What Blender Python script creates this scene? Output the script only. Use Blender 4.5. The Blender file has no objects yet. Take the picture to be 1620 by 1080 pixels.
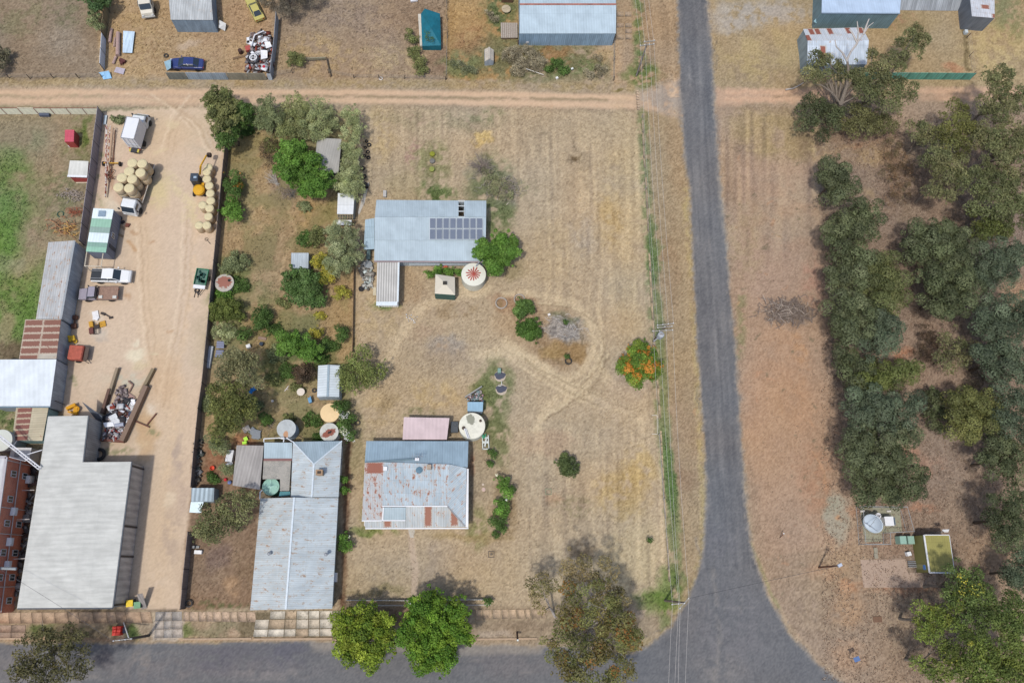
import bpy,math,random
import numpy as np
from mathutils import Vector,Matrix
random.seed(7);RNG=np.random.default_rng(7)
H=105.0;FPX=1250.0;CX,CY=810.0,540.0
_n=np.array([-75.0,362.0,FPX]);_n/=np.linalg.norm(_n)
_u=np.array([-55.0,-4165.0,FPX]);_u-=_n*(_u@_n);_u/=np.linalg.norm(_u)
_x=np.cross(_u,-_n);_x/=np.linalg.norm(_x)
if _x[0]<0:_x=-_x
R3=np.stack([_x,_u,-_n])
def at(px,py,z=0.0):
 """world point of height z that shows at photograph point (px, py)"""
 r=R3@np.array([px-CX,py-CY,FPX]);t=(H-z)/-r[2]
 return Vector((r[0]*t,r[1]*t,z))
def pix(X,Y,Z=0.0):
 c=R3 .T@np.stack([np.asarray(X,float),np.asarray(Y,float),np.asarray(Z,float)+0*np.asarray(X,float)-H])
 return CX+FPX*c[0]/c[2],CY+FPX*c[1]/c[2]
def mpp(px,py,z=0.0):
 a=at(px-5,py,z);b=at(px+5,py,z);return(a-b).length/10
K=1.30
SC=bpy.context.scene;COL=SC.collection
def lin(c):
 return tuple(((v/255)/12.92 if v/255<=.04045 else((v/255+.055)/1.055)**2.4)for v in c)
def alb(c,k=None):return tuple(min(.9,v/(k or K))for v in lin(c))
ROOTM={}
def tag(o,label=None,cat=None,group=None,kind=None):
 if label:o['label']=label
 if cat:o['category']=cat
 if group:o['group']=group
 if kind:o['kind']=kind
 return o
def thing(name,label,cat,loc,rz=0.0,group=None):
 o=bpy.data.objects.new(name,None);COL.objects.link(o);o.empty_display_size=.3
 o.location=loc;o.rotation_euler=(0,0,rz)
 ROOTM[o.name]=Matrix.Translation(Vector(loc))@Matrix.Rotation(rz,4,'Z')
 return tag(o,label,cat,group)
def root_of(o):
 while o.parent:o=o.parent
 return o
class MB:
 """collects shapes; build() links them as one mesh object"""
 def __init__(s):s.v=[];s.f=[];s.uv=[]
 def add(s,vs,fs,uvs=None):
  n=len(s.v);s.v+=[tuple(v)for v in vs]
  for i,f in enumerate(fs):
   s.f.append([n+k for k in f]);s.uv.append(uvs[i]if uvs else None)
  return s
 def box(s,c,d,rz=0.0,M=None,taper=1.0):
  hx,hy,hz=d[0]/2,d[1]/2,d[2]/2
  P=[Vector((x*hx*(taper if z>0 else 1),y*hy*(taper if z>0 else 1),z*hz))for z in(-1,1)for y in(-1,1)for x in(-1,1)]
  R=M if M is not None else Matrix.Rotation(rz,3,'Z');c=Vector(c)
  return s.add([R@p+c for p in P],[(0,2,3,1),(4,5,7,6),(0,1,5,4),(2,6,7,3),(0,4,6,2),(1,3,7,5)])
 def bar(s,a,b,w,h=None):
  a=Vector(a);b=Vector(b);d=b-a;L=d.length
  if L<1e-6:return s
  M=d.to_track_quat('X','Z').to_matrix();return s.box((a+b)/2,(L,w,h or w),M=M)
 def tube(s,a,b,r0,r1=None,n=7,cap=True):
  a=Vector(a);b=Vector(b);d=b-a
  if d.length<1e-6:return s
  r1=r0 if r1 is None else r1;M=d.to_track_quat('Z','X').to_matrix();V=[]
  for c,r in((a,r0),(b,r1)):
   for i in range(n):
    t=2*math.pi*i/n;V.append(c+M@Vector((r*math.cos(t),r*math.sin(t),0)))
  F=[(i,(i+1)%n,n+(i+1)%n,n+i)for i in range(n)]
  if cap:F+=[tuple(range(n))[::-1],tuple(range(n,2*n))]
  return s.add(V,F)
 def lathe(s,c,prof,n=28,M=None,cap=True):
  c=Vector(c);V=[];R=M or Matrix.Identity(3)
  for r,z in prof:
   for i in range(n):
    t=2*math.pi*i/n;V.append(c+R@Vector((r*math.cos(t),r*math.sin(t),z)))
  F=[]
  for k in range(len(prof)-1):
   for i in range(n):
    j=(i+1)%n;F.append((k*n+i,k*n+j,(k+1)*n+j,(k+1)*n+i))
  if cap:F+=[tuple(range(n))[::-1],tuple(range((len(prof)-1)*n,len(prof)*n))]
  return s.add(V,F)
 def torus(s,c,R,r,M=None,n=20,m=7):
  c=Vector(c);Q=M or Matrix.Identity(3);V=[]
  for i in range(n):
   a=2*math.pi*i/n
   for j in range(m):
    b=2*math.pi*j/m;V.append(c+Q@Vector(((R+r*math.cos(b))*math.cos(a),(R+r*math.cos(b))*math.sin(a),r*math.sin(b))))
  return s.add(V,[(i*m+j,((i+1)%n)*m+j,((i+1)%n)*m+(j+1)%m,i*m+(j+1)%m)for i in range(n)for j in range(m)])
 def prism(s,pts,z0,z1):
  n=len(pts);V=[(p[0],p[1],z0)for p in pts]+[(p[0],p[1],z1)for p in pts]
  return s.add(V,[tuple(range(n))[::-1],tuple(range(n,2*n))]+[(i,(i+1)%n,n+(i+1)%n,n+i)for i in range(n)])
 def slab(s,pts,th=.05,uax=None):
  """thick sheet under the polygon pts (3-D); uv in metres, u along the first edge"""
  P=[Vector(p)for p in pts];n=len(P);e=(uax or(P[1]-P[0])).normalized()
  N=Vector((0,0,0))
  for i in range(n):N+=(P[i]-P[0]).cross(P[(i+1)%n]-P[0])
  N.normalize()
  if N.z<0:N=-N
  w=N.cross(e).normalized();B=[p-N*th for p in P]
  uv=[((p-P[0]).dot(e),(p-P[0]).dot(w))for p in P]
  F=[tuple(range(n)),tuple(range(2*n-1,n-1,-1))]+[(i,n+i,n+(i+1)%n,(i+1)%n)for i in range(n)]
  U=[uv,uv[::-1]]+[[uv[i],uv[i],uv[(i+1)%n],uv[(i+1)%n]]for i in range(n)]
  return s.add(P+B,F,U)
 def walls(s,pts,tops,th=.12,z0=0.0):
  """closed run of upright panels; tops = height at each corner"""
  n=len(pts)
  for i in range(n):
   a=Vector((pts[i][0],pts[i][1],0));b=Vector((pts[(i+1)%n][0],pts[(i+1)%n][1],0));s.panel(a,b,tops[i],tops[(i+1)%n],th,z0)
  return s
 def panel(s,a,b,ta,tb,th=.1,z0=0.0):
  a=Vector((a[0],a[1],0));b=Vector((b[0],b[1],0));d=(b-a);L=d.length
  if L<1e-5:return s
  d.normalize();nn=Vector((-d.y,d.x,0))*th/2
  V=[a-nn+Vector((0,0,z0)),b-nn+Vector((0,0,z0)),b-nn+Vector((0,0,tb)),a-nn+Vector((0,0,ta)),a+nn+Vector((0,0,z0)),b+nn+Vector((0,0,z0)),b+nn+Vector((0,0,tb)),a+nn+Vector((0,0,ta))]
  q=[(0,z0),(L,z0),(L,tb),(0,ta)]
  return s.add(V,[(0,1,2,3),(5,4,7,6),(3,2,6,7),(1,0,4,5),(1,5,6,2),(4,0,3,7)],[q,[q[1],q[0],q[3],q[2]],[q[3],q[2],q[2],q[3]],[q[1],q[0],q[0],q[1]],[q[1],q[1],q[2],q[2]],[q[0],q[0],q[3],q[3]]])
 def build(s,name,m,parent=None,local=False,smooth=False,bevel=0):
  me=bpy.data.meshes.new(name)
  V=[Vector(v)for v in s.v]
  if parent is not None:
   if not local:
    Mi=ROOTM[root_of(parent).name].inverted();V=[Mi@v for v in V]
   loc=(0,0,0)
  elif local:loc=(0,0,0)
  else:
   x=[v.x for v in V];y=[v.y for v in V];z=min(v.z for v in V)
   loc=Vector(((min(x)+max(x))/2,(min(y)+max(y))/2,z));V=[v-loc for v in V]
  me.from_pydata(V,[],s.f)
  if any(u is not None for u in s.uv):
   L=me.uv_layers.new(name='UVMap');k=0
   for f,u in zip(s.f,s.uv):
    for j in range(len(f)):
     L.data[k].uv=u[j]if u else(0,0)
     k+=1
  me.materials.append(m)
  if smooth:
   for p in me.polygons:p.use_smooth=True
  me.update()
  o=bpy.data.objects.new(name,me);COL.objects.link(o);o.location=loc
  if parent is not None:o.parent=parent
  if bevel:
   md=o.modifiers.new('Bevel','BEVEL');md.width=bevel;md.segments=2;md.limit_method='ANGLE'
  return o
def np_mesh(name,V,F,m,cols=None,parent=None,loc=(0,0,0),attr='Col'):
 """fast mesh from arrays: F is (n, k) with equal k"""
 me=bpy.data.meshes.new(name);nv=len(V);nf,k=F.shape
 me.vertices.add(nv);me.vertices.foreach_set('co',(np.asarray(V,np.float32)-np.array(loc,np.float32)).ravel())
 me.loops.add(nf*k);me.loops.foreach_set('vertex_index',F.astype(np.int32).ravel())
 me.polygons.add(nf);me.polygons.foreach_set('loop_start',np.arange(0,nf*k,k,dtype=np.int32))
 if cols is not None:
  for nm,c in(cols.items()if isinstance(cols,dict)else{attr:cols}.items()):
   a=me.color_attributes.new(nm,'FLOAT_COLOR','POINT')
   c4=np.ones((nv,4),np.float32);c4[:,:c.shape[1]]=c;a.data.foreach_set('color',c4 .ravel())
 me.update(calc_edges=True);me.materials.append(m)
 o=bpy.data.objects.new(name,me);COL.objects.link(o);o.location=loc if parent is None else(0,0,0)
 if parent is not None:o.parent=parent
 return o
def copy_tree(o,parent=None):
 c=o.copy();COL.objects.link(c);c.parent=parent
 if parent is None:ROOTM[c.name]=ROOTM.get(o.name,Matrix.Identity(4))
 for ch in list(o.children):
  if ch.name!=c.name:copy_tree(ch,c)
 return c
def place(o,loc,rz=0.0,label=None,sc=None,group=None):
 o.location=loc;o.rotation_euler=(o.rotation_euler[0],o.rotation_euler[1],rz)
 if label:o['label']=label
 if group:o['group']=group
 if sc:o.scale=(sc,sc,sc)if isinstance(sc,(int,float))else sc
 return o
class NT:
 def __init__(s,name):
  s.m=bpy.data.materials.new(name);s.m.use_nodes=True;s.t=s.m.node_tree;s.N=s.t.nodes;s.L=s.t.links
  s.b=s.N['Principled BSDF']
 def n(s,ty,**kw):
  o=s.N.new(ty)
  for k,v in kw.items():
   if k[0]=='i' and k[1:].isdigit():s.set(o.inputs[int(k[1:])],v)
   else:setattr(o,k,v)
  return o
 def set(s,sock,v):
  if isinstance(v,bpy.types.NodeSocket):s.L.new(v,sock)
  else:sock.default_value=v
 def math(s,op,a,b=0.0,c=None):
  o=s.N.new('ShaderNodeMath');o.operation=op;s.set(o.inputs[0],a);s.set(o.inputs[1],b)
  if c is not None:s.set(o.inputs[2],c)
  return o.outputs[0]
 def mix(s,f,a,b,mode='MIX'):
  o=s.N.new('ShaderNodeMix');o.data_type='RGBA';o.blend_type=mode
  s.set(o.inputs[0],f)
  for i,v in((6,a),(7,b)):
   s.set(o.inputs[i],v if isinstance(v,bpy.types.NodeSocket)else(*v[:3],1))
  return o.outputs[2]
 def noise(s,vec,scale,detail=4,rough=.6,d2=False):
  o=s.N.new('ShaderNodeTexNoise');o.inputs['Scale'].default_value=scale;o.inputs['Detail'].default_value=detail;o.inputs['Roughness'].default_value=rough
  if vec is not None:s.L.new(vec,o.inputs['Vector'])
  return o.outputs['Fac']
 def ramp(s,f,lo,hi,a=0.0,b=1.0):
  o=s.N.new('ShaderNodeMapRange');o.interpolation_type='SMOOTHSTEP';s.set(o.inputs[0],f)
  for i,v in((1,lo),(2,hi),(3,a),(4,b)):s.set(o.inputs[i],v)
  return o.outputs[0]
 def xyz(s,x,y,z=0.0):
  o=s.N.new('ShaderNodeCombineXYZ')
  for i,v in enumerate((x,y,z)):s.set(o.inputs[i],v)
  return o.outputs[0]
 def bump(s,h,dist=.02,st=1.0):
  o=s.N.new('ShaderNodeBump');o.inputs['Strength'].default_value=st;o.inputs['Distance'].default_value=dist
  s.L.new(h,o.inputs['Height']);s.L.new(o.outputs[0],s.b.inputs['Normal'])
 def done(s,col=None,rough=.8,metal=0.0,spec=.4):
  if col is not None:s.set(s.b.inputs['Base Color'],col if isinstance(col,bpy.types.NodeSocket)else(*col[:3],1))
  s.set(s.b.inputs['Roughness'],rough);s.b.inputs['Metallic'].default_value=metal;s.b.inputs['Specular IOR Level'].default_value=spec
  return s.m
MC={}
def mat(c,rough=.75,metal=0.0,var=.12,sc=3.0,spec=.35,dirt=None,k=None,trans=0):
 """weathered single-colour surface; c is the colour as seen in daylight"""
 key=(c,rough,metal,var,sc,spec,dirt,k,trans)
 if key in MC:return MC[key]
 q=NT('surface_%d_%d_%d'%c);a=alb(c,k)
 g=q.n('ShaderNodeNewGeometry').outputs['Position']
 n1=q.noise(g,sc,6,.65);n2=q.noise(g,sc*9,3,.6)
 f=q.math('ADD',q.math('MULTIPLY',n1,.7),q.math('MULTIPLY',n2,.3))
 v=q.ramp(f,.3,.7,1-var,1+var)
 col=q.mix(1.0,a,q.xyz(v,v,v),'MULTIPLY')
 if dirt:
  col=q.mix(q.ramp(q.noise(g,sc*1.7,8,.7),.5,.68,0,dirt[1]),col,alb(dirt[0]))
 q.bump(n2,.01,.4)
 q.done(col,rough,metal,spec);MC[key]=q.m
 return q.m
def roof(name,c,rib=.20,ribk=.10,rust=0.0,srust=0.0,su=.8,sv=3.0,svar=.05,rustc=(150,92,72),stain=(190,165,140),streak=.12,rough=.6,flip=False,joint=.5,k=None):
 q=NT(name);a=alb(c,k);uv=q.n('ShaderNodeUVMap').outputs[0]
 sp=q.n('ShaderNodeSeparateXYZ');q.L.new(uv,sp.inputs[0]);u,v=sp.outputs[0],sp.outputs[1]
 if flip:u,v=v,u
 cu=q.math('DIVIDE',u,su);cv=q.math('DIVIDE',v,sv)
 wn=q.n('ShaderNodeTexWhiteNoise',noise_dimensions='2D');q.L.new(q.xyz(q.math('FLOOR',cu),q.math('FLOOR',cv)),wn.inputs['Vector'])
 col=q.mix(1.0,a,q.xyz(*[q.ramp(wn.outputs['Value'],0,1,1-svar,1+svar)]*3),'MULTIPLY')
 st=q.noise(q.xyz(q.math('MULTIPLY',u,3.0),q.math('MULTIPLY',v,.35)),1.0,5,.6)
 col=q.mix(1.0,col,q.xyz(*[q.ramp(st,.3,.7,1-streak,1+streak*.6)]*3),'MULTIPLY')
 bl=q.noise(q.xyz(u,v),.45,5,.6)
 col=q.mix(1.0,col,q.xyz(*[q.ramp(bl,.3,.7,.9,1.08)]*3),'MULTIPLY')
 fu=q.math('FRACT',cu);fv=q.math('FRACT',cv)
 wav=q.math('SINE',q.math('MULTIPLY',u,2*math.pi/rib))
 col=q.mix(1.0,col,q.xyz(*[q.ramp(wav,-1,1,1-ribk,1+ribk*.5)]*3),'MULTIPLY')
 je=q.math('LESS_THAN',fv,.05/sv)
 col=q.mix(q.math('MULTIPLY',je,joint),col,tuple(x*.55 for x in a))
 if rust>0 or srust>0:
  rn=q.noise(q.xyz(q.math('MULTIPLY',u,2.2),q.math('MULTIPLY',v,.9)),1.0,9,.75)
  fine=q.noise(q.xyz(q.math('MULTIPLY',u,14),q.math('MULTIPLY',v,5)),1.0,3,.7)
  rf=q.math('ADD',rn,q.math('MULTIPLY',q.math('SUBTRACT',fine,.5),.22))
  halo=q.ramp(rf,.61-rust*.36,.72-rust*.36)
  core=q.ramp(rf,.68-rust*.36,.72-rust*.36)
  if srust>0:
   w2=q.n('ShaderNodeTexWhiteNoise',noise_dimensions='2D');q.L.new(q.xyz(q.math('ADD',q.math('FLOOR',cu),31.3),q.math('FLOOR',cv)),w2 .inputs['Vector'])
   on=q.math('GREATER_THAN',w2 .outputs['Value'],1-srust)
   wob=q.math('MULTIPLY',q.math('SUBTRACT',fine,.5),.6)
   eu=q.math('ADD',q.math('SUBTRACT',.5,q.math('ABSOLUTE',q.math('SUBTRACT',fu,.5))),wob)
   ev=q.math('ADD',q.math('SUBTRACT',.5,q.math('ABSOLUTE',q.math('SUBTRACT',fv,.5))),q.math('MULTIPLY',wob,.5))
   ins=q.math('MULTIPLY',q.ramp(eu,.10,.17),q.ramp(ev,.03,.06))
   ins=q.math('MULTIPLY',ins,on)
   core=q.math('MAXIMUM',core,ins);halo=q.math('MAXIMUM',halo,q.math('MULTIPLY',on,.6))
  col=q.mix(q.math('MULTIPLY',halo,.75),col,alb(stain))
  rc=q.mix(fine,alb(rustc),tuple(x*.7 for x in alb(rustc)))
  col=q.mix(q.math('MULTIPLY',core,.92),col,rc)
 q.bump(wav,.010,.3)
 return q.done(col,rough,0.0,.22)
def leafmat():
 q=NT('foliage');a=q.n('ShaderNodeVertexColor',layer_name='Col').outputs[0]
 q.done(a,.62,0,.25)
 tr=q.n('ShaderNodeBsdfTranslucent');q.L.new(a,tr.inputs[0]);mx=q.n('ShaderNodeMixShader');mx.inputs[0].default_value=.25
 q.L.new(q.b.outputs[0],mx.inputs[1]);q.L.new(tr.outputs[0],mx.inputs[2]);q.L.new(mx.outputs[0],q.N['Material Output'].inputs[0])
 return q.m
LEAF=leafmat()
def barkmat(c=(150,138,125)):
 q=NT('bark');g=q.n('ShaderNodeNewGeometry').outputs['Position'];n=q.noise(g,7,6,.7)
 q.bump(n,.03,.6);return q.done(q.mix(q.ramp(n,.3,.7),tuple(x*.55 for x in alb(c)),alb(c)),.9,0,.2)
BARK=barkmat();BARKD=barkmat((105,90,78));BARKP=barkmat((205,195,185))
def vcolmat(name,rough=.8):
 q=NT(name);a=q.n('ShaderNodeVertexColor',layer_name='Col').outputs[0];g=q.n('ShaderNodeNewGeometry').outputs['Position']
 v=q.math('MULTIPLY',q.ramp(q.noise(g,12,4,.6),.3,.7,.85,1.1),q.ramp(q.noise(g,1.4,8,.75),.35,.62,.72,1.08));return q.done(q.mix(1.0,a,q.xyz(v,v,v),'MULTIPLY'),rough,0,.3)
VCOL=vcolmat('mixed_scrap')
GLASS=mat((52,62,72),.12,0,.05,spec=.6);RUBBER=mat((46,45,46),.85,var=.1);STEEL=mat((165,168,172),.4,.3);RUST=mat((128,78,58),.9,var=.3,sc=5)
WHITE=mat((232,234,236),.45,var=.05);DARK=mat((60,60,64),.7);WOOD=mat((150,128,102),.85,var=.2,sc=5);CONC=mat((182,174,162),.9,var=.1)
GX0,GX1,GY0,GY1,GS=-80.0,102.0,-24.0,98.0,0.2
_gx=np.arange(GX0,GX1+1e-6,GS);_gy=np.arange(GY0,GY1+1e-6,GS)
NXg,NYg=len(_gx),len(_gy)
XX,YY=np.meshgrid(_gx,_gy);XX=XX.ravel();YY=YY.ravel()
UU,VV=pix(XX,YY)
_nr=np.random.default_rng(3);_NG=[_nr.random((257,257))for _ in range(6)]
def vnoise(x,y,k=0):
 G=_NG[k%6];xi=np.floor(x).astype(int);yi=np.floor(y).astype(int);fx=x-xi;fy=y-yi
 fx=fx*fx*(3-2*fx);fy=fy*fy*(3-2*fy);a=xi%256;b=yi%256;a1=(a+1)%256;b1=(b+1)%256
 return(G[a,b]*(1-fx)+G[a1,b]*fx)*(1-fy)+(G[a,b1]*(1-fx)+G[a1,b1]*fx)*fy
def fbm(x,y,k=0,o=4):
 s=0;t=0;a=1.0
 for i in range(o):
  s=s+a*vnoise(x*2**i+17.3*i,y*2**i+5.1*i,k+i);t+=a;a*=.55
 return s/t
def sm(x,a,b):
 t=np.clip((x-a)/(b-a),0,1);return t*t*(3-2*t)
WX=(fbm(XX/1.6,YY/1.6,0,4)-.5);WY=(fbm(XX/1.6+40,YY/1.6+9,1,4)-.5)
NB=fbm(XX/3.2,YY/3.2,2,5);NM=fbm(XX/.9,YY/.9,3,4);NF=fbm(XX/.42,YY/.42,4,3)
UW=UU+WX*26;VW=VV+WY*26
U2=UU+WX*8+(NF-.5)*5;V2=VV+WY*8+(NF-.5)*5
U3=UU+WX*4+(NF-.5)*1.2;V3=VV+WY*4+(NF-.5)*1.2
CF=np.empty((len(XX),3));CF[:]=(168,150,124)
DT=np.ones(len(XX))*.9
def _blend(idx,a,col,det=None):
 a=a[:,None];CF[idx]=CF[idx]*(1-a)+np.array(col,float)*a
 if det is not None:DT[idx]=DT[idx]*(1-a[:,0])+det*a[:,0]
def _sel(x0,x1,y0,y1,m):return np.nonzero((UU>x0-m)&(UU<x1+m)&(VV>y0-m)&(VV<y1+m))[0]
def _sd(P,u,v):
 d=np.full(len(u),1e9);ins=np.zeros(len(u),bool);n=len(P)
 for i in range(n):
  x1,y1=P[i];x2,y2=P[(i+1)%n];dx,dy=x2-x1,y2-y1
  t=np.clip(((u-x1)*dx+(v-y1)*dy)/(dx*dx+dy*dy+1e-9),0,1)
  d=np.minimum(d,np.hypot(u-x1-t*dx,v-y1-t*dy))
  c=((y1>v)!=(y2>v))&(u<(x2-x1)*(v-y1)/((y2-y1)if y2!=y1 else 1e-9)+x1);ins^=c
 return np.where(ins,d,-d)
def poly(P,col,a=1.0,soft=4.0,warp=1,patch=None,det=None):
 xs=[p[0]for p in P];ys=[p[1]for p in P];i=_sel(min(xs),max(xs),min(ys),max(ys),soft+16)
 u,v=((UU,VV),(U2,V2),(UW,VW),(U3,V3))[warp];m=sm(_sd(P,u[i],v[i]),-soft,soft)*a
 if patch:m=m*sm((NB,NM,NF)[patch[0]][i],patch[1],patch[2])
 _blend(i,m,col,det)
def ell(x,y,rx,ry,col,a=1.0,ang=0,soft=.5,warp=2,patch=None,det=None):
 R=max(rx,ry)*1.6+16;i=_sel(x,x,y,y,R);u,v=((UU,VV),(U2,V2),(UW,VW),(U3,V3))[warp]
 du=u[i]-x;dv=v[i]-y;c,s=math.cos(math.radians(ang)),math.sin(math.radians(ang))
 r=np.hypot((du*c+dv*s)/rx,(-du*s+dv*c)/ry);m=(1-sm(r,1-soft,1+soft))*a
 if patch:m=m*sm((NB,NM,NF)[patch[0]][i],patch[1],patch[2])
 _blend(i,m,col,det)
def line(P,w,col,a=1.0,soft=2.0,warp=1,patch=None,det=None):
 xs=[p[0]for p in P];ys=[p[1]for p in P];i=_sel(min(xs),max(xs),min(ys),max(ys),w+soft+16)
 u,v=((UU,VV),(U2,V2),(UW,VW),(U3,V3))[warp];u=u[i];v=v[i];d=np.full(len(i),1e9)
 for(x1,y1),(x2,y2)in zip(P[:-1],P[1:]):
  dx,dy=x2-x1,y2-y1;t=np.clip(((u-x1)*dx+(v-y1)*dy)/(dx*dx+dy*dy+1e-9),0,1)
  d=np.minimum(d,np.hypot(u-x1-t*dx,v-y1-t*dy))
 m=(1-sm(d,w/2-soft,w/2+soft))*a
 if patch:m=m*sm((NB,NM,NF)[patch[0]][i],patch[1],patch[2])
 _blend(i,m,col,det)
def catmull(P,n=6):
 P=[np.array(p,float)for p in P];Q=[2*P[0]-P[1]]+P+[2*P[-1]-P[-2]];out=[]
 for i in range(1,len(Q)-2):
  for k in range(n):
   t=k/n;a,b,c,d=Q[i-1],Q[i],Q[i+1],Q[i+2]
   out.append(tuple(.5*(2*b+(c-a)*t+(2*a-5*b+4*c-d)*t*t+(3*b-a-3*c+d)*t**3)))
 return out+[tuple(P[-1])]
GRN=(104,122,72);DGR=(74,98,52);TAN=(205,181,150);BRN=(146,122,94);GOLD=(188,164,118);GRY=(158,149,136)
poly([(-200,-200),(168,-200),(156,128),(-200,132)],(144,127,106),1,6)
for x,y,rx,ry in((60,25,60,20),(20,45,40,18),(120,20,30,26)):ell(x,y,rx,ry,(128,122,92),.7,patch=(1,.4,.6))
ell(95,70,60,25,(158,142,122),.7,25,patch=(1,.38,.6))
poly([(160,-200),(441,-200),(428,122),(158,122)],(178,152,116),1,5)
poly([(270,0),(445,0),(436,110),(350,120)],(168,140,110),.8,9,patch=(0,.3,.6))
ell(215,60,40,60,(186,160,116),.8,patch=(1,.4,.6));ell(235,60,55,45,(140,112,78),.45,patch=(2,.5,.62))
ell(300,72,18,8,(188,168,148),.7)
poly([(441,-200),(708,-200),(706,126),(430,126)],(160,138,112),1,5)
ell(560,35,90,40,(150,130,112),.7,patch=(1,.35,.6));ell(500,85,60,34,(182,156,112),.8,patch=(1,.38,.58));ell(620,95,60,22,(182,160,122),.7,patch=(1,.4,.6))
ell(660,20,40,30,(140,120,100),.6);ell(690,90,18,30,(138,112,90),.6)
poly([(708,-200),(828,-200),(828,126),(706,126)],(170,138,92),1,3)
ell(735,50,28,60,(186,152,100),.8,patch=(1,.4,.6));ell(745,65,30,25,(150,112,76),.7,patch=(1,.35,.6));ell(790,15,26,50,(96,112,68),.9,patch=(1,.3,.5))
ell(820,92,62,38,(112,116,84),.9,patch=(1,.25,.5));ell(730,105,32,20,(110,122,78),.8,patch=(1,.3,.5));ell(900,98,75,30,(120,118,80),.85,patch=(1,.3,.5));ell(880,85,26,10,(160,118,78),.7);ell(955,85,16,16,(196,164,124),.6)
ell(905,105,40,14,GRN,.7,patch=(2,.4,.6))
poly([(972,-200),(1075,-200),(1080,132),(972,132)],(170,144,112),1,4)
ell(985,95,16,40,(172,150,124),.7);ell(975,100,6,34,(204,172,132),.5)
line([(1006,-200),(1010,60),(1016,128)],14,(100,122,66),.8,6,patch=(1,.3,.5));ell(1018,118,26,18,(100,120,62),.9,patch=(1,.3,.5));ell(984,143,6,4,(116,104,60),.9)
poly([(1118,-200),(1800,-200),(1800,142),(1126,142)],(168,147,112),1,4)
ell(1200,85,60,45,(176,156,110),.8,patch=(0,.35,.6));ell(1190,115,60,25,(152,132,106),.6,patch=(1,.4,.6))
ell(1185,26,62,20,(172,164,154),.85,-8,patch=(1,.3,.55),det=.7);ell(1250,18,36,16,(170,160,148),.7,patch=(1,.35,.6));ell(1140,25,14,26,(172,164,152),.7)
ell(1440,40,40,26,(160,138,96),.8);ell(1430,30,22,10,(170,128,98),.6,patch=(1,.4,.6));ell(1512,108,16,7,(180,134,100),.9)
ell(1580,80,60,50,(186,166,118),.9,patch=(1,.3,.6));ell(1600,20,30,40,(122,126,84),.7,patch=(1,.35,.55));line([(1524,30),(1530,110)],7,(110,96,66),.7)
line([(-100,129),(430,131),(700,133),(1000,138)],12,(166,146,106),.8,5,patch=(1,.3,.55))
line([(0,172),(300,174)],8,(150,142,110),.8,3)
LANE=[(-200,141),(0,140),(300,141),(500,142),(700,144),(880,147),(1005,149),(1040,140),(1085,118),(1085,212),(1045,182),(1000,173),(800,169),(640,164),(450,163),(300,168),(0,167),(-200,166)]
poly(LANE,(196,168,140),.95,4,3,det=.45)
for off,cc in((-6,(214,181,148)),(7,(214,182,150))):
 line([(-200,152+off),(0,153+off),(300,152+off),(600,153+off),(800,156+off),(1000,161+off)],7,cc,.75,3,3,det=.3)
line([(-100,153),(100,152),(170,153)],4,(160,146,112),.6,2.5,patch=(1,.35,.55))
line([(440,152),(640,154),(900,157),(960,158)],4,(142,128,98),.75,2.5,3,patch=(1,.25,.5))
poly([(1010,140),(1040,138),(1078,128),(1080,205),(1030,180),(1010,172)],(160,150,138),.6,8,patch=(1,.3,.6))
poly([(1128,140),(1170,141),(1450,138),(1800,136),(1800,158),(1450,161),(1300,163),(1180,165),(1140,190)],(196,162,134),.9,4,det=.5)
for off in(-5,6):line([(1150,151+off),(1300,151+off),(1620,149+off)],6,(212,172,140),.7,3)
line([(1210,152),(1620,149)],4,(150,126,98),.6,2,patch=(1,.35,.55))
poly([(-300,183),(160,181),(128,380),(110,400),(60,470),(40,570),(-300,570)],(148,134,106),1,5)
ell(30,225,50,25,(134,132,98),.8,patch=(0,.3,.6));ell(20,300,36,60,(104,134,70),.9,patch=(0,.12,.5));ell(10,390,26,60,(98,134,60),.95,patch=(0,.08,.45))
ell(28,480,46,75,(100,134,58),.95,8,patch=(0,.05,.4));ell(120,225,22,35,(112,118,70),.7,patch=(1,.35,.6));ell(138,215,6,24,(88,112,48),.8)
line([(95,200),(80,300),(55,380),(20,460),(5,560)],34,(158,136,108),.7,16,patch=(0,.3,.55));ell(95,300,30,30,(110,116,74),.6,patch=(1,.4,.6));ell(20,555,22,16,(112,92,70),.8)
ell(15,420,20,14,(150,146,120),.5);ell(60,345,40,26,(122,124,80),.5,patch=(1,.4,.6));ell(70,560,14,12,(150,132,108),.6);ell(15,660,30,24,(88,108,60),.9,patch=(1,.25,.5))
YARD=[(166,176),(300,170),(352,176),(358,240),(350,300),(338,430),(316,640),(300,840),(288,966),(200,966),(222,735),(150,735),(98,650),(108,560),(130,440),(136,380),(150,290)]
poly(YARD,(209,187,163),1,2.5,1,det=.35)
ell(320,205,34,34,(196,182,160),.8,patch=(0,.3,.6));ell(245,200,44,26,(208,184,152),.7)
line([(335,180),(250,230),(215,330),(240,480),(270,640),(262,800),(250,950)],46,(210,184,152),.6,22)
line([(318,250),(306,420),(285,600),(262,760)],9,(218,190,156),.5,5,patch=(1,.3,.6))
for P in([(240,150),(300,190),(330,240)],[(200,148),(262,165),(300,200)],[(300,150),(270,190),(255,240)],[(215,350),(222,480),(240,620)],[(290,330),(280,480),(250,640)]):
 line(catmull(P),3,(226,206,178),.6,1.5)
 line(catmull([(a+7,b+2)for a,b in P]),2.4,(182,156,126),.5,1.3);line(catmull([(a+16,b+4)for a,b in P]),2.4,(190,164,134),.45,1.3)
ell(275,195,12,8,(216,198,160),.6);ell(190,300,12,60,(208,180,158),.5,10)
ell(158,270,12,40,(206,178,158),.8,8);ell(175,330,10,20,(218,206,186),.8,15)
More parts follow.
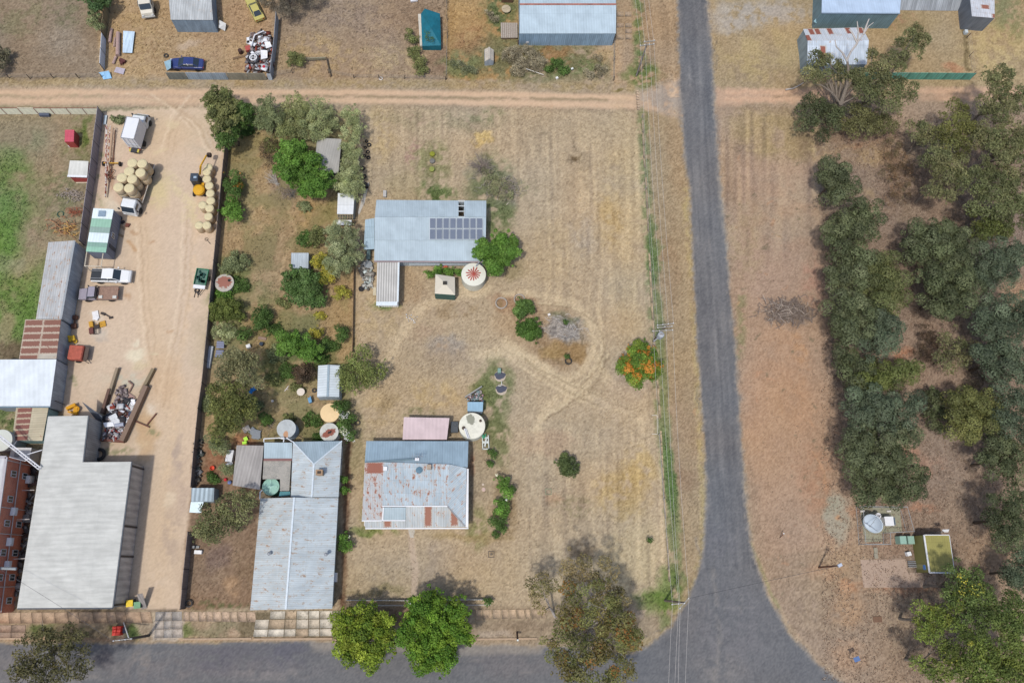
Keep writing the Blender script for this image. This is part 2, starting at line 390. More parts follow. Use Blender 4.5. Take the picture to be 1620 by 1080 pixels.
line([(175,200),(178,300)],5,(176,140,112),.6,3)
ell(170,610,34,26,(206,188,166),.7,patch=(1,.3,.6));ell(205,600,30,12,(190,190,172),.7,patch=(1,.3,.6));ell(218,560,16,9,(224,214,186),.9,-10,.6);ell(214,540,7,5,(222,212,186),.8);ell(248,556,6,3,(224,216,180),.8)
ell(222,575,14,7,(208,192,156),.7);ell(240,652,8,14,(226,216,200),.9,10);ell(222,702,14,9,(222,210,188),.8);ell(212,716,6,6,(224,210,190),.7)
poly([(155,620),(240,600),(238,640),(212,700),(160,700)],(196,176,152),.7,6,2)
ell(230,690,18,40,(196,162,120),.7,8);ell(258,590,30,40,(206,172,134),.4)
ell(283,780,16,44,(190,168,150),.75,-4,patch=(0,.3,.6));ell(270,850,18,40,(182,162,144),.65,patch=(1,.35,.6));ell(283,720,9,24,(168,150,138),.6,patch=(1,.35,.6));ell(250,915,26,14,(212,190,166),.6,patch=(1,.35,.6));ell(268,790,8,14,(222,206,180),.5,patch=(1,.4,.6))
ell(150,500,14,10,(214,200,180),.8,patch=(1,.25,.5));ell(155,525,12,10,(196,188,176),.7,patch=(1,.3,.5));ell(160,540,10,6,(176,168,160),.6,patch=(1,.4,.6))
for x,y,r in((214,367,5),(196,467,6),(268,520,4),(212,648,5),(236,383,4)):ell(x,y,r,r*.7,(186,150,116),.7)
line([(203,383),(213,396)],4,(188,146,102),.7,2)
for x,y,r in((113,590,7),(116,600,6),(168,710,10),(190,712,12),(150,285,6),(155,315,9),(240,680,6),(158,245,5)):ell(x,y,r,r*.8,(120,128,88),.6,patch=(2,.42,.6))
ell(248,300,22,26,(212,196,152),.9,patch=(1,.2,.45));line([(270,280),(282,300),(300,318)],14,(214,198,158),.7,5,patch=(2,.35,.55));ell(304,338,14,18,(212,196,154),.7,patch=(2,.35,.55));line([(245,245),(262,238)],5,(214,196,158),.6,2)
line([(165,322),(172,310)],12,(216,202,176),.7,5)
poly([(362,178),(566,178),(562,430),(556,570),(548,700),(420,705),(320,700),(336,470),(348,330)],(168,144,108),1,5)
ell(450,390,60,60,(152,124,94),.7,patch=(0,.3,.6));ell(395,240,40,50,(176,148,102),.8,patch=(1,.35,.6));ell(400,340,40,40,(178,152,108),.7,patch=(1,.35,.6));ell(505,345,40,22,(170,144,96),.7,patch=(1,.35,.6));ell(520,335,18,16,(138,132,84),.6)
ell(450,300,22,26,(150,128,112),.6);line([(455,310),(462,350),(472,372),(452,402),(444,440),(460,470),(490,490),(512,470),(530,460)],4,(190,162,124),.8,2)
ell(372,430,26,28,(96,118,66),.8,patch=(1,.28,.5));ell(357,465,18,14,(82,112,54),.9,patch=(1,.25,.5));ell(395,515,20,14,(186,150,110),.6);ell(460,520,60,22,(150,132,92),.5)
ell(450,545,110,70,(120,122,78),.6,patch=(0,.3,.55));ell(380,480,50,50,(112,122,74),.6,patch=(1,.4,.6));ell(440,660,90,50,(124,122,84),.55,patch=(1,.4,.6));ell(450,500,30,24,(170,144,106),.6,patch=(1,.35,.6));ell(455,575,55,42,(104,116,70),.8,-30,patch=(1,.3,.52));line([(420,610),(450,578),(480,570)],6,(176,160,118),.7,3);ell(445,640,36,22,(164,146,108),.7);ell(360,560,14,14,(128,112,84),.6)
ell(440,680,40,20,(150,134,108),.6);ell(500,690,26,20,(128,126,84),.7,patch=(1,.3,.5));ell(535,500,24,30,(166,140,96),.6);ell(548,545,16,30,(176,154,112),.6)
poly([(306,700),(420,700),(412,780),(400,960),(286,964),(302,780)],(142,116,92),1,4);ell(340,900,44,46,(150,124,98),.8,patch=(1,.3,.6));ell(345,880,18,18,(124,102,92),.6);ell(370,925,12,16,(184,148,110),.7);ell(385,895,14,40,(132,108,82),.6,patch=(1,.3,.6))
ell(336,730,14,26,(150,106,78),.8);ell(380,700,20,8,(166,110,80),.7);ell(318,840,12,20,(128,104,82),.6);ell(345,958,40,6,(86,96,56),.7,patch=(2,.4,.6))
poly([(566,172),(1006,178),(1040,500),(1062,700),(1075,950),(1000,966),(545,966),(545,700),(562,560)],(180,161,132),1,4)
ell(640,240,60,60,(166,148,120),.6,patch=(0,.3,.6));ell(600,210,24,40,(188,166,122),.7,patch=(1,.35,.55));ell(655,245,10,26,(164,130,118),.7,10,patch=(2,.35,.55));ell(658,190,14,8,(160,130,118),.5,patch=(2,.35,.55))
ell(700,190,100,14,(146,136,106),.6,patch=(1,.35,.55));ell(770,182,26,8,(118,124,84),.5,patch=(1,.35,.6));ell(768,218,18,12,(198,172,112),.9,0,.4,patch=(2,.2,.5),det=1.4)
ell(685,255,26,34,(130,130,86),.75,patch=(1,.33,.55));ell(690,305,30,14,(92,112,60),.9,patch=(1,.28,.5));ell(640,295,30,30,(164,148,108),.5)
ell(775,290,36,40,(104,114,76),.85,patch=(1,.28,.5));ell(795,305,22,26,(140,132,122),.8,patch=(1,.25,.5));ell(752,268,22,12,(150,142,124),.6);ell(790,340,22,30,(106,118,70),.85,patch=(1,.25,.5));ell(828,300,20,14,(132,132,92),.6,patch=(1,.35,.6));ell(797,420,36,16,(140,128,90),.6)
ell(915,250,24,16,(150,134,110),.8,patch=(1,.3,.55));ell(911,248,8,5,(110,92,66),.9);ell(868,195,40,18,(160,146,122),.5)
ell(690,520,60,60,(168,146,122),.8,patch=(0,.3,.6));ell(708,545,26,16,(162,154,144),.8,patch=(1,.3,.6));ell(600,500,40,36,(184,162,122),.7,patch=(1,.3,.6));ell(720,490,40,12,(152,130,98),.7,0,patch=(1,.35,.6));ell(700,565,60,22,(152,136,116),.5,patch=(1,.35,.6))
ell(640,600,80,40,(172,152,120),.6);ell(690,625,40,26,(190,166,120),.7,patch=(1,.3,.6));ell(600,650,30,24,(184,162,120),.7,patch=(1,.3,.6));ell(610,640,10,22,(146,128,96),.5,20);ell(660,655,30,6,(110,116,72),.5,patch=(1,.4,.6))
ell(612,440,18,60,(150,130,96),.5);ell(650,470,20,60,(170,142,106),.6,patch=(0,.3,.6));ell(610,485,22,6,(100,122,66),.8,patch=(1,.25,.5))
ell(585,770,14,70,(150,142,98),.7);ell(575,840,20,8,(112,126,66),.8);ell(600,842,30,6,(116,128,70),.7,patch=(1,.25,.5));ell(560,700,12,60,(150,140,100),.6);line([(551,700),(543,960)],8,(112,84,64),.85,3)
ell(590,915,50,26,(176,156,122),.6);ell(610,905,34,26,(160,144,122),.5,patch=(1,.3,.6));ell(600,935,50,8,(128,118,80),.6,patch=(1,.35,.6));ell(690,890,40,30,(164,148,130),.7,patch=(0,.3,.6));ell(760,900,60,44,(180,160,126),.6,patch=(0,.3,.6))
ell(775,640,26,60,(114,120,72),.85,8,patch=(1,.27,.5));ell(790,690,20,46,(112,118,74),.8,patch=(1,.3,.5));ell(770,620,18,16,(100,118,60),.7);ell(783,607,22,34,(116,122,78),.8,10,patch=(1,.25,.5));ell(764,740,10,60,(158,140,112),.6);ell(755,835,16,30,(126,130,78),.7,patch=(1,.25,.5));ell(746,735,5,14,(176,116,82),.8);ell(745,770,6,60,(122,108,88),.6)
ell(795,800,18,50,(140,118,84),.7,patch=(1,.25,.5));ell(742,850,60,6,(158,138,92),.5)
ell(870,535,50,44,(164,138,108),.7,20);ell(885,545,36,34,(146,120,88),.8,20,patch=(1,.25,.5));ell(892,520,34,20,(150,146,142),.95,12,.3,patch=(1,.05,.3),det=1.5);line(catmull([(852,545),(872,566),(896,575),(914,560),(921,535),(912,512),(885,497),(860,497)]),3,(122,108,84),.6,1.5);ell(905,555,22,16,(158,128,84),.8,patch=(1,.25,.5));ell(870,555,18,12,(164,136,88),.8);ell(815,482,34,16,(158,124,96),.8,10);ell(793,480,7,6,(150,124,90),.9)
ell(898,505,30,6,(112,120,84),.5,15,patch=(1,.3,.5));ell(810,510,30,24,(170,144,112),.5)
for P,w in(([(800,465),(860,468),(912,485),(938,520),(936,560),(905,600),(870,640),(845,680)],12),([(800,540),(850,575),(890,605),(960,640),(1010,665)],14),([(790,555),(840,590),(900,625),(970,650)],6),([(770,460),(690,475),(640,520),(600,600)],16),([(940,480),(955,540),(930,600),(860,660)],6),([(750,560),(820,560),(870,590)],18),([(940,560),(960,600),(1000,625)],12)):
 line(catmull(P),w,(202,182,148),.75,w*.35)
for P in([(842,478),(905,488),(948,520),(946,570),(910,612)],[(820,560),(870,600),(930,632),(1000,660)],[(826,566),(876,594),(940,622),(1008,650)],[(960,560),(930,610),(860,660)]):
 line(catmull(P),2.6,(212,194,158),.6,1.3);line(catmull([(a+4,b+3)for a,b in P]),2.2,(146,128,100),.6,1.2)
ell(960,650,40,30,(176,160,138),.6,patch=(0,.3,.6));ell(1000,600,34,30,(174,156,136),.7);ell(870,700,40,20,(178,144,114),.4);ell(895,790,40,34,(168,148,122),.7,patch=(1,.3,.6));ell(905,800,30,20,(128,118,84),.5,patch=(2,.45,.6));ell(880,790,14,10,(184,144,110),.5);ell(920,870,16,10,(116,98,74),.6,patch=(1,.25,.5))
ell(1000,890,50,70,(196,178,140),.8,patch=(0,.2,.5));ell(985,780,40,40,(180,156,104),.7,patch=(1,.3,.6));ell(1010,740,24,30,(184,158,100),.6,patch=(1,.3,.6));ell(990,300,40,120,(190,168,126),.6,patch=(0,.25,.55));ell(960,350,20,40,(176,150,100),.6,patch=(1,.3,.6));ell(1000,480,30,60,(184,164,126),.5,patch=(0,.3,.6));ell(870,400,40,50,(180,158,122),.6,patch=(0,.25,.55));ell(930,370,30,30,(168,156,140),.6,patch=(1,.3,.6))
ell(950,210,50,26,(178,160,130),.6)
_i=np.nonzero((UU>815)&(UU<1072)&(VV>172)&(VV<960))[0]
_edge=sm(UU[_i],815,860)*(1-sm(UU[_i],1020+(VV[_i]-172)*.06,1030+(VV[_i]-172)*.06))*sm(VV[_i],175,240)
_mid=1-.75*sm(VV[_i],440,520)*(1-sm(VV[_i],640,720))
_sx=(UU[_i]+2.2*np.sin(VV[_i]/90.0))/7.6;_st=vnoise(_sx*1.35+3,YY[_i]/9.0,1)-.5;_s2=np.sin(_sx*2*np.pi*.85+2*vnoise(_sx*.2,YY[_i]/14,2))
CF[_i]+=((_st*36+_s2*3)*_edge*_mid*sm(NM[_i],.2,.6))[:,None]*np.array([1,.93,.7])
_i=np.nonzero((UU>560)&(UU<830)&(VV>172)&(VV<320))[0]
CF[_i]+=((vnoise(UU[_i]/5.0,YY[_i]/7.0,3)-.5)*26)[:,None]*np.array([1,.93,.75])
_i=np.nonzero((UU>1015)&(UU<1115)&(VV>-50)&(VV<960))[0]
_q=UU[_i]-(VV[_i]-150)*.065;CF[_i]+=((vnoise(_q/6.0,YY[_i]/10.0,3)-.5)*26)[:,None]*np.array([1,.9,.72])
poly([(1018,172),(1080,190),(1092,300),(1104,540),(1116,700),(1119,850),(1092,950),(1075,960),(1062,700),(1040,500)],(164,144,112),.85,5)
ell(1070,240,14,60,(160,134,102),.5);ell(1060,420,14,80,(152,126,96),.6,-3,patch=(0,.25,.55));ell(1080,700,26,90,(158,136,112),.6,patch=(0,.25,.55));ell(1085,760,22,20,(146,118,92),.5)
line([(1084,300),(1094,440),(1104,620),(1112,780),(1112,870),(1092,940),(1050,990),(1010,1022)],9,(182,164,110),.6,4,patch=(1,.3,.55))
GL=[(1016,180),(1019,240),(1024,330),(1030,420),(1032,470),(1040,560),(1044,640),(1050,720),(1060,800),(1066,880),(1070,930)]
line(GL,16,(116,128,82),.75,5,patch=(1,.33,.5));line([(a+8,b)for a,b in GL[4:]],13,(112,130,80),.65,4,patch=(0,.3,.55));ell(1034,400,9,50,(96,124,70),.8,-3);ell(1056,760,9,70,(96,126,68),.8,-5);ell(1040,955,32,20,(98,128,52),.9,patch=(1,.2,.45));ell(1060,925,22,26,(100,128,62),.7,patch=(1,.25,.5));ell(1045,982,12,10,(96,120,66),.8)
ell(1010,985,40,30,(168,150,122),.6)
poly([(1126,170),(1180,165),(1800,160),(1800,1200),(1400,1200),(1260,1010),(1195,890),(1170,650),(1150,430)],(160,138,116),1,5)
ell(1240,215,70,40,(158,138,98),.8,patch=(0,.25,.55));ell(1190,200,34,30,(170,148,106),.6);line([(1180,238),(1310,236)],3,(182,160,118),.5,2);line([(1170,228),(1290,226)],2.5,(176,152,112),.4,2);ell(1330,230,60,34,(142,118,92),.7,patch=(1,.3,.55));line([(1290,252),(1340,232),(1390,224)],5,(176,148,110),.6,3)
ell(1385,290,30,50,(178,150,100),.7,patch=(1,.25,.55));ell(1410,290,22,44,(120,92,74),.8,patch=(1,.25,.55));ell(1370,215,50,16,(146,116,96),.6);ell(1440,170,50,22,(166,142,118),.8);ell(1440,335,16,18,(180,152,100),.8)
poly([(1170,250),(1290,260),(1310,520),(1340,700),(1350,880),(1210,880),(1180,700),(1160,440)],(172,144,120),.8,16,det=.7);ell(1250,660,60,130,(182,146,116),.6,-5,det=.6);ell(1225,430,50,60,(168,142,124),.5,det=.7);ell(1240,620,40,100,(180,142,110),.75,-4,patch=(0,.25,.55));ell(1215,690,40,80,(176,144,114),.6,patch=(0,.25,.55));ell(1265,560,10,40,(186,144,106),.7,-8,patch=(1,.3,.6));ell(1195,630,22,60,(178,142,112),.6)
ell(1290,450,18,40,(178,132,112),.6,-8,patch=(1,.25,.55));ell(1180,380,26,60,(160,140,108),.6,patch=(1,.25,.6));ell(1240,340,60,60,(158,144,126),.6,patch=(0,.25,.6));line([(1172,470),(1174,520),(1168,560)],14,(132,130,92),.7,6,patch=(1,.3,.5));ell(1250,500,40,16,(142,128,116),.7)
ell(1290,760,26,50,(172,130,102),.6,patch=(1,.3,.55));line([(1286,715),(1304,745),(1308,770)],3,(196,152,116),.7,2);line([(1250,810),(1300,850),(1330,880)],3,(176,152,124),.5,2)
for k in range(90):
 x=1150+RNG.random()*180;y=180+RNG.random()*800;ell(x,y,1.6+3*RNG.random()**2,1.4+2*RNG.random()**2,(112,104,82),.6)
for k in range(130):
 x=1100+RNG.random()*500;y=200+RNG.random()*860;ell(x,y,1+5*RNG.random()**2,1+4*RNG.random()**2,(190,140,104),.4)
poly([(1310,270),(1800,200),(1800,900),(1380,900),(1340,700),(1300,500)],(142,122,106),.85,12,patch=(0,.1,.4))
ell(1480,530,40,26,(150,128,112),.8);ell(1440,540,20,40,(150,130,114),.8);ell(1490,600,26,26,(154,132,116),.8);ell(1430,560,12,8,(178,128,100),.8);ell(1500,720,60,60,(150,130,114),.9,patch=(1,.2,.5));ell(1470,740,30,16,(172,134,112),.6,patch=(1,.3,.55));ell(1540,800,60,50,(152,130,110),.9,patch=(1,.2,.5));ell(1600,470,30,22,(170,140,112),.9);ell(1440,720,20,12,(176,132,108),.7)
ell(1560,870,50,30,(164,138,112),.7);ell(1420,620,30,8,(148,132,108),.8)
ell(1325,820,18,40,(164,160,144),.9,-6,.35,det=.6);ell(1318,800,14,14,(160,158,140),.8);ell(1330,822,4,4,(184,140,104),.8)
ell(1400,870,40,14,(160,130,108),.7);ell(1385,810,40,8,(170,120,92),.6);ell(1460,805,24,8,(178,126,98),.6,patch=(1,.25,.5));ell(1340,905,80,40,(168,146,118),.6,patch=(0,.25,.55));ell(1300,905,30,12,(182,148,118),.6);ell(1345,932,26,12,(184,138,104),.8,patch=(1,.2,.5));ell(1340,965,26,24,(186,148,112),.8,0,patch=(1,.2,.5));ell(1440,932,50,9,(178,130,100),.85,0,patch=(1,.2,.5));ell(1345,1040,30,26,(180,144,112),.7,patch=(0,.2,.5));ell(1300,960,50,40,(160,138,112),.6,patch=(1,.3,.6))
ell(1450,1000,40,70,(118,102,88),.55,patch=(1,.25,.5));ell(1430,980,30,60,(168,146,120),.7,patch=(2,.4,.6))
line([(1190,860),(1215,930),(1250,995),(1290,1040),(1330,1075)],8,(182,158,128),.6,4);line([(1188,860),(1205,905),(1232,960)],4,(140,142,96),.6,2)
RL=[(1072,-200),(1073,0),(1075,60),(1076,130),(1081,200),(1083,240),(1092,300),(1097,400),(1103,540),(1112,640),(1117,720),(1119,800),(1116,860),(1107,900),(1090,950),(1062,992),(1022,1027),(1000,1035)]
RR=[(1800,1500),(1370,1110),(1310,1065),(1280,1040),(1245,1000),(1215,945),(1195,890),(1184,850),(1178,780),(1172,700),(1166,620),(1160,520),(1152,440),(1144,340),(1134,240),(1128,150),(1123,60),(1117,0),(1112,-200)]
RB=[(850,1020),(760,1022),(640,1020),(500,1015),(440,1015),(320,1017),(200,1016),(30,1018),(-300,1020),(-300,1500)]
ROAD=RL+RB+RR
poly(ROAD,(140,134,128),.85,5,det=.5);poly(ROAD,(109,111,116),.97,1.6,3,det=.45)
for _E in(RL,RR):line(_E,4.5,(148,142,134),.75,2,1,patch=(2,.42,.6));line(_E,9,(124,122,122),.5,4,1,patch=(1,.4,.6))
_i=np.nonzero((UU>1060)&(UU<1200)&(VV<900))[0];_c=(1095+(VV[_i])*.062+2);_o=(UU[_i]-_c)
_m=(sm(126-CF[_i,0],0,10))
CF[_i]+=(_m*((vnoise(_o/3.2,YY[_i]/8,2)-.5)*16+(vnoise(_o/14,YY[_i]/3,4)-.5)*12+12*np.exp(-((_o-1-2*np.sin(VV[_i]/60))/2.3)**2)+3*np.exp(-((_o+12)/4)**2)))[:,None]*np.array([1.05,1,.9])
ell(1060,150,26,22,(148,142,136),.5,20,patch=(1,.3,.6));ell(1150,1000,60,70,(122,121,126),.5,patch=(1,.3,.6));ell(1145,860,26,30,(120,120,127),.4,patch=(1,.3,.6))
line(catmull([(1128,900),(1136,970),(1138,1030),(1130,1075)]),8,(140,136,132),.5,4,patch=(1,.25,.5));line([(1148,962),(1192,960)],3,(136,134,134),.5,1.5);line(catmull([(1100,850),(1118,940),(1080,1030)]),3,(124,122,124),.4,2)
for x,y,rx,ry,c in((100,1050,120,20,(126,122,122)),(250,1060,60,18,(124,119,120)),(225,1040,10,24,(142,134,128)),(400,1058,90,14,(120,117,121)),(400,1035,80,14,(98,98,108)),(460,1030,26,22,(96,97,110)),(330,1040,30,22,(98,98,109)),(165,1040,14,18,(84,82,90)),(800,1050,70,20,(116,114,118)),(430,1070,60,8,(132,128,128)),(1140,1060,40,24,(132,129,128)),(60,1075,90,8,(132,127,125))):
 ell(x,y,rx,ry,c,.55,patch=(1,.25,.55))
line([(500,1019),(760,1028),(850,1024)],16,(154,146,136),.7,6)
for k in range(46):
 t=RNG.random();v_=980*t;u_=1098+v_*.062+RNG.normal()*15;L_=10+40*RNG.random();c_=(96,98,104)if RNG.random()<.6 else(128,126,126);line([(u_,v_),(u_+RNG.normal()*4,v_+L_)],1.2+2*RNG.random(),c_,.35,1)
for k in range(40):
 u_=RNG.uniform(0,1000);v_=RNG.uniform(1024,1078);line([(u_,v_),(u_+20+60*RNG.random(),v_+RNG.normal()*3)],1.5+3*RNG.random()**2,(96,97,104)if RNG.random()<.5 else(134,130,128),.35,1.2)
for k in range(26):
 u_=RNG.uniform(1040,1260);v_=RNG.uniform(930,1075);line(catmull([(u_,v_),(u_+RNG.normal()*20,v_+20),(u_+RNG.normal()*30,v_+44)]),1.2,(94,95,100),.4,.8)
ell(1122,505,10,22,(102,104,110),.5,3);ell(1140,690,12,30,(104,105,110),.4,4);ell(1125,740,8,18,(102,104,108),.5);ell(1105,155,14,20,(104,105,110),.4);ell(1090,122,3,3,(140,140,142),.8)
poly([(-100,986),(1000,982),(1020,1000),(1010,1028),(850,1018),(500,1014),(-100,1018)],(160,142,118),.9,2.5)
ell(66,998,24,11,(74,104,46),.95,0,.35,patch=(1,.05,.3));ell(100,998,60,12,(116,112,82),.7);ell(185,992,14,7,(98,116,60),.8);ell(213,998,10,10,(86,112,52),.85);ell(295,998,12,10,(90,110,56),.85);ell(350,998,50,10,(134,128,100),.8,patch=(1,.2,.5));ell(372,1003,14,6,(182,156,132),.8);ell(130,1000,50,12,(122,108,88),.7,patch=(1,.2,.5));poly([(244,980),(288,980),(290,1012),(240,1012)],(188,176,162),.9,2)
line([(-100,1012),(230,1010)],4,(172,142,112),.8,1.5);line([(286,1010),(520,1008)],4,(182,154,124),.8,1.5);poly([(380,968),(530,966),(530,1007),(378,1007)],(120,108,84),.9,2)
poly([(756,998),(806,996),(812,1006),(756,1010)],(176,160,142),.8,3);ell(830,990,40,9,(146,128,106),.8);ell(840,1010,30,8,(156,140,118),.7);ell(960,985,60,30,(150,132,110),.6);poly([(992,964),(1018,962),(1018,978),(994,978)],(190,168,142),.9,1)
poly([(545,958),(690,960),(760,958),(1000,962),(1000,968),(545,968)],(148,130,106),.7,4);poly([(545,960),(660,960),(660,990),(545,990)],(136,110,88),.8,4)
line([(0,965),(280,965)],5,(128,112,92),.7,2)
line([(650,838),(652,870),(658,900),(655,930),(656,962)],10,(190,170,148),.95,1.2,0,det=.3)
_g=(NF-.5)*18+(NM-.5)*14+(NB-.5)*12+(RNG.random(len(XX))-.5)*34
CF+=(_g*DT)[:,None]*np.array([1.0,.96,.86])
_t=fbm(XX/.30,YY/.30,5,2);_sp=sm(_t,.68,.82)*DT*.5;CF=CF*(1-.22*_sp[:,None])
_i=np.nonzero((UU>360)&(UU<556)&(VV>190)&(VV<700))[0];_q=sm(NB[_i],.38,.6)*.5;CF[_i]=CF[_i]*(1-_q[:,None])+np.array([124,124,80])*_q[:,None]
_i=np.nonzero((UU>1135)&(UU<1310)&(VV>175)&(VV<470))[0];_q=(vnoise(UU[_i]/6.5,YY[_i]/9,5)-.5)*34*(1-sm(VV[_i],300,470));CF[_i]+=_q[:,None]*np.array([1,.9,.6])
_h=vnoise(XX/5.5+9,YY/5.5,4)-.5;CF[:,0]+=_h*9*DT;CF[:,2]-=_h*9*DT
_l=CF.mean(1,keepdims=True);CF=CF*.88+_l*.12
CF=np.clip(CF*np.array([1.0,.99,.97]),8,245)
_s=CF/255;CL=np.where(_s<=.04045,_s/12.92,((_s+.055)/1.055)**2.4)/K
def terrain():
 q=NT('ground_surface');a=q.n('ShaderNodeVertexColor',layer_name='Col').outputs[0];d=q.n('ShaderNodeVertexColor',layer_name='Det').outputs[0]
 dd=q.n('ShaderNodeSeparateColor');q.L.new(d,dd.inputs[0]);dt=dd.outputs[0]
 g=q.n('ShaderNodeNewGeometry').outputs['Position'];n1=q.noise(g,4.2,7,.85);n2=q.noise(g,15,4,.8)
 f=q.math('ADD',q.math('MULTIPLY',n1,.55),q.math('MULTIPLY',n2,.45));amp=q.math('MULTIPLY',dt,.46);tf=q.ramp(q.noise(g,3.1,8,.9),.57,.68)
 v=q.math('ADD',1.0,q.math('MULTIPLY',q.math('MULTIPLY',q.math('SUBTRACT',f,.5),4.2),amp));v=q.math('MULTIPLY',v,q.math('SUBTRACT',1.0,q.math('MULTIPLY',tf,q.math('MULTIPLY',dt,.24))))
 q.bump(q.math('MULTIPLY',f,dt),.07,.7)
 return q.done(q.mix(1.0,a,q.xyz(v,v,v),'MULTIPLY'),.95,0,.12)
TERR=terrain()
_id=np.arange(NXg*NYg).reshape(NYg,NXg)
FQ=np.stack([_id[:-1,:-1],_id[:-1,1:],_id[1:,1:],_id[1:,:-1]],-1).reshape(-1,4)
_fu=UU[FQ].mean(1);_fv=VV[FQ].mean(1)
P3=np.stack([XX,YY,(NB-.5)*0.0],-1)
def sheet(name,faces,z):
 used=np.unique(faces);mp=np.full(len(XX),-1);mp[used]=np.arange(len(used));v=P3[used].copy();v[:,2]=z
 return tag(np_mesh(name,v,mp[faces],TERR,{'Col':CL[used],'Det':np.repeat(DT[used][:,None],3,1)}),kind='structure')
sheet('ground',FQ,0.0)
def outer():
 xs=[-3000,-600,-200,GX0,GX1,220,600,3000];ys=[-3000,-600,-150,GY0,GY1,220,600,3000];V=[];F=[]
 for y in ys:
  for x in xs:V.append((x,y,0))
 for j in range(7):
  for i in range(7):
   if not(i==3 and j==3):F.append((j*8+i,j*8+i+1,(j+1)*8+i+1,(j+1)*8+i))
 c=np.tile(np.array([alb((160,143,117))]),(len(V),1));tag(np_mesh('surrounding_ground',np.array(V,float),np.array(F),TERR,{'Col':c,'Det':np.ones((len(V),3))}),kind='structure')
outer()
def fsel(P):return FQ[_sd(P,_fu,_fv)>0]
sheet('road',fsel([(x,y)for x,y in ROAD]),.004)
sheet('dirt_lane',fsel(LANE[:8]+[(1070,124),(1070,200)]+LANE[10:]),.004)
sheet('dirt_track',fsel([(1140,141),(1450,138),(1800,136),(1800,158),(1450,161),(1300,163),(1150,166)]),.004)
sheet('work_yard',fsel([(168,178),(300,171),(350,177),(356,240),(348,300),(337,430),(315,640),(299,840),(288,963),(205,963),(222,735),(150,735),(100,650),(108,560),(130,440),(136,380),(152,290)]),.008)
def inset(P,o):
 c=sum((Vector(p)for p in P),Vector())/len(P);out=[]
 for p in P:
  p=Vector(p);d=Vector((c.x-p.x,c.y-p.y,0));out.append(p+d.normalized()*min(o*1.4,d.length*.4))
 return out
def cor(c,period=.2,var=.08,vertical=True):return roof('metal_cladding_%d_%d_%d'%c,c,rib=period,ribk=.13,su=.8,sv=6,svar=var,streak=.2,joint=0,k=K*.66)
WG=cor((142,150,158));WB=cor((118,134,148));WW=cor((222,222,218),.3,.04);WDK=cor((98,104,112));WRED=cor((150,66,62),.3,.05)
def win(root,a,b,z0,z1,glass=True,name='window'):
 """a window on the wall line a-b (points proud of the wall)"""
 a=Vector((a[0],a[1],0));b=Vector((b[0],b[1],0));m=MB();d=(b-a).normalized()*.05
 for p,q,zz0,zz1 in((a,b,z1-.06,z1),(a,b,z0,z0+.06),(a,a+d,z0,z1),(b-d,b,z0,z1),((a+b)/2,(a+b)/2+d,z0,z1)):m.panel(p,q,zz1,zz1,.09,zz0)
 w=m.build(name,WHITE,root);MB().panel(a,b,z1-.05,z1-.05,.04,z0+.05).build('pane',GLASS,w);return w
def along(P,i,t,off=.08):
 """point at fraction t of wall i of ring P, pushed outwards"""
 a,b=Vector(P[i]),Vector(P[(i+1)%len(P)]);c=sum((Vector(p)for p in P),Vector())/len(P)
 q=a+(b-a)*t;d=b-a;n=Vector((d.y,-d.x,0)).normalized()
 if n.dot(q-c)<0:n=-n
 return q+n*off
def simple(name,label,cat,C,z,rm,wm,ov=.2,ridge=None,ridge_axis='x',group=None,gut=None,th=.05,slope=0):
 """building whose roof corners (in the photograph) are C = NW, NE, SE, SW; ridge = rise of a gable"""
 zs=z if isinstance(z,(list,tuple))else[z]*4
 P=[at(c[0],c[1],zz)for c,zz in zip(C,zs)];ctr=sum(P,Vector())/4
 root=thing(name,label,cat,(ctr.x,ctr.y,0),group=group)
 if ridge:
  if ridge_axis=='x':a,b=(P[0]+P[3])/2,(P[1]+P[2])/2;S=[[P[1],P[0],a,b],[P[3],P[2],b,a]];W=[P[0],P[1],b,P[2],P[3],a];rl=(a,b)
  else:a,b=(P[0]+P[1])/2,(P[3]+P[2])/2;S=[[P[0],P[3],b,a],[P[2],P[1],a,b]];W=[P[0],a,P[1],P[2],b,P[3]];rl=(a,b)
  up=Vector((0,0,ridge));S=[[s[0],s[1],s[2]+up,s[3]+up]for s in S]
  for s in S:MB().slab(s,th).build('roof',rm,root)
  Wi=inset([(p.x,p.y,p.z)for p in W],ov);Wt=[]
  for w0,p in zip(Wi,W):Wt.append((w0 .z+ridge if(p is a or p is b)else w0 .z)-th-.02)
  m=MB().walls(Wi,Wt);MB().bar(rl[0]+up+Vector((0,0,.03)),rl[1]+up+Vector((0,0,.03)),.28,.05).build('ridge_cap',rm if gut is None else gut,root)
 else:
  MB().slab([P[3],P[2],P[1],P[0]],th).build('roof',rm,root);Wi=inset(P,ov);Wt=[w0 .z-th-.02 for w0 in Wi];m=MB().walls(Wi,Wt)
 m.build('wall',wm,root)
 return root,P,Wi
ZB=4.25
L6=[(76,658.2),(139.5,657.3),(131,730.8),(207.8,730),(177.8,961.5),(26.7,962.5)]
P=[at(x,y,ZB)for x,y in L6];root=thing('works_shed','large L shaped works shed with pale ribbed metal roof beside the dirt yard','shed',(at(110,830).x,at(110,830).y,0))
RM=roof('pale_ribbed_roofing',(202,203,197),rib=.62,ribk=.03,su=.9,sv=7.5,svar=.022,streak=.10,flip=True,joint=.12)
MB().slab(P,.08).build('roof',RM,root)
Wi=inset(P,.12);Wi[2]=P[2]+Vector((-.1,-.1,0));MB().walls(Wi,[ZB-.1]*6,.15).build('wall',cor((150,146,142),.25),root)
m=MB()
for a,b in((P[3],P[4]),(P[4],P[5]),(P[1],P[2])):m.bar(a+Vector((.05,0,-.06)),b+Vector((.05,0,-.06)),.16,.14)
m.build('gutter',mat((92,96,102)),root)
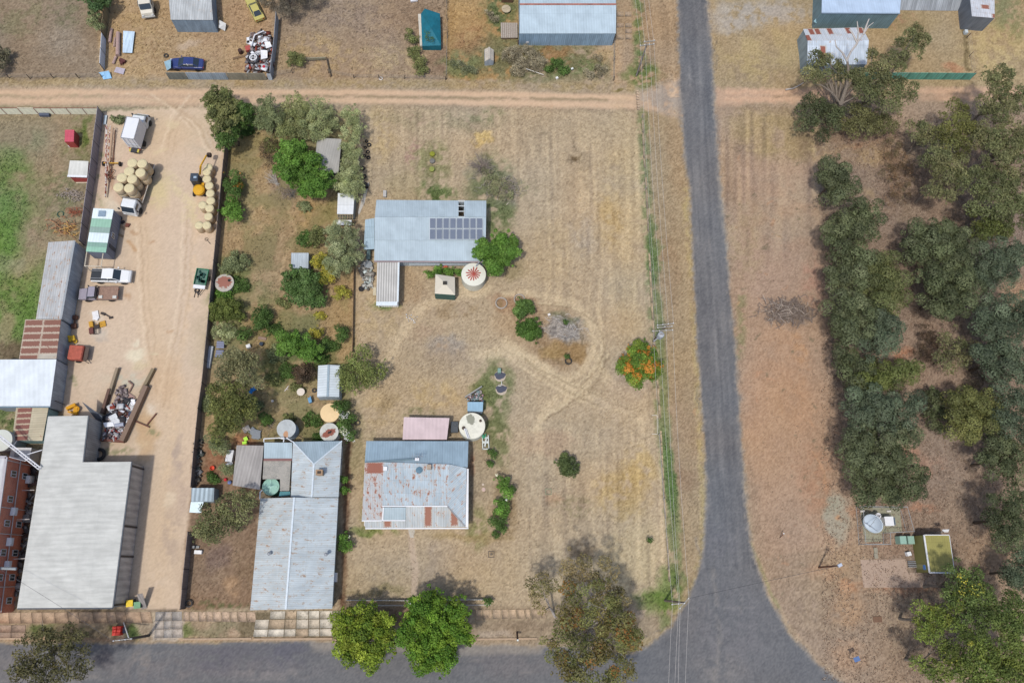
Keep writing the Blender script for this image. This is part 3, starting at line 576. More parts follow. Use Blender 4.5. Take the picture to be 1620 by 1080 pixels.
for t in(.02,.45,.66,.99):
 q=along(Wi,3,t,.1);MB().box((q.x,q.y,ZB/2-.1),(.16,.16,ZB-.3)).build('wall_post',mat((82,72,68)),root)
for i,(t0,t1)in enumerate(((.03,.44),(.46,.65),(.67,.98))):
 a,b=along(Wi,3,t0,.12),along(Wi,3,t1,.12);MB().panel(a,b,3.9,3.9,.06,.15).build('wall_panel',cor((164,158,152),.9,.03),root)
RL1=roof('long_roofing',(186,188,188),rib=.3,su=1.25,sv=2.6,svar=.05,rust=.27,srust=.0,flip=True,joint=.3,rustc=(150,110,88))
RL2=roof('rusted_bar_roofing',(190,182,168),rib=.3,su=.95,sv=2.45,svar=.05,rust=.2,srust=.85,flip=False,joint=.2,rustc=(142,92,78))
RL3=roof('half_rusted_roofing',(192,182,156),rib=.3,su=.9,sv=2.3,svar=.04,rust=.12,srust=.0,flip=False,joint=.2,rustc=(140,84,76))
def quad_shed(name,label,C,z,rm,wm,ov=.1):
 P=[at(x,y,zz)for(x,y),zz in zip(C,z)];c=sum(P,Vector())/4;r=thing(name,label,'shed',(c.x,c.y,0))
 MB().slab([P[0],P[3],P[2],P[1]],.06).build('roof',rm,r);Wi=inset(P,ov);MB().walls(Wi,[w.z-.08 for w in Wi]).build('wall',wm,r);return r,P,Wi
r,P,Wi=quad_shed('long_shed','long narrow shed with pale spotted rust roof between paddock and yard',[(76.6,383),(118.9,380.5),(97.2,504.5),(56.7,504.5)],(2.9,3.1,3.1,2.9),RL1,WG)
m=MB().slab([P[1]+Vector((.03,0,-.02)),P[2]+Vector((.03,0,-.02)),P[2]+Vector((-.18,0,.06)),P[1]+Vector((-.18,0,.06))],.05).build('edge_flashing',mat((170,176,180)),r)
r,P,Wi=quad_shed('rusty_shed','low shed with two columns of rust red roof sheets beside the red bin',[(40,505.2),(96.4,505.2),(89,567.6),(30,567.6)],(2.8,3.05,3.05,2.8),RL2,WG)
r,P,Wi=quad_shed('white_shed','white roofed shed at the left edge south of the rusty shed',[(-14,568.6),(89.2,568.2),(79.2,643.2),(-14,643.2)],(3.2,3.2,3.2,3.2),roof('white_roofing',(226,234,238),rib=.6,ribk=.03,su=2,sv=8,svar=.01,streak=.04,flip=True,joint=.1),WG)
MB().bar(P[3]+Vector((0,0,-.08)),P[2]+Vector((0,0,-.08)),.14,.16).build('gutter',mat((140,168,186)),r)
r,P,Wi=quad_shed('half_rusted_shed','small shed with rust red and tan roof beside the brick building',[(25.5,644.6),(76.6,644.6),(66.9,697),(18.9,696.8)],(2.6,2.75,2.75,2.6),RL3,cor((120,150,150)))
u_=Vector((0,0,.03));MB().slab([P[0].lerp(P[1],.04)+u_,P[3].lerp(P[2],.04)+u_,P[3].lerp(P[2],.5)+u_,P[0].lerp(P[1],.5)+u_],.02).build('rusted_sheet',roof('rusted_strip',(192,182,156),rib=.3,su=.72,sv=2.35,srust=.97,rust=.1,rustc=(140,84,76)),r)
m=MB();a,b=at(130,636,2.6),at(161.5,659,2.6);m.slab([a,b,at(161,668,0),at(152,664,0)],.05)
tag(m.build('leaning_sheet',cor((88,94,104),.3)),'dark corrugated sheet leaning at the north end of the works shed','sheet')
g=thing('mesh_gate','black steel mesh gate between the white shed and the works shed','gate',at(90,645))
m=MB();a,b=at(79,632),at(103,640)
for t in np.linspace(0,1,9):q=a.lerp(b,t);m.tube(q+Vector((0,0,.1)),q+Vector((0,0,2.2)),.025,n=5)
m.build('bars',mat((58,58,64)),g)
for z in(.12,1.1,2.2):MB().tube(a+Vector((0,0,z)),b+Vector((0,0,z)),.035,n=5).build('rail',mat((58,58,64)),g)
C=[(147.8,329.3),(179.8,331),(167.3,399.5),(136,397.8)];P=[at(x,y,2.9)for x,y in C]
r=thing('site_office','blue grey portable office with green and white banded roof and wooden ramps','office',(at(160,368).x,at(160,368).y,0))
Wi=inset(P,.06);MB().walls(Wi,[2.82]*4,.1,.35).build('wall',cor((104,110,124),.35,.03),r)
def lp(t):return P[0].lerp(P[3],t),P[1].lerp(P[2],t)
for t0,t1,c in((0,.235,(226,238,240)),(.235,.43,(150,190,168)),(.43,.56,(146,170,160)),(.56,.78,(222,236,238)),(.78,.88,(136,170,156)),(.88,1,(150,194,172))):
 a,b=lp(t0);c2,d2=lp(t1-.002);MB().slab([a,b,d2,c2],.07).build('roof_sheet',roof('banded_%d'%int(t0*100),c,rib=.4,ribk=.05,su=1,sv=5,svar=.02,streak=.05,joint=0),r)
a,b=lp(.12);q=a.lerp(b,.48);MB().box((q.x,q.y,q.z+.05),(.95,.85,.1)).build('skylight',mat((140,160,176),.3),r)
win(r,along(Wi,1,.48,.07),along(Wi,1,.60,.07),1.4,2.3);MB().panel(along(Wi,1,.76,.07),along(Wi,1,.85,.07),2.4,2.4,.06,.45).build('door',mat((70,74,84)),r)
m=MB()
for t in(.1,.9):
 for i in(0,1):q=P[0].lerp(P[3],t).lerp(P[1].lerp(P[2],t),.12+.76*i);MB().box((q.x,q.y,.18),(.3,.3,.35)).build('stump',CONC,r)
for i,(x0,y0,x1,y1)in enumerate(((179,346,199,361.5),(178.5,363,196,373))):
 m=MB();m.slab([at(x0,y0,.45),at(x1,y1,.05),at(x1-2,y1+3,.05),at(x0-2,y0+3,.45)],.08)
 tag(m.build('ramp',WOOD),['wide wooden ramp up to the portable office, the northern one','narrow wooden ramp up to the portable office, the southern one'][i],'ramp')
m=MB();Q=[at(x,y,2.4)for x,y in((137.5,398.5),(163.5,399.5),(159.8,421.5),(134,420.7))]
for i in range(4):m.tube(Q[i],Q[(i+1)%4],.06,n=6)
for i in(2,3):m.tube(Q[i],Vector((Q[i].x,Q[i].y,0)),.06,n=6)
tag(m.build('pipe_frame',mat((214,204,184),.5)),'pale open pipe frame at the south end of the portable office','frame')
r,P,Wi=simple('garden_shed','small shed with white roof and red walls beside the grey fence','shed',[(110.5,254),(140,255),(138,279.5),(107,278.5)],1.9,roof('garden_shed_roofing',(216,216,208),rib=.5,ribk=.04,su=1,sv=3,streak=.06),WRED,.12)
MB().bar(P[3]+Vector((0,0,.02)),P[2]+Vector((0,0,.02)),.3,.1).build('gutter',WHITE,r)
r,P,Wi=simple('cubby_house','small cubby house with pink red roof in the west paddock','cubby house',[(102.8,205.5),(117.4,205.5),(116.5,224.5),(102.2,224.3)],1.6,roof('cubby_roofing',(206,92,108),rib=.4,ribk=.05,su=2,sv=.8,streak=.05),WRED,.05,slope=0)
MB().box((at(116.5,229).x,at(116.5,229).y,.2),(1.1,.9,.4)).build('step',WHITE,r)
r,P,Wi=simple('kennel','tiny gabled shed with pale rust flecked roof among grey weeds','shed',[(766.7,78),(781,79),(781,96.5),(767,97.5)],1.1,roof('kennel_roofing',(206,198,184),rib=.2,rust=.25,su=.5,sv=2),WG,.05,ridge=.55,ridge_axis='y')
r,P,Wi=simple('corrugated_shed','grey corrugated shed with streaked roof near the blue sedan','shed',[(263,-45),(331,-45),(336.8,32),(270,31.5)],2.9,roof('streaked_roofing',(188,192,192),rib=.35,su=.8,sv=9,svar=.06,rust=.12,streak=.2,rustc=(176,150,130),joint=.2),WB,.1)
m=MB().slab([at(347,32,1.4),at(357.5,37.5,.9),at(356,49.5,.2),at(346,44,.9)],.03);tag(m.build('loose_sheet',mat((226,226,222))),'white sheet leaning on the east wall of the corrugated shed','sheet')
r,P,Wi=simple('blue_roof_barn','long barn with pale blue roof, a rusty ridge and grey walls at the top','barn',[(821.5,-28),(972.5,-28),(974.4,53.3),(822,53.3)],2.9,roof('pale_blue_roofing',(184,202,212),rib=.4,ribk=.05,su=1.3,sv=3.2,svar=.025,streak=.06,joint=.3),cor((126,148,166),.3),.1,ridge=.7,gut=mat((168,112,98),var=.3,sc=1.2))
MB().panel(along(Wi,4-1,.9,.06),along(Wi,3,.93,.06),1,1,.05,.6).build('wall_vent',WHITE,r)
q=along(Wi,3,.1,.5);
r,P,Wi=simple('open_frame_shed','small timber pallet deck beside the blue roofed barn','deck',[(792,36),(818.5,36.5),(818.5,60),(792.5,60.5)],.5,mat((150,138,126),var=.3,sc=6),WOOD,.15)
m=MB()
for i in range(9):a=at(793.5+i*3,36.5,.56);b=at(793.8+i*3,60,.56);m.bar(a,b,.16,.04)
m.build('slat',mat((178,168,156),var=.25,sc=5),r)
EB=roof('blue_white_roofing',(186,206,228),rib=.4,ribk=.04,su=1.3,sv=8,svar=.02,streak=.05,joint=.1)
r,P,Wi=simple('farm_shed','large shed with smooth pale blue roof and teal grey walls at the top right','shed',[(1302,-70),(1431,-70),(1423.5,21.8),(1299.8,21)],3.6,EB,cor((104,128,136),.3,.05),.08)
MB().bar(P[3],P[2],.15,.16).build('gutter',mat((150,170,190)),r)
r,P,Wi=simple('lean_to','grey corrugated lean-to joining the two sheds at the top right','shed',[(1431,-70),(1540,-70),(1530,-18),(1429,-18)],2.6,WG,roof('patched_cladding',(158,164,170),rib=.3,su=.8,sv=4,svar=.16,streak=.25,rust=.05),.05)
m=MB();m.slab([at(1424,-14,2.2),at(1531,-14,2.2),at(1515,17.5,.05),at(1424,16.5,.05)],.06);m.build('sloping_wall',roof('sloping_cladding',(160,166,172),rib=.3,su=.85,sv=5,svar=.14,streak=.22,rust=.03),r)
r,P,Wi=simple('rust_patched_shed','narrow tall shed with pale roof spotted with rust by the top right corner','shed',[(1531,-40),(1572.5,-40),(1573.8,29),(1537.8,26)],3.2,roof('spotted_roofing',(204,208,214),rib=.3,su=1.6,sv=.8,srust=.12,rust=.2,svar=.05,rustc=(160,96,74)),WDK,.06)
Z1,Z2=2.6,3.5
NW_,NE_,RW_,RE_,SE_,SW_=at(1270.7,46.2,Z1),at(1364,43.6,Z1),at(1277.8,64.6,Z2),at(1374.6,64.2,Z2),at(1371.2,102.3,Z1),at(1276.8,102.3,Z1)
r=thing('gabled_shed','gabled shed with pale roof and brick red rust patches beside the large gum','shed',(at(1320,80).x,at(1320,80).y,0))
RP=roof('patchy_roofing',(206,212,218),rib=.28,su=1.0,sv=1.5,svar=.06,rust=.18,srust=.24,rustc=(158,84,62),stain=(206,186,156));RP2=roof('patchy_roofing_south',(200,212,224),rib=.28,su=1.05,sv=3.0,svar=.07,rust=.15,srust=.05,rustc=(158,84,62),stain=(206,190,160),streak=.16)
MB().slab([NE_,NW_,RW_,RE_],.05).build('roof',RP,r);MB().slab([SW_,SE_,RE_,RW_],.05).build('roof',RP2,r)
Wi=inset([NW_,NE_,RE_,SE_,SW_,RW_],.1);MB().walls(Wi,[w.z-.07 for w in Wi]).build('wall',cor((122,136,142),.3),r)
r=thing('long_house','long house with pale blue iron roof running down to the footpath','house',(at(480,830).x,at(480,830).y,0))
HR=roof('house_iron',(192,202,206),rib=.22,ribk=.1,su=.75,sv=3.4,svar=.035,streak=.10,rust=.3,rustc=(176,152,134),stain=(190,190,182),flip=False,joint=.25)
HR2=roof('house_iron_west',(186,194,196),rib=.22,ribk=.1,su=.75,sv=3.4,svar=.035,streak=.10,rust=.32,rustc=(176,148,126),stain=(190,188,180),joint=.25)
zE,zR,zR2=2.9,4.35,3.9
nw,ne=at(463.5,698.3,zE),at(541,697.3,zE);apx=at(496.7,734,zR2);rj=at(493.2,786,zR2);wj=at(460,786,zE)
MB().slab([ne,nw,apx],.06).build('roof',roof('house_iron_hip',(166,184,194),rib=.22,ribk=.1,su=.75,sv=3.4,svar=.03,streak=.08),r)
MB().slab([nw,wj,rj,apx],.06).build('roof',HR,r)
ej=at(535.5,786,zE);MB().slab([ej,ne,apx,rj],.06).build('roof',HR,r)
r1,r2=at(465.5,786.5,zR),at(452,963.5,zR);se,sw,wn=at(525.6,962.2,zE),at(395.7,964.6,zE),at(412,788,zE)
ej2=at(535.3,787.2,zE)
MB().slab([se,ej2,r1,r2],.06).build('roof',HR,r);MB().slab([wn,sw,r2,r1],.06).build('roof',HR2,r)
rc=MB();rc.bar(r1+Vector((0,0,.03)),r2+Vector((0,0,.03)),.22,.05);rc.bar(apx+Vector((0,0,.03)),rj+Vector((0,0,.03)),.2,.05);rc.bar(nw+Vector((0,0,.03)),apx+Vector((0,0,.03)),.16,.05);rc.bar(ne+Vector((0,0,.03)),apx+Vector((0,0,.03)),.16,.05);rc.build('ridge_cap',mat((206,218,226),.4),r)
Wn=inset([nw,ne,ej,wj],.35);MB().walls(Wn,[zE-.1]*4).build('wall',mat((196,204,204)),r)
a,b,c,d=wn+Vector((.3,-.1,0)),ej2+Vector((-.45,-.1,0)),se+Vector((-.4,.12,0)),sw+Vector((.3,.12,0))
t_=r1+Vector((0,-.1,0));t2=r2+Vector((0,.12,0))
MB().walls([a,t_,b,c,t2,d],[zE-.02,zR-.12,zE-.02,zE-.02,zR-.12,zE-.02]).build('wall',mat((190,200,202)),r)
W_=[b,c]
for t0,t1 in((.04,.09),(.2,.27),(.42,.5)):
 q0,q1=b.lerp(c,t0)+Vector((.1,0,0)),b.lerp(c,t1)+Vector((.1,0,0));win(r,q0,q1,1.0,2.2)
win(r,Wn[1].lerp(Wn[2],.25)+Vector((.1,0,0)),Wn[1].lerp(Wn[2],.42)+Vector((.1,0,0)),1.0,2.2)
q=c.lerp(b,.27);MB().box((q.x+.35,q.y,1.4),(.45,1.1,.8)).build('air_conditioner',WHITE,r)
q=at(506.7,748,3.9);m=MB().box((q.x,q.y,4.0),(.75,.6,1.3));m.box((q.x,q.y,4.68),(.85,.7,.1));ch=m.build('chimney',mat((168,140,112),.9,var=.2,sc=6),r);MB().box((q.x,q.y,4.74),(.45,.32,.06)).build('flue_opening',mat((70,60,52)),ch)
for x,y in((427.3,875.5),(516.7,876.5)):
 q=at(x,y,3.6);m=MB().tube((q.x,q.y,3.2),(q.x,q.y,4.05),.09,n=8);m.lathe((q.x,q.y,4.05),[(.2,0),(.24,.06),(.05,.2)],10);m.build('roof_vent',STEEL,r)
a=[at(417.8,699.5,2.7),at(462,699.8,2.7),at(462,725,2.7),at(417.4,725,2.7)]
MB().slab([a[3],a[2],a[1],a[0]],.08).build('flat_roof',roof('flat_blue_roofing',(176,194,202),rib=.3,ribk=.04,streak=.06),r)
MB().bar(a[3]+Vector((0,-.15,0)),a[2]+Vector((0,-.15,0)),.28,.16).build('gutter',mat((138,102,98)),r)
PEB=NT('pebbled_flat_roof');g_=PEB.n('ShaderNodeNewGeometry').outputs['Position'];nn=PEB.noise(g_,9,5,.8)
PEB.bump(nn,.05,.6);PEB.done(PEB.mix(PEB.ramp(nn,.52,.62),PEB.mix(PEB.ramp(PEB.noise(g_,.8),.4,.6),alb((168,164,156)),alb((150,148,142))),alb((196,192,178))),.95);PEB=PEB.m
F6=[(417,728),(460.5,728),(457.6,776),(443,776),(443,757.5),(415.5,757.5)]
MB().slab([at(x,y,2.55)for x,y in F6],.1).build('flat_roof',PEB,r)
MB().walls(inset([at(x,y,2.5)for x,y in((418.3,700),(461.5,700),(459.5,756),(416,756))],.2),[2.45]*4).build('wall',mat((186,176,164)),r)
m=MB()
for x,y in((443.6,775),(457,775)):q=at(x,y,2.4);MB().box((q.x,q.y,1.2),(.12,.12,2.4)).build('post',WHITE,r)
MB().slab([at(443,777,2.3),at(459,777,2.3),at(459,783.5,2.3),at(441,785,2.3)],.04).build('shade_sheet',mat((84,140,148)),r)
m=MB();zz=2.8
for A,B in(((417.5,699),(417.5,693.6)),((417.5,693.6),(449.5,692)),((449.5,692),(448.5,699)),((441,692),(448,694)),((453,692),(463,698.5)),((415,774.5),(411.5,778)),((411.5,778),(411,789))):m.tube(at(*A,zz),at(*B,zz),.07,n=6)
m.build('downpipe',WHITE,r)
r,P,Wi=simple('carport','open sided carport with brownish grey roof on the west side of the long house','carport',[(374.4,704),(417,704.4),(411,774.4),(367.8,767.5)],2.6,roof('brown_grey_roofing',(168,164,160),rib=.4,ribk=.08,su=.9,sv=8,svar=.06,streak=.14),mat((120,112,104)),.3)
r=thing('cottage','cottage with blue rear roof and rust streaked iron front roof on the dry lawn','house',(at(657,765).x,at(657,765).y,0))
CB=roof('blue_rear_roofing',(150,172,186),rib=.32,ribk=.06,su=.9,sv=6,svar=.03,streak=.08,joint=.1)
z0,z1=2.7,3.2
A=[at(579.5,697.2,2.55),at(741,697.5,2.55),at(740,738.5,3.3),at(577,731.2,3.3)]
MB().slab(A,.06,uax=(A[1]-A[0]).normalized()).build('roof',CB,r)
CR=roof('rust_streaked_iron',(178,192,200),rib=.22,ribk=.1,su=3.0,sv=1.6,svar=.05,rust=.33,srust=.0,rustc=(158,96,72),stain=(196,180,160),joint=.5,streak=.12)
CR2=roof('rusted_west_sheets',(184,188,190),rib=.22,ribk=.1,su=2.9,sv=1.45,svar=.05,rust=.4,srust=.2,rustc=(156,88,66),stain=(196,176,156),joint=.5)
zt=3.55;n0=at(577,731.5,zt-.1);n1=at(606,731,zt);n2=at(741-3,739,zt-.1);
w0,w1,w2,w3=at(577,731.6,3.45),at(606.3,730.6,3.5),at(604.5,823.2,2.75),at(572.3,823.4,2.7)
MB().slab([w3,w2,w1,w0],.05).build('roof',CR2,r)
m0,m1,m2,m3=at(606.4,730.6,3.5),at(711,734,3.5),at(707.6,800.3,3.0),at(604.8,800.3,3.0)
MB().slab([m3,m2,m1,m0],.05).build('roof',CR,r)
e0,e1,e2=at(711.1,734,3.5),at(738,740,3.3),at(736,832.5,2.62)
MB().slab([m2,e2,e1,e0],.05).build('roof',roof('east_iron',(178,192,200),rib=.22,ribk=.1,su=2.4,sv=1.6,svar=.06,rust=.3,rustc=(164,108,84),stain=(200,184,164),joint=.4),r)
v0,v1,v2,v3=at(642.3,800.6,2.95),at(707.6,800.6,2.95),at(736,833,2.6),at(642.3,834.5,2.6)
CV=roof('verandah_iron',(184,190,190),rib=.3,ribk=.1,su=1.1,sv=4,svar=.06,rust=.27,srust=.12,rustc=(164,104,80),stain=(198,182,160),joint=.1,streak=.16)
MB().slab([v3,v2,v1,v0],.05).build('verandah_roof',CV,r)
b0,b1,b2,b3=at(606.8,802,3.05),at(642,802,3.05),at(641.7,823,2.8),at(605.6,823,2.8)
MB().slab([b3,b2,b1,b0],.05).build('roof',roof('gable_sheet',(170,186,192),rib=.3,ribk=.05,su=1.2,sv=4,streak=.06,rust=.1),r)
f0,f1,f2,f3=at(577.5,824,2.66),at(642,824,2.66),at(642,835,2.5),at(578,835.5,2.5)
MB().slab([f3,f2,f1,f0],.05).build('verandah_roof',CV,r)
m=MB();u=Vector((0,0,.05))
for p,q in((at(604.6,800.4,3.05),at(707.8,800.3,3.02)),(w3,w2),(b3,b2),(at(578,835.7,2.5),at(741,835.3,2.5)),(at(606.4,802,3.05),at(605.4,823,2.8))):m.bar(p+u,q+u,.14,.07)
m.build('flashing',WHITE,r)
MB().bar(m2+u,e2+u,.16,.05).build('hip_cap',mat((150,150,150),var=.2),r)
m=MB().slab([at(738.4,741,3.0),at(741.3,741,3.0),at(740.8,834,2.6),at(736.4,833,2.6)],.06);m.build('east_gutter',WHITE,r)
Wi=[at(*p,2.5)for p in((580.5,702),(738.5,702),(736.5,831),(576.5,831))];MB().walls(Wi,[2.4,2.4,2.45,2.45]).build('wall',mat((214,214,210)),r)
win(r,along(Wi,1,.2),along(Wi,1,.3),.9,2.1);win(r,along(Wi,1,.6),along(Wi,1,.7),.9,2.1)
q=at(609.7,741,3.5);MB().box((q.x,q.y,3.55),(.5,.5,.3)).build('roof_vent',WHITE,r)
q=at(663,743.5,3.5);MB().lathe((q.x,q.y,3.52),[(.42,0),(.42,.08),(.05,.16)],16).build('roof_vent',mat((96,128,146)),r)
q=at(679,739,3.5);m=MB().box((q.x,q.y,3.7),(.55,.6,.7));m.build('chimney',mat((176,160,142),.9,var=.25,sc=6),r)
an=MB();q=at(661,724,3.3);an.tube((q.x,q.y,3.2),(q.x,q.y,4.6),.035,n=5)
for k in range(5):an.tube((q.x-.6+k*.3,q.y-.45,4.6+.02*k),(q.x-.6+k*.3,q.y+.45,4.6+.02*k),.02,n=4)
an.tube((q.x-.75,q.y,4.6),(q.x+.75,q.y,4.68),.025,n=4);an.build('aerial',STEEL,r)
MB().box((q.x-.1,q.y-.2,3.42),(.55,.35,.14)).build('solar_tube',WHITE,r)
MB().bar(at(577,731.4,3.36),at(655,725.5,3.3),.22,.1).build('valley',mat((110,132,142)),r)
r,P,Wi=simple('pink_roof_shed','low shed with pale pink roof behind the cottage','shed',[(638.9,659.5),(711,661),(706.8,695),(636.9,695)],2.3,roof('pink_roofing',(212,192,192),rib=.5,ribk=.03,su=1.0,sv=7,svar=.02,streak=.04,joint=0),mat((120,104,98)),.2)
r,P,Wi=simple('blue_garden_shed','small garden shed with light blue roof north of the cream tank','shed',[(739.5,635.5),(764.4,635.5),(763.6,651),(739.5,650)],1.9,roof('light_blue_roofing',(150,184,204),rib=.4,ribk=.03,su=1,sv=3,streak=.04),WG,.08)
r=thing('machinery_shed','big shed with pale blue iron roof and two rows of solar panels','shed',(at(680,365).x,at(680,365).y,0))
MR=roof('machinery_iron',(178,194,202),rib=.25,ribk=.06,su=.8,sv=4.2,svar=.03,streak=.06,joint=.25)
zr,ze=3.5,2.4;zn=2.9
N0,N1,N2,N3=at(595.5,316.2,zn),at(725.5,317.2,zn),at(725.3,343,zr),at(593,343,zr)
MB().slab([N1,N0,N3,N2],.06).build('roof',MR,r)
MB().slab([at(769.3,317.5,zn),at(734.3,317.3,zn),at(734,343,zr),at(769,343,zr)],.06).build('roof',MR,r)
MB().slab([at(592.6,380,3.0),at(768.4,380.5,3.0),at(769,343.4,zr),at(593,343.4,zr)],.06).build('roof',MR,r)
MB().slab([at(592,412.2,ze),at(767.8,413.2,ze),at(768.4,380,2.94),at(592.6,379.5,2.94)],.06).build('roof',MR,r)
for t in(0,.33,.66,1):MB().bar(at(725.5,317.5,zn).lerp(at(725.3,343,zr),t)+Vector((-.1,0,-.02)),at(734.3,317.5,zn).lerp(at(734,343,zr),t)+Vector((.1,0,-.02)),.12,.08).build('purlin',mat((200,206,206)),r)
Wi=inset([at(596,317,zn),at(769,318,zn),at(767,411,ze),at(593,411,ze)],.15);MB().walls(Wi,[2.75,2.75,2.25,2.25]).build('wall',cor((150,160,166),.3),r)
MB().bar(at(592,412.8,ze)+Vector((0,-.06,-.03)),at(767.8,413.8,ze)+Vector((0,-.06,-.03)),.14,.14).build('gutter',mat((168,150,150)),r)
MB().slab([at(577.8,347.5,2.3),at(592.5,345,2.6),at(592,394,2.6),at(575.5,395,2.3)][::-1],.05).build('lean_to_roof',roof('lean_to_iron',(172,194,206),rib=.25,su=3,sv=1.7,svar=.06,joint=.6,streak=.08),r)
m=MB()
for x,y in((579,349),(577,371),(577,392)):q=at(x,y,2.2);MB().box((q.x,q.y,1.1),(.12,.12,2.2)).build('post',mat((110,100,90)),r)
MB().slab([at(647,413.5,1.2),at(748,414.5,1.2),at(748,420,.9),at(647,420,.9)][::-1],.08).build('verandah_rail',mat((150,158,162),var=.25,sc=4),r)
SOL=NT('solar_cells');uv=SOL.n('ShaderNodeUVMap').outputs[0];sp=SOL.n('ShaderNodeSeparateXYZ');SOL.L.new(uv,sp.inputs[0])
gx=SOL.math('FRACT',SOL.math('DIVIDE',sp.outputs[0],.16));gy=SOL.math('FRACT',SOL.math('DIVIDE',sp.outputs[1],.16))
gl=SOL.math('MAXIMUM',SOL.math('LESS_THAN',gx,.12),SOL.math('LESS_THAN',gy,.12))
SOL.done(SOL.mix(gl,alb((92,104,124)),alb((158,166,176))),.25,0,.5);SOL=SOL.m
C0,C1,C2,C3=at(679.5,345.5,zr-.02),at(764,345.5,zr-.02),at(764,380,3.08),at(679,380,3.08)
for j in range(2):
 for i in range(8):
  def cc(u,v):return(C0 .lerp(C1,u)).lerp(C3 .lerp(C2,u),v)
  u0,u1,v0_,v1_=i/8+.006,(i+1)/8-.006,j/2+.012,(j+1)/2-.012;up=Vector((0,0,.16))
  fr=MB().slab([cc(u0,v1_)+up,cc(u1,v1_)+up,cc(u1,v0_)+up,cc(u0,v0_)+up],.05).build('panel_frame',mat((206,212,216),.3),r)
  du,dv=.006,.014;up2=Vector((0,0,.175))
  MB().slab([cc(u0+du,v1_-dv)+up2,cc(u1-du,v1_-dv)+up2,cc(u1-du,v0_+dv)+up2,cc(u0+du,v0_+dv)+up2],.012).build('solar_panel',SOL,fr)
r,P,Wi=simple('ribbed_annex','long white annex with ribbed roof south of the solar panel shed','annex',[(596.7,415),(630.3,415),(628.6,477.5),(595.3,477.5)],2.35,roof('ribbed_annex_roofing',(196,194,188),rib=.34,ribk=.3,su=1.4,sv=8,svar=.02,streak=.08,joint=0),WW,.1)
m=MB();m.bar(P[1]+Vector((.05,0,.02)),P[2]+Vector((.05,0,.02)),.2,.08);m.bar(P[3]+Vector((0,-.25,0)),P[2]+Vector((0,-.25,0)),.55,.08);m.build('gutter',mat((222,232,236),.4),r)
win(r,along(Wi,1,.25),along(Wi,1,.42),.9,1.9)
m=MB().slab([at(590.5,454,.9),at(595,454,.9),at(595,467,.9),at(590,467,.9)],.06).build('leaning_board',mat((196,186,160)));tag(m,'beige board propped against the west side of the ribbed annex','board')
r,P,Wi=simple('garden_shelter','grey flat roofed shelter between the bright green tree and the silver bushes','shelter',[(501.8,218),(540.2,220),(535.3,275.3),(497,269)],2.5,roof('grey_shelter_roofing',(172,170,164),rib=.35,ribk=.05,su=.9,sv=7,svar=.03,streak=.07),mat((84,80,74)),.5)
r,P,Wi=simple('poultry_pen','white sheeted pen with an open timber frame at its south end','pen',[(534.6,305.6),(560.8,305.6),(558.6,339),(533.2,338.6)],1.9,roof('white_sheet',(228,232,234),rib=.5,ribk=.03,su=2.4,sv=1.35,streak=.04,joint=.6),mat((150,160,160)),.08)
m=MB()
for i in range(7):q0,q1=at(534+i*4,340,1.8),at(534.3+i*3.9,347.5,1.6);m.bar(q0,q1,.08)
for yy,zz in((340,1.8),(344,1.7),(347.5,1.6)):m.bar(at(533.5,yy,zz),at(558.5,yy,zz),.08)
for x in(534,558):q=at(x,347.5,1.6);m.bar(q,(q.x,q.y,0),.09)
m.build('timber_frame',mat((150,132,100)),r)
m=MB().slab([at(532.5,348,1.5),at(556.5,348,1.5),at(556,356,1.4),at(532,356,1.4)][::-1],.05).build('south_sheet',WHITE,r)
r,P,Wi=simple('tool_shed','small grey roofed shed north of the dense round bush in the garden','shed',[(460.8,400),(488.2,400),(487.8,424.3),(460.4,424)],1.7,roof('tool_shed_roofing',(180,190,196),rib=.3,ribk=.08,su=.9,sv=3,svar=.06,streak=.15),cor((138,152,162)),.06)
r,P,Wi=simple('white_garden_shed','white ribbed gable shed beside the wide olive tree','shed',[(503.3,578),(537.8,577.8),(536.5,627.6),(501.5,627.6)],2.1,roof('white_garage_roofing',(208,218,222),rib=.35,ribk=.1,su=1.1,sv=3,svar=.02,streak=.06),cor((150,162,170)),.06,ridge=.35,ridge_axis='y',gut=mat((150,168,178)))
r,P,Wi=simple('kiosk_shelter','cream square gazebo with vented top beside the red star tank','gazebo',[(689,433.5),(719.5,438),(720,466.5),(687.8,464.3)],2.2,mat((214,206,188),.8,var=.04),mat((70,104,96)),.05)
for ch in list(r.children):
 if ch.name.startswith('roof'):bpy.data.objects.remove(ch)
cc_=sum(P,Vector())/4+Vector((0,0,.75));m=MB()
for i in range(4):m.slab([P[i],P[(i+1)%4],cc_],.03)
m.build('canopy',mat((216,208,190),.8,var=.04),r);MB().box((cc_.x,cc_.y,cc_.z+.02),(.55,.5,.12)).build('vent_cap',mat((60,56,50)),r)
BRK=NT('brickwork');uvn=BRK.n('ShaderNodeUVMap').outputs[0];bt=BRK.n('ShaderNodeTexBrick');BRK.L.new(uvn,bt.inputs['Vector']);bt.inputs['Scale'].default_value=1.0
bt.inputs['Color1'].default_value=(*alb((196,100,70),.9),1);bt.inputs['Color2'].default_value=(*alb((172,84,62),.9),1);bt.inputs['Mortar'].default_value=(*alb((188,160,140),1),1)
bt.inputs['Mortar Size'].default_value=.012;bt.inputs['Brick Width'].default_value=.23;bt.inputs['Row Height'].default_value=.086
gg=BRK.n('ShaderNodeNewGeometry').outputs['Position'];vv_=BRK.ramp(BRK.noise(gg,.8,6),.3,.7,.85,1.1);BRK.done(BRK.mix(1.0,bt.outputs['Color'],BRK.xyz(vv_,vv_,vv_),'MULTIPLY'),.9,0,.2);BRK=BRK.m
HB=5.9;n_e,s_e=at(50,733),at(20.5,966);n_w,s_w=at(50,733)+Vector((-12,.3,0)),at(20.5,966)+Vector((-12,0,0))
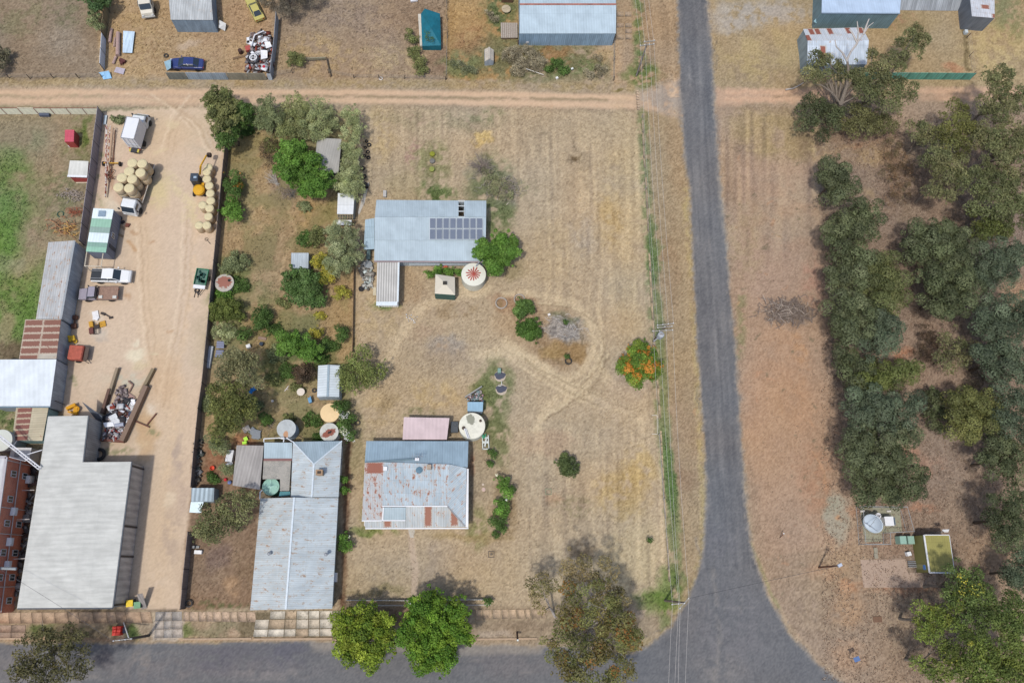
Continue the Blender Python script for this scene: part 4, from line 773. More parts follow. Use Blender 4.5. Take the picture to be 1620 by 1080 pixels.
r=thing('brick_building','two storey red brick building with white roof at the bottom left edge','building',((n_e.x+n_w.x)/2,(n_e.y+s_e.y)/2,0))
ring=[n_w,n_e,s_e,s_w];MB().walls(ring,[HB]*4,.25).build('wall',BRK,r)
up=Vector((0,0,HB));MB().slab([q+up for q in inset(ring,-.0)][::-1],.12).build('roof',roof('white_building_roof',(206,206,208),rib=.5,ribk=.05,su=1.5,sv=9,streak=.08),r)
m=MB();
for i in(0,1,2):m.bar(ring[i]+up+Vector((.08,0,.05)),ring[(i+1)%4]+up+Vector((.08,0,.05)),.3,.14)
m.build('parapet',mat((180,176,180)),r)
for t in(.1,.27,.43,.62,.78,.93):
 for z in(3.5,.9):
  if z==.9 and t in(.27,):continue
  q0,q1=n_e.lerp(s_e,t-.022)+Vector((.17,0,0)),n_e.lerp(s_e,t+.022)+Vector((.17,0,0));win(r,q0,q1,z,z+1.15)
for t,z in((.35,3.4),(.55,3.4),(.70,3.2),(.12,.9)):
 q=n_e.lerp(s_e,t);m=MB().box((q.x+.42,q.y,z),(.5,.95,.7));m.box((q.x+.7,q.y,z),(.04,.6,.5));m.build('air_conditioner',WHITE,r)
m=MB();o=Vector((.24,0,0))
for z in(3.05,):m.tube(n_e+o+Vector((0,0,z)),s_e+o+Vector((0,0,z)),.06,n=6)
for t in(.02,.33,.5,.84):q=n_e.lerp(s_e,t)+o;m.tube(q+Vector((0,0,.1)),q+Vector((0,0,HB-.1)),.055,n=6)
for t,z in((.2,1.9),(.4,2.2),(.66,2.0)):a=n_e.lerp(s_e,t)+o;m.tube(a+Vector((0,0,z)),a+Vector((1.5,.05,z)),.05,n=6)
m.build('pipe',mat((206,200,196),.5),r)
q=n_e.lerp(s_e,.72);MB().tube((q.x+.2,q.y,4.6),(q.x+2.2,q.y-.1,4.6),.17,n=9).build('duct',mat((150,158,162),.4),r)
r,P,Wi=simple('plant_room','small white roofed plant room beside the big cream tank','shed',[(18,707.5),(50,708),(45,729),(15,722)],2.4,roof('plant_roofing',(216,214,210),rib=.5,ribk=.04,streak=.08),mat((196,190,184)),.05)
MB().box((at(27,718,2.45).x,at(27,718,2.45).y,2.5),(.5,.6,.2)).build('hatch',mat((150,150,148)),r)
m=MB();a0,a1=at(-14,680,6.3),at(63,741,4.6);dd=(a1-a0).normalized();sd=Vector((-dd.y,dd.x,0))*.16
for s_ in(-1,1):m.tube(a0+sd*s_,a1+sd*s_,.06,n=6)
m.tube(a0+Vector((0,0,-.3)),a1+Vector((0,0,-.3)),.05,n=6)
for k in range(22):
 q=a0 .lerp(a1,k/22);q2=a0 .lerp(a1,(k+1)/22);m.tube(q+sd*(1 if k%2 else-1),q2-sd*(1 if k%2 else-1),.03,n=4)
m.tube(at(40,719.5,4.9),at(66.5,711.5,4.3),.06,n=6);m.tube(at(22,703.5,5.4),at(26.5,697,2.8),.05,n=6);m.tube(at(45,723,4.9),at(40,729,4.2),.05,n=6);m.tube(at(15,722.5,5.95),at(40,729,4.2),.05,n=6)
tag(m.build('lattice_mast',mat((240,240,242),.4,var=.03)),'white lattice beam braced between brick building and works shed','mast')
r,P,Wi=simple('equipment_hut','olive green equipment hut with white roof edging beside the dish compound','hut',[(1461.5,845.8),(1501.3,845.8),(1510.2,905.8),(1470.3,905.2)],2.9,roof('olive_roofing',(160,154,92),rib=.3,ribk=.04,su=6,sv=1.25,svar=.02,joint=.4,streak=.04),mat((132,128,76),.8,var=.06),.04)
m=MB();u=Vector((0,0,.03))
m.bar(P[0]+u,P[3]+u,.2,.1);m.bar(P[3]+u,P[2]+u,.18,.1);m.bar(P[0]+u,P[1]+u,.1,.1);m.bar(P[1]+u,P[2]+u,.06,.1);m.build('roof_edging',mat((226,228,230),.4),r)
q0,q1=along(Wi,3,.08,.07),along(Wi,3,.22,.07);MB().panel(q0,q1,2.2,2.2,.06,.1).build('door',mat((150,146,100)),r)
m=MB();q=at(1452,902);m.box((q.x-.2,q.y+.4,2.0),(.06,.6,.5));m.build('wall_sign',mat((80,130,200)),r)
m=MB();a,b=at(1441.5,886,0),at(1446.5,896.5,0);
for k in range(4):m.box((a.x-.1,a.y-.15-k*.22,.25+.02*k),(1.1,.1,.08))
tag(m.build('step_grille',STEEL),'steel grille step at the west door of the olive hut','step')
AC=thing('air_plant','pair of teal green cabinets on the northwest corner of the olive hut','cabinet',(at(1436,854).x,at(1436,854).y,0))
for x0,x1,c in((1423,1435,(150,184,168)),(1435.6,1447.6,(146,178,160))):
 m=MB();a,b=at(x0,847.5,1.3),at(x1,860,1.3);m.box(((a.x+b.x)/2,(a.y+b.y)/2,.68),(b.x-a.x-.02,a.y-b.y,1.24));m.build('cabinet',mat(c,.5,var=.05),AC)
def pad(name,P,col,z=.03,lab=None):
 m=MB().prism([at(x,y)for x,y in P][::-1],-.05,z);o=m.build(name,mat(col,.95,var=.1,sc=2));return tag(o,kind='structure')
pad('compound_pad',[(1360,802),(1423,801),(1427,841),(1395,843),(1396,856),(1368,857)],(152,150,128))
pad('concrete_pad',[(1361,885),(1433,884),(1436,905),(1481,906),(1481.5,928.5),(1366,929)],(176,154,136),.02)
pad('house_path',[(645.5,837),(656.5,837),(654.5,850),(649,850)],(190,184,172),.02)
m=MB()
for x0,y0,x1,y1 in((1381.5,866,1388,874),(1382,874.5,1388.5,883)):a,b=at(x0,y0),at(x1,y1);m.box(((a.x+b.x)/2,(a.y+b.y)/2,.08),(b.x-a.x,a.y-b.y,.16))
tag(m.build('pit_cover',mat((156,150,132))),'two section concrete pit lid south of the dish compound','pit cover')
a=at(1388,979);tag(MB().box((a.x,a.y,.05),(1.15,.72,.1)).build('steel_hatch',mat((120,92,72))),'brown rectangular steel hatch alone on the dry verge','hatch')
a=at(1438,875.5,.5);m=MB().box((a.x,a.y,.3),(.55,.5,.6),rz=.2);m.lathe((a.x,a.y,.6),[(.1,0),(.1,.06)],10);tag(m.build('meter_box',WHITE),'small white box with a round cap west of the olive hut','box')
def fence(name,label,pts,h,m_panel,m_post,step=2.4,pw=.08,th=.05,z0=.05,cat='fence',posts=True,rail=False):
 """pts: foot of the fence in the photograph"""
 P=[at(x,y)for x,y in pts];r=thing(name,label,cat,P[len(P)//2])
 for a,b in zip(P[:-1],P[1:]):
  L=(b-a).length;n=max(1,round(L/step));off=RNG.random()*.06
  m=MB()
  for i in range(n):
   q0,q1=a.lerp(b,(i+.01)/n),a.lerp(b,(i+.99)/n);hh=h*(1+.02*RNG.standard_normal());m.panel(q0,q1,hh,hh,th,z0)
   m.build('panel',m_panel,r);m=MB()
  if posts:
   for i in range(n+1):
    q=a.lerp(b,i/n);MB().box((q.x,q.y,(h+.04)/2),(pw,pw,h+.04),rz=.1).build('post',m_post,r)
  if rail:MB().bar(a+Vector((0,0,h+.02)),b+Vector((0,0,h+.02)),.08,.05).build('rail',m_post,r)
 return r
def wire_fence(name,label,pts,h=1.15,step=4.5,col=(112,100,88),wires=3,lean=.04):
 P=[at(x,y)for x,y in pts];r=thing(name,label,'fence',P[len(P)//2]);mw=MB();mp=mat(col,.9)
 for a,b in zip(P[:-1],P[1:]):
  L=(b-a).length;n=max(1,round(L/step))
  for i in range(n+1):
   q=a.lerp(b,i/n);MB().tube(q,q+Vector((RNG.standard_normal()*lean,RNG.standard_normal()*lean,h)),.06,.05,n=6).build('post',mp,r)
  for k in range(wires):mw.tube(a+Vector((0,0,h*(.95-.28*k))),b+Vector((0,0,h*(.95-.28*k))),.012,n=4)
 mw.build('wire',mat((150,146,140)),r);return r
PCR=cor((214,212,190),.2,.03);POR=mat((140,86,74));PGR=cor((132,128,134),.25,.04);PGD=mat((62,60,66));PBR=cor((112,102,98),.2,.06)
fence('panel_fence','cream panel fence with red brown posts along the dirt lane',[(-40,181),(163,181)],1.6,PCR,POR,2.35,.09,rail=True)
fence('panel_fence','grey metal panel fence between the west paddock and the dirt yard',[(163.5,181),(154,260),(135,389)],2.0,PGR,PGD,2.5)
fence('panel_fence','long dark brown metal fence along the east side of the dirt yard',[(362,232),(350,360),(341,450),(333,540),(326,610),(320,650),(314,712),(309,772)],1.9,PBR,PGD,3.0)
fence('panel_fence','dark brown metal fence beside the bare garden south of the glasshouse',[(305,842),(299,900),(293,962)],1.9,PBR,PGD,3.0)
fence('panel_fence','olive brown fence on the west side of the junk yard',[(178.5,-30),(174,20),(168,62)],1.9,cor((118,108,84),.25,.06),mat((78,64,52)),2.6)
fence('panel_fence','pale metal fence panels beside the stacked pipes',[(168,63),(165.5,112)],1.7,cor((188,196,204),.25,.05),mat((72,62,58)),2.3)
P0=[(268,126),(298,126)];fence('sheet_fence','dark western stretch of the corrugated fence in front of the blue sedan',P0,1.7,cor((104,108,104),.2,.05),PGD,3,posts=False)
fence('sheet_fence','blue grey middle stretch of the corrugated fence south of the junk yard',[(298.5,126),(362,126.5)],1.7,cor((128,142,154),.3,.12),PGD,2.2,posts=False)
fence('sheet_fence','brownish eastern stretch of the corrugated fence below the scrap heap',[(362.5,126.5),(423,127)],1.7,cor((126,124,112),.2,.08),PGD,3,posts=False)
fence('sheet_fence','grey corrugated fence on the east side of the scrap heap',[(441,32),(438,70),(431.5,127)],1.9,cor((134,142,152),.3,.07),PGD,2.2,posts=False)
m=MB().slab([at(421.5,117,1.6),at(428,117,1.6),at(431,126.5,.05),at(425,126.5,.05)],.04);tag(m.build('loose_sheet',cor((172,184,196),.2)),'pale blue sheet at the southeast corner of the junk yard fence','sheet')
TEAL=roof('shade_cloth',(104,168,152),rib=.5,ribk=.12,su=.6,sv=2,svar=.22,streak=.3,joint=0)
fence('shade_fence','teal green shade cloth fence on the far right beside the dirt track',[(1359,125.5),(1534,126.5)],1.75,TEAL,mat((120,130,124)),3.0,.06)
wire_fence('wire_fence','wire fence along the lane in front of the brown northwest field',[(-30,124),(15,124),(48,125),(85,124),(125,124),(163,124)])
wire_fence('wire_fence','wire fence between the junk yard corner and the shrub north of the lane',[(432,122),(463,116)],1.1,4.0)
wire_fence('wire_fence','low wire fence from the small shrub to the empty lot east of the scrap heap',[(520,116),(560,124),(640,125),(705,127)],1.0,5.0)
wire_fence('wire_fence','fence line between the teal tent lot and the golden weedy lot',[(706.5,-20),(707.5,60),(706,126)],1.3,3.5,wires=4)
wire_fence('wire_fence','fence on the east side of the weedy garden below the pale blue barn',[(971,66),(970,128)],1.2,3.5,wires=4)
wire_fence('wire_fence','fence between the patched lean-to and the golden grass at the top right',[(1523,20),(1529,60),(1537,120)],1.2,4.0)
wire_fence('wire_fence','thin wire fence along the grassy gutter west of the side road',[(1015,186),(1020,300),(1029,430),(1035,560)],.9,9.0,(176,170,158),2)
wire_fence('wire_fence','thin wire fence beside the gutter south of the small letter box post',[(1041,688),(1049,790),(1056,900)],.9,9.0,(176,170,158),2)
fence('iron_fence','low brown rusted sheet fence between garden and open lawn',[(561,395),(560,470),(558.5,558)],.9,cor((128,104,78),.3,.12),mat((104,84,64)),2.6,.07)
fence('gate_frame','pair of weathered rails joining the little shrub to a post',[(478,98),(517,96)],.8,mat((150,146,124),var=.2),WOOD,3.4,.14,.12,.35)
fence('gate_frame','short dark timber rail running south from the rail corner',[(517,95),(523,122)],.7,mat((96,84,70),var=.2),WOOD,2.6,.16,.12,.1)
def rail_fence(label,pts,h=.75):
 P=[at(x,y,h)for x,y in pts];r=thing('rail_fence',label,'fence',(P[0].x,P[0].y,0));m=MB()
 for a,b in zip(P[:-1],P[1:]):m.tube(a,b,.045,n=6)
 m.build('top_rail',mat((206,202,192),.5),r)
 for a,b in zip(P[:-1],P[1:]):
  n=max(1,round((b-a).length/3))
  for i in range(n+1):q=a.lerp(b,i/n);MB().tube((q.x,q.y,0),q,.04,n=6).build('post',mat((206,202,192),.5),r)
  MB().panel(a,b,h*.8,h*.8,.015,.05).build('mesh',mat((130,126,108),var=.3,sc=8),r)
rail_fence('low pipe rail fence in front of the lawn west of the cottage path',[(548,949),(649,949.5)])
rail_fence('low pipe rail fence east of the cottage path under the green street tree',[(668,948.5),(775,948)])
for x0,x1,y,lab in((570,648,957,'thin concrete garden edging west of the cottage path'),(668,776,956.5,'thin concrete garden edging east of the cottage path')):
 tag(MB().bar(at(x0,y,.06),at(x1,y,.06),.16,.14).build('garden_edging',CONC),lab,'edging')
a=at(648.5,956);tag(MB().box((a.x,a.y,.5),(.32,.5,1.0)).build('letter_box',WHITE),'white letter box at the street end of the cottage path','letter box')
P=[(1354,802),(1423,803),(1433.5,841),(1396.5,843),(1397,861),(1358.5,861)]
r=thing('mesh_compound','galvanised chain mesh compound around the satellite dishes','fence',at(1390,830));Q=[at(x,y)for x,y in P]
gm=mat((166,170,172),.5)
for i in range(6):
 a,b=Q[i],Q[(i+1)%6];n=max(1,round((b-a).length/2.4));m=MB();m.tube(a+Vector((0,0,2)),b+Vector((0,0,2)),.03,n=5);m.tube(a+Vector((0,0,.1)),b+Vector((0,0,.1)),.025,n=5)
 L=(b-a).length;k=int(L/.35)
 for j in range(k):q0=a.lerp(b,j/k);q1=a.lerp(b,min(1,(j+1.6)/k));m.tube(q0+Vector((0,0,.1)),q1+Vector((0,0,2)),.008,n=3);m.tube(q1+Vector((0,0,.1)),q0+Vector((0,0,2)),.008,n=3)
 m.build('mesh_panel',gm,r)
 for j in range(n):q=a.lerp(b,j/n);MB().tube(q,q+Vector((0,0,2.05)),.04,n=6).build('post',gm,r)
def dish(label,px,py,R,tilt,az,z,col=(206,214,222)):
 c=at(px,py,z);r=thing('satellite_dish',label,'satellite dish',(c.x,c.y,0));M=Matrix.Rotation(math.radians(az),3,'Z')@Matrix.Rotation(math.radians(tilt),3,'X')
 pr=[(R*t,.32*R*t*t)for t in np.linspace(.02,1,8)];pr2=[(p[0],p[1]-.04)for p in pr[::-1]]
 MB().lathe(c,pr+pr2,32,M,cap=False).build('reflector',mat(col,.45,var=.03),r,smooth=True)
 f=c+M@Vector((0,0,R*1.0));m=MB()
 for t in(0,2.1,4.2):m.tube(c+M@Vector((R*.9*math.cos(t),R*.9*math.sin(t),.3*R)),f,.03,n=5)
 m.lathe(f,[(.06,-.1),(.1,0),(.06,.12)],10,M);m.build('feed',STEEL,r);m=MB();m.tube((c.x,c.y,0),c,.09,.07,n=8);m.build('mast',STEEL,r)
dish('large grey satellite dish in the mesh compound, tilted toward the southwest',1383,826,1.3,58,-62,1.5,(190,204,216))
dish('small round white dish northeast of the large grey dish',1388.5,815.5,.42,15,20,1.3,(226,226,230))
c=at(1406.5,824,1.5);r=thing('equipment_box','white topped outdoor equipment cabinet in the mesh compound','cabinet',(c.x,c.y,0));MB().box((c.x,c.y,1.0),(1.1,1.1,1.0)).build('cabinet',WHITE,r);MB().box((c.x+.1,c.y,.3),(1.4,1.0,.25)).build('stand',STEEL,r);MB().box((c.x,c.y,1.55),(1.2,1.2,.06)).build('lid',WHITE,r);MB().panel((c.x+.75,c.y-.5,0),(c.x+.75,c.y+.5,0),1.6,1.6,.05,.4).build('side_panel',mat((110,130,150)),r)
for x in(1363.5,1405):a=at(x,808.5);tag(MB().box((a.x,a.y,.12),(.55,.22,.24)).build('concrete_block',mat((214,208,200))),'small pale concrete block in the dish compound, %s'%('western one of two' if x<1400 else 'eastern one of two'),'block')
a,b=at(1478,846),at(1499,838,2.6);r=thing('panel_antenna','white solar plate on an arm at the north edge of the olive hut','antenna',a);m=MB();m.tube(a+Vector((-.5,.3,0)),a+Vector((-.5,.3,2.6)),.06,n=6);m.tube(a+Vector((-.5,.3,2.5)),b,.05,n=6);m.build('mast',STEEL,r)
MB().slab([at(1490,837.5,3.0),at(1502,837,3.0),at(1500,841.5,2.6),at(1494,841.5,2.6)],.04).build('plate',WHITE,r)
WPOLE=mat((128,116,104),.9,var=.2,sc=6)
def pole(label,base,top,h,arms,dia=.16,trans=False,col=None,group=None):
 b=at(*base);t=at(*top,h);r=thing('power_pole',label,'power pole',b,group=group);MB().tube(b,t,dia,dia*.7,n=9).build('pole',col or WPOLE,r);ends=[]
 for(ax,ay,bx,by,dz,nins)in arms:
  a,c=at(ax,ay,h+dz),at(bx,by,h+dz);arm=MB().bar(a,c,.11,.13).build('crossarm',mat((158,154,146),.8,var=.15),r)
  for k in range(nins):
   q=a.lerp(c,(k+.12)/(nins-.76)if nins>1 else.5);MB().lathe(q+Vector((0,0,.06)),[(.04,0),(.075,.03),(.075,.1),(.03,.17)],8).build('insulator',WHITE,arm);ends.append(q+Vector((0,0,.22)))
 return r,ends
r1_,e1=pole('wooden power pole with two crossarms north of the lane junction',(1006.7,120),(1023.5,69.5),8.2,[(1012,72.8,1035,70.2,-.15,4),(1018,66.8,1036.5,64.8,-.1,2)])
MB().tube(at(1006.7,120,6.2)*1.0,at(1023.5,69.5,7.6),.02,n=4).build('stay',STEEL,r1_)
r2_,e2=pole('power pole carrying a grey transformer above the orange flowered tree',(1033.5,540),(1054,515.5),8.2,[(1039,514.8,1066,511.5,0,4),(1039,518.5,1064,516,-.25,3),(1031.5,523.8,1065,522,-.5,4)])
q=at(1045,530.5,5.9);tr=MB().lathe(q+Vector((0,0,-.6)),[(.36,0),(.42,.05),(.42,1.0),(.36,1.1),(.1,1.16)],18);tr=tr.build('transformer',mat((172,178,184),.5),r2_)
for k in range(3):MB().lathe(q+Vector((-.18+.18*k,0,.5)),[(.05,0),(.06,.08),(.03,.26)],7).build('bushing',mat((120,90,80),.4),tr)
MB().bar(at(1034,540,5.4),q+Vector((0,0,-.5)),.14).build('bracket',STEEL,r2_)
r3_,e3=pole('power pole with crossed arms at the grassy southeast corner of the lawn',(1052,949.3),(1083,953),8.6,[(1062,955.5,1084,953.2,0,3),(1074.5,962.5,1090,945,.1,3)])
r4_,e4=pole('dark power pole with one white crossarm at the main road kerb',(235.5,1004.7),(193,1011.5),7.8,[(179,1013,209.5,1009.5,0,4)],.17,col=mat((84,76,72)))
pole('leaning dark brown pole on the reddish verge east of the road',(1295.5,897),(1327,894.3),6.0,[],.13,col=mat((104,70,54)))
q=at(1328.5,893.5,6.0);MB().box((q.x,q.y,6.0),(.5,.35,.3),rz=.4).build('lamp',mat((190,200,216),.4),bpy.data.objects['power_pole.004'])
def wire(label,A,B,sag,n=14,r=.016,col=(196,192,186)):
 m=MB();prev=None
 for i in range(n+1):
  t=i/n;p=A.lerp(B,t)-Vector((0,0,sag*4*t*(1-t)))
  if prev is not None:m.tube(prev,p,r,n=5,cap=False)
  prev=p
 return tag(m.build('power_line',mat(col,.5)),label,'power line','overhead power lines')
nm=['first','second','third','fourth']
for k in range(4):
 wire('overhead wire along the verge from junction pole to transformer pole, %s from the west'%nm[k],e1[k],e2[k],.7)
 j=min(k,3);E3=[e3[0],e3[1],e3[3],e3[5]][k]
 wire('overhead wire from transformer pole to southeast corner pole, %s from the west'%nm[k],e2[7+k],E3,.7)
 off=at((1052,1062,1072,1080)[k],1290,8.6);wire('overhead wire over the asphalt junction running off the bottom, %s from the west'%nm[k],E3,off,.5)
 N_=e1[k]+Vector((-1.2,40,0));wire('overhead wire leaving the junction pole northward, %s from the west'%nm[k],e1[k],N_,.6)
wire('dark thin cable crossing the asphalt from the corner pole to the leaning brown pole',e3[5],at(1327,894.3,5.9),.4,col=(70,70,74),r=.02)
wire('long dark cable over the works shed roof to the kerbside pole',e4[0],at(0,900,6.2),.3,col=(90,90,94))
def post(name,label,cat,base,top,h,r=.05,col=(150,140,130),head=None):
 b=at(*base);t=at(*top,h);o=thing(name,label,cat,b);MB().tube(b,t,r,n=7).build('post',mat(col),o)
 if head:MB().box(t+Vector((0,0,.0)),head[:3],rz=head[3]).build('plate',mat(head[4],.4),o)
post('street_sign','street name sign with crossed blue plates near the lower right verge','sign',(1343,1040),(1355.5,1042),2.4,.04,(140,130,126),(.75,.55,.06,.3,(96,122,168)))
post('timber_post','short dark leaning post beside the main road east of the street trees','post',(818,999),(819,1012),2.2,.12,(92,72,62),(.2,.2,.08,0,(216,226,224)))
post('marker_post','small white topped marker on the verge west of the dish compound','post',(1234,850),(1240,843.5),1.0,.05,(120,84,68),(.14,.14,.06,0,(236,236,236)))
m=MB();m.bar(at(1031,656.8,.1),at(1039.5,656.8,.1),.08);m.bar(at(1031,686,.1),at(1040,686.5,.1),.08);m.bar(at(1039.5,657,.1),at(1040,686,.1),.07);tag(m.build('culvert_frame',mat((214,206,190))),'pale frame around small concrete culvert beside the grassy gutter','culvert')
def slabs(name,Q,nu,nv,col,gap=.03,jit=.012,z=.05,cols=None,skip=0.0,under=None):
 c=[at(*p)for p in Q];V=[];F=[];C=[]
 def S(u,v):return(c[0].lerp(c[1],u)).lerp(c[3].lerp(c[2],u),v)
 us=np.cumsum(np.r_[0,.7+.6*RNG.random(nu)]);us/=us[-1];vs=np.cumsum(np.r_[0,.85+.3*RNG.random(nv)]);vs/=vs[-1]
 L=(c[1]-c[0]).length;Wd=(c[3]-c[0]).length
 for i in range(nu):
  for j in range(nv):
   if RNG.random()<skip:continue
   gu,gv=gap/L,gap/Wd;zz=z+RNG.standard_normal()*jit;col_=cols[int(RNG.integers(len(cols)))]if cols else col;a_=alb(col_);f_=1+.05*RNG.standard_normal()
   p=[S(us[i]+gu,vs[j]+gv),S(us[i+1]-gu,vs[j]+gv),S(us[i+1]-gu,vs[j+1]-gv),S(us[i]+gu,vs[j+1]-gv)];k=len(V)
   for zb in(-.03,zz):
    for q in p:V.append((q.x,q.y,zb));C.append([x*f_ for x in a_])
   F+=[(k+7,k+6,k+5,k+4),(k,k+1,k+5,k+4),(k+1,k+2,k+6,k+5),(k+2,k+3,k+7,k+6),(k+3,k,k+4,k+7)]
 return tag(np_mesh(name,np.array(V),np.array(F),VCOL,np.array(C)),kind='structure')
slabs('footpath',[(-60,968.5),(238,967),(242,985),(-60,986)],16,1,(192,162,134),cols=[(192,164,136),(188,160,133),(195,167,140)],gap=.02)
slabs('footpath',[(290,966.5),(404,967),(406,984),(290,982.5)],9,1,(190,166,140),cols=[(190,166,140),(198,172,146)],gap=.04)
slabs('driveway',[(246,967),(288,966.5),(289,1008),(244,1009)],3,3,(184,174,162),cols=[(186,174,160),(178,170,160)],gap=.02)
slabs('paved_forecourt',[(406,966),(526,965),(528,1006),(400,1007)],6,3,(214,204,186),cols=[(212,200,180),(206,192,170),(192,170,142),(216,206,188)],gap=.04,skip=.03)
slabs('footpath',[(526,965),(545,965),(546,1004),(528,1006)],1,3,(206,194,172),gap=.05)
slabs('footpath',[(752,963.5),(862,962),(865,978),(752,980)],9,1,(198,172,142),cols=[(198,172,142),(190,166,138)],gap=.06,jit=.02)
slabs('footpath',[(-40,988),(41,988),(40,1011),(-40,1011)],4,2,(178,152,130),cols=[(178,152,130),(168,144,124)],gap=.02)
slabs('garden_paving',[(975,18),(1000,18),(1001,64),(975,64)],2,5,(184,160,132),cols=[(184,160,134),(176,154,128)],gap=.12,skip=.1)
slabs('gutter_strip',[(1005,143),(1011,143),(1013,175),(1007,175)],1,8,(196,172,146),gap=.06)
kb=[(1016.5,190),(1019,250),(1022.5,300),(1027,400),(1031,480),(1036.5,560),(1042.5,640),(1046,700),(1049,760),(1055,850),(1059,920)]
kb=catmull(kb,3);V=[];F=[];C=[]
for i,((x0,y0),(x1,y1))in enumerate(zip(kb[:-1],kb[1:])):
 if(i*7919)%11 in(3,7):continue
 p=[at(x0-1.6,y0+.6),at(x0+1.6,y0+.6),at(x1+1.6,y1-.6),at(x1-1.6,y1-.6)];k=len(V);a_=alb((184,164,134));f_=1+.07*RNG.standard_normal()
 for zb in(-.03,.05+.02*RNG.random()):
  for q in p:V.append((q.x,q.y,zb));C.append([x*f_ for x in a_])
 F+=[(k+7,k+6,k+5,k+4),(k,k+1,k+5,k+4),(k+1,k+2,k+6,k+5),(k+2,k+3,k+7,k+6),(k+3,k,k+4,k+7)]
tag(np_mesh('kerb',np.array(V),np.array(F),VCOL,np.array(C)),kind='structure')
m=MB()
for(x0,x1)in((-40,40),(290,398),(402,526),(530,700),(755,850)):m.bar(at(x0,1010.5,.06),at(x1,1009.5,.06),.22,.14)
tag(m.build('kerb',mat((180,156,130),.9,var=.15)),kind='structure')
def tank(name,label,px,py,rpx,h,col,lid,ribs=True,dome=.12,extra=None):
 c=at(px,py,h);R=rpx*mpp(px,py,h);c.z=0;r=thing(name,label,'water tank',c);pr=[(R,0)]
 n=int(h/.18)
 for k in range(n):z=h*(k+.5)/n;pr+=[(R+(.02 if ribs else 0),z),(R,h*(k+1)/n)]
 MB().lathe(c,pr,36).build('tank_wall',mat(col,.6,var=.08),r)
 MB().lathe(c+Vector((0,0,h)),[(R+.04,-.05),(R+.04,.03),(R*.5,dome*.6),(.05,dome)],36).build('lid',lid,r);return r,c,R
def star_mat():
 q=NT('star_rust_lid');g=q.n('ShaderNodeTexCoord').outputs['Object'];sp=q.n('ShaderNodeSeparateXYZ');q.L.new(g,sp.inputs[0]);x,y=sp.outputs[0],sp.outputs[1]
 rr=q.math('SQRT',q.math('ADD',q.math('MULTIPLY',x,x),q.math('MULTIPLY',y,y)));an=q.math('ARCTAN2',y,x);fr=q.math('ABSOLUTE',q.math('SUBTRACT',q.math('FRACT',q.math('MULTIPLY',an,14/(2*math.pi))),.5))
 wn=q.n('ShaderNodeTexWhiteNoise',noise_dimensions='1D');q.L.new(q.math('FLOOR',q.math('MULTIPLY',an,14/(2*math.pi))),wn.inputs['W'])
 lim=q.math('ADD',.85,q.math('MULTIPLY',wn.outputs[0],.3));edge=q.math('SUBTRACT',lim,q.math('MULTIPLY',fr,q.math('MULTIPLY',rr,.75)))
 inside=q.math('MULTIPLY',q.math('LESS_THAN',rr,lim),q.math('LESS_THAN',q.math('MULTIPLY',fr,2.0),q.math('SUBTRACT',1.1,q.math('MULTIPLY',rr,.72))))
 n=q.noise(g,4,5);q.done(q.mix(inside,q.mix(n,alb((214,212,196)),alb((232,232,218))),q.mix(n,alb((150,60,50)),alb((180,84,66)))),.6);return q.m
def patch_mat(name,base,rust,cx,cy,rx,ry,ang,thr=.5,hole=None):
 q=NT(name);g=q.n('ShaderNodeTexCoord').outputs['Object'];sp=q.n('ShaderNodeSeparateXYZ');q.L.new(g,sp.inputs[0]);c,s=math.cos(ang),math.sin(ang)
 dx=q.math('SUBTRACT',sp.outputs[0],cx);dy=q.math('SUBTRACT',sp.outputs[1],cy)
 u=q.math('DIVIDE',q.math('ADD',q.math('MULTIPLY',dx,c),q.math('MULTIPLY',dy,s)),rx);v=q.math('DIVIDE',q.math('SUBTRACT',q.math('MULTIPLY',dy,c),q.math('MULTIPLY',dx,s)),ry)
 d=q.math('SQRT',q.math('ADD',q.math('MULTIPLY',u,u),q.math('MULTIPLY',v,v)));n=q.noise(g,2.2,6,.7);d=q.math('ADD',d,q.math('MULTIPLY',q.math('SUBTRACT',n,.5),1.6))
 col=q.mix(q.ramp(q.noise(g,1.5,5),.4,.65),alb(base),tuple(.85*z for z in alb(base)));col=q.mix(q.ramp(d,.95,1.1,1,0),col,alb(rust))
 if hole:col=q.mix(q.ramp(d,.3,.36,1,0),col,alb(hole))
 q.done(col,.75);return q.m
r,c,R=tank('water_tank','round tank with red rust star on its white roof beside solar panel shed',749.3,434.2,19,2.2,(206,204,188),star_mat(),dome=.25)
MB().tube(c+Vector((.3,1.1,2.45)),c+Vector((.9,1.8,2.9)),.09,n=7).build('inlet_pipe',STEEL,r)
r,c,R=tank('water_tank','large cream tank with speckled flat top northeast of the cottage',746.8,673.3,20.3,2.3,(200,202,190),patch_mat('speckled_cream_lid',(232,230,212),(150,150,132),-.2,.9,.5,.7,.3),dome=.1)
for dx,dy,rr in((1.1,.65,.18),(-1.1,-.3,.24)):MB().lathe(c+Vector((dx,dy,2.37)),[(rr,0),(rr,.08)],14).build('hatch',mat((84,70,60)),r)
m=MB().tube(c+Vector((-1.0,-.4,2.5)),c+Vector((-.55,-1.7,2.6)),.08,n=7);m.tube(c+Vector((-.8,-.4,2.5)),c+Vector((-.35,-1.7,2.6)),.06,n=7);m.build('inlet_pipe',WHITE,r)
tank('water_tank','plain peach cream tank between the white garden shed and the rusted tank',522,652.8,14.8,1.9,(206,186,150),mat((232,202,152),.6,var=.04))
r,c,R=tank('water_tank','galvanised grey tank with a small rust stain north of the flat blue roof',453,678,14.6,2.3,(158,170,180),patch_mat('grey_lid',(190,196,196),(190,146,112),0,-.7,.3,.45,0))
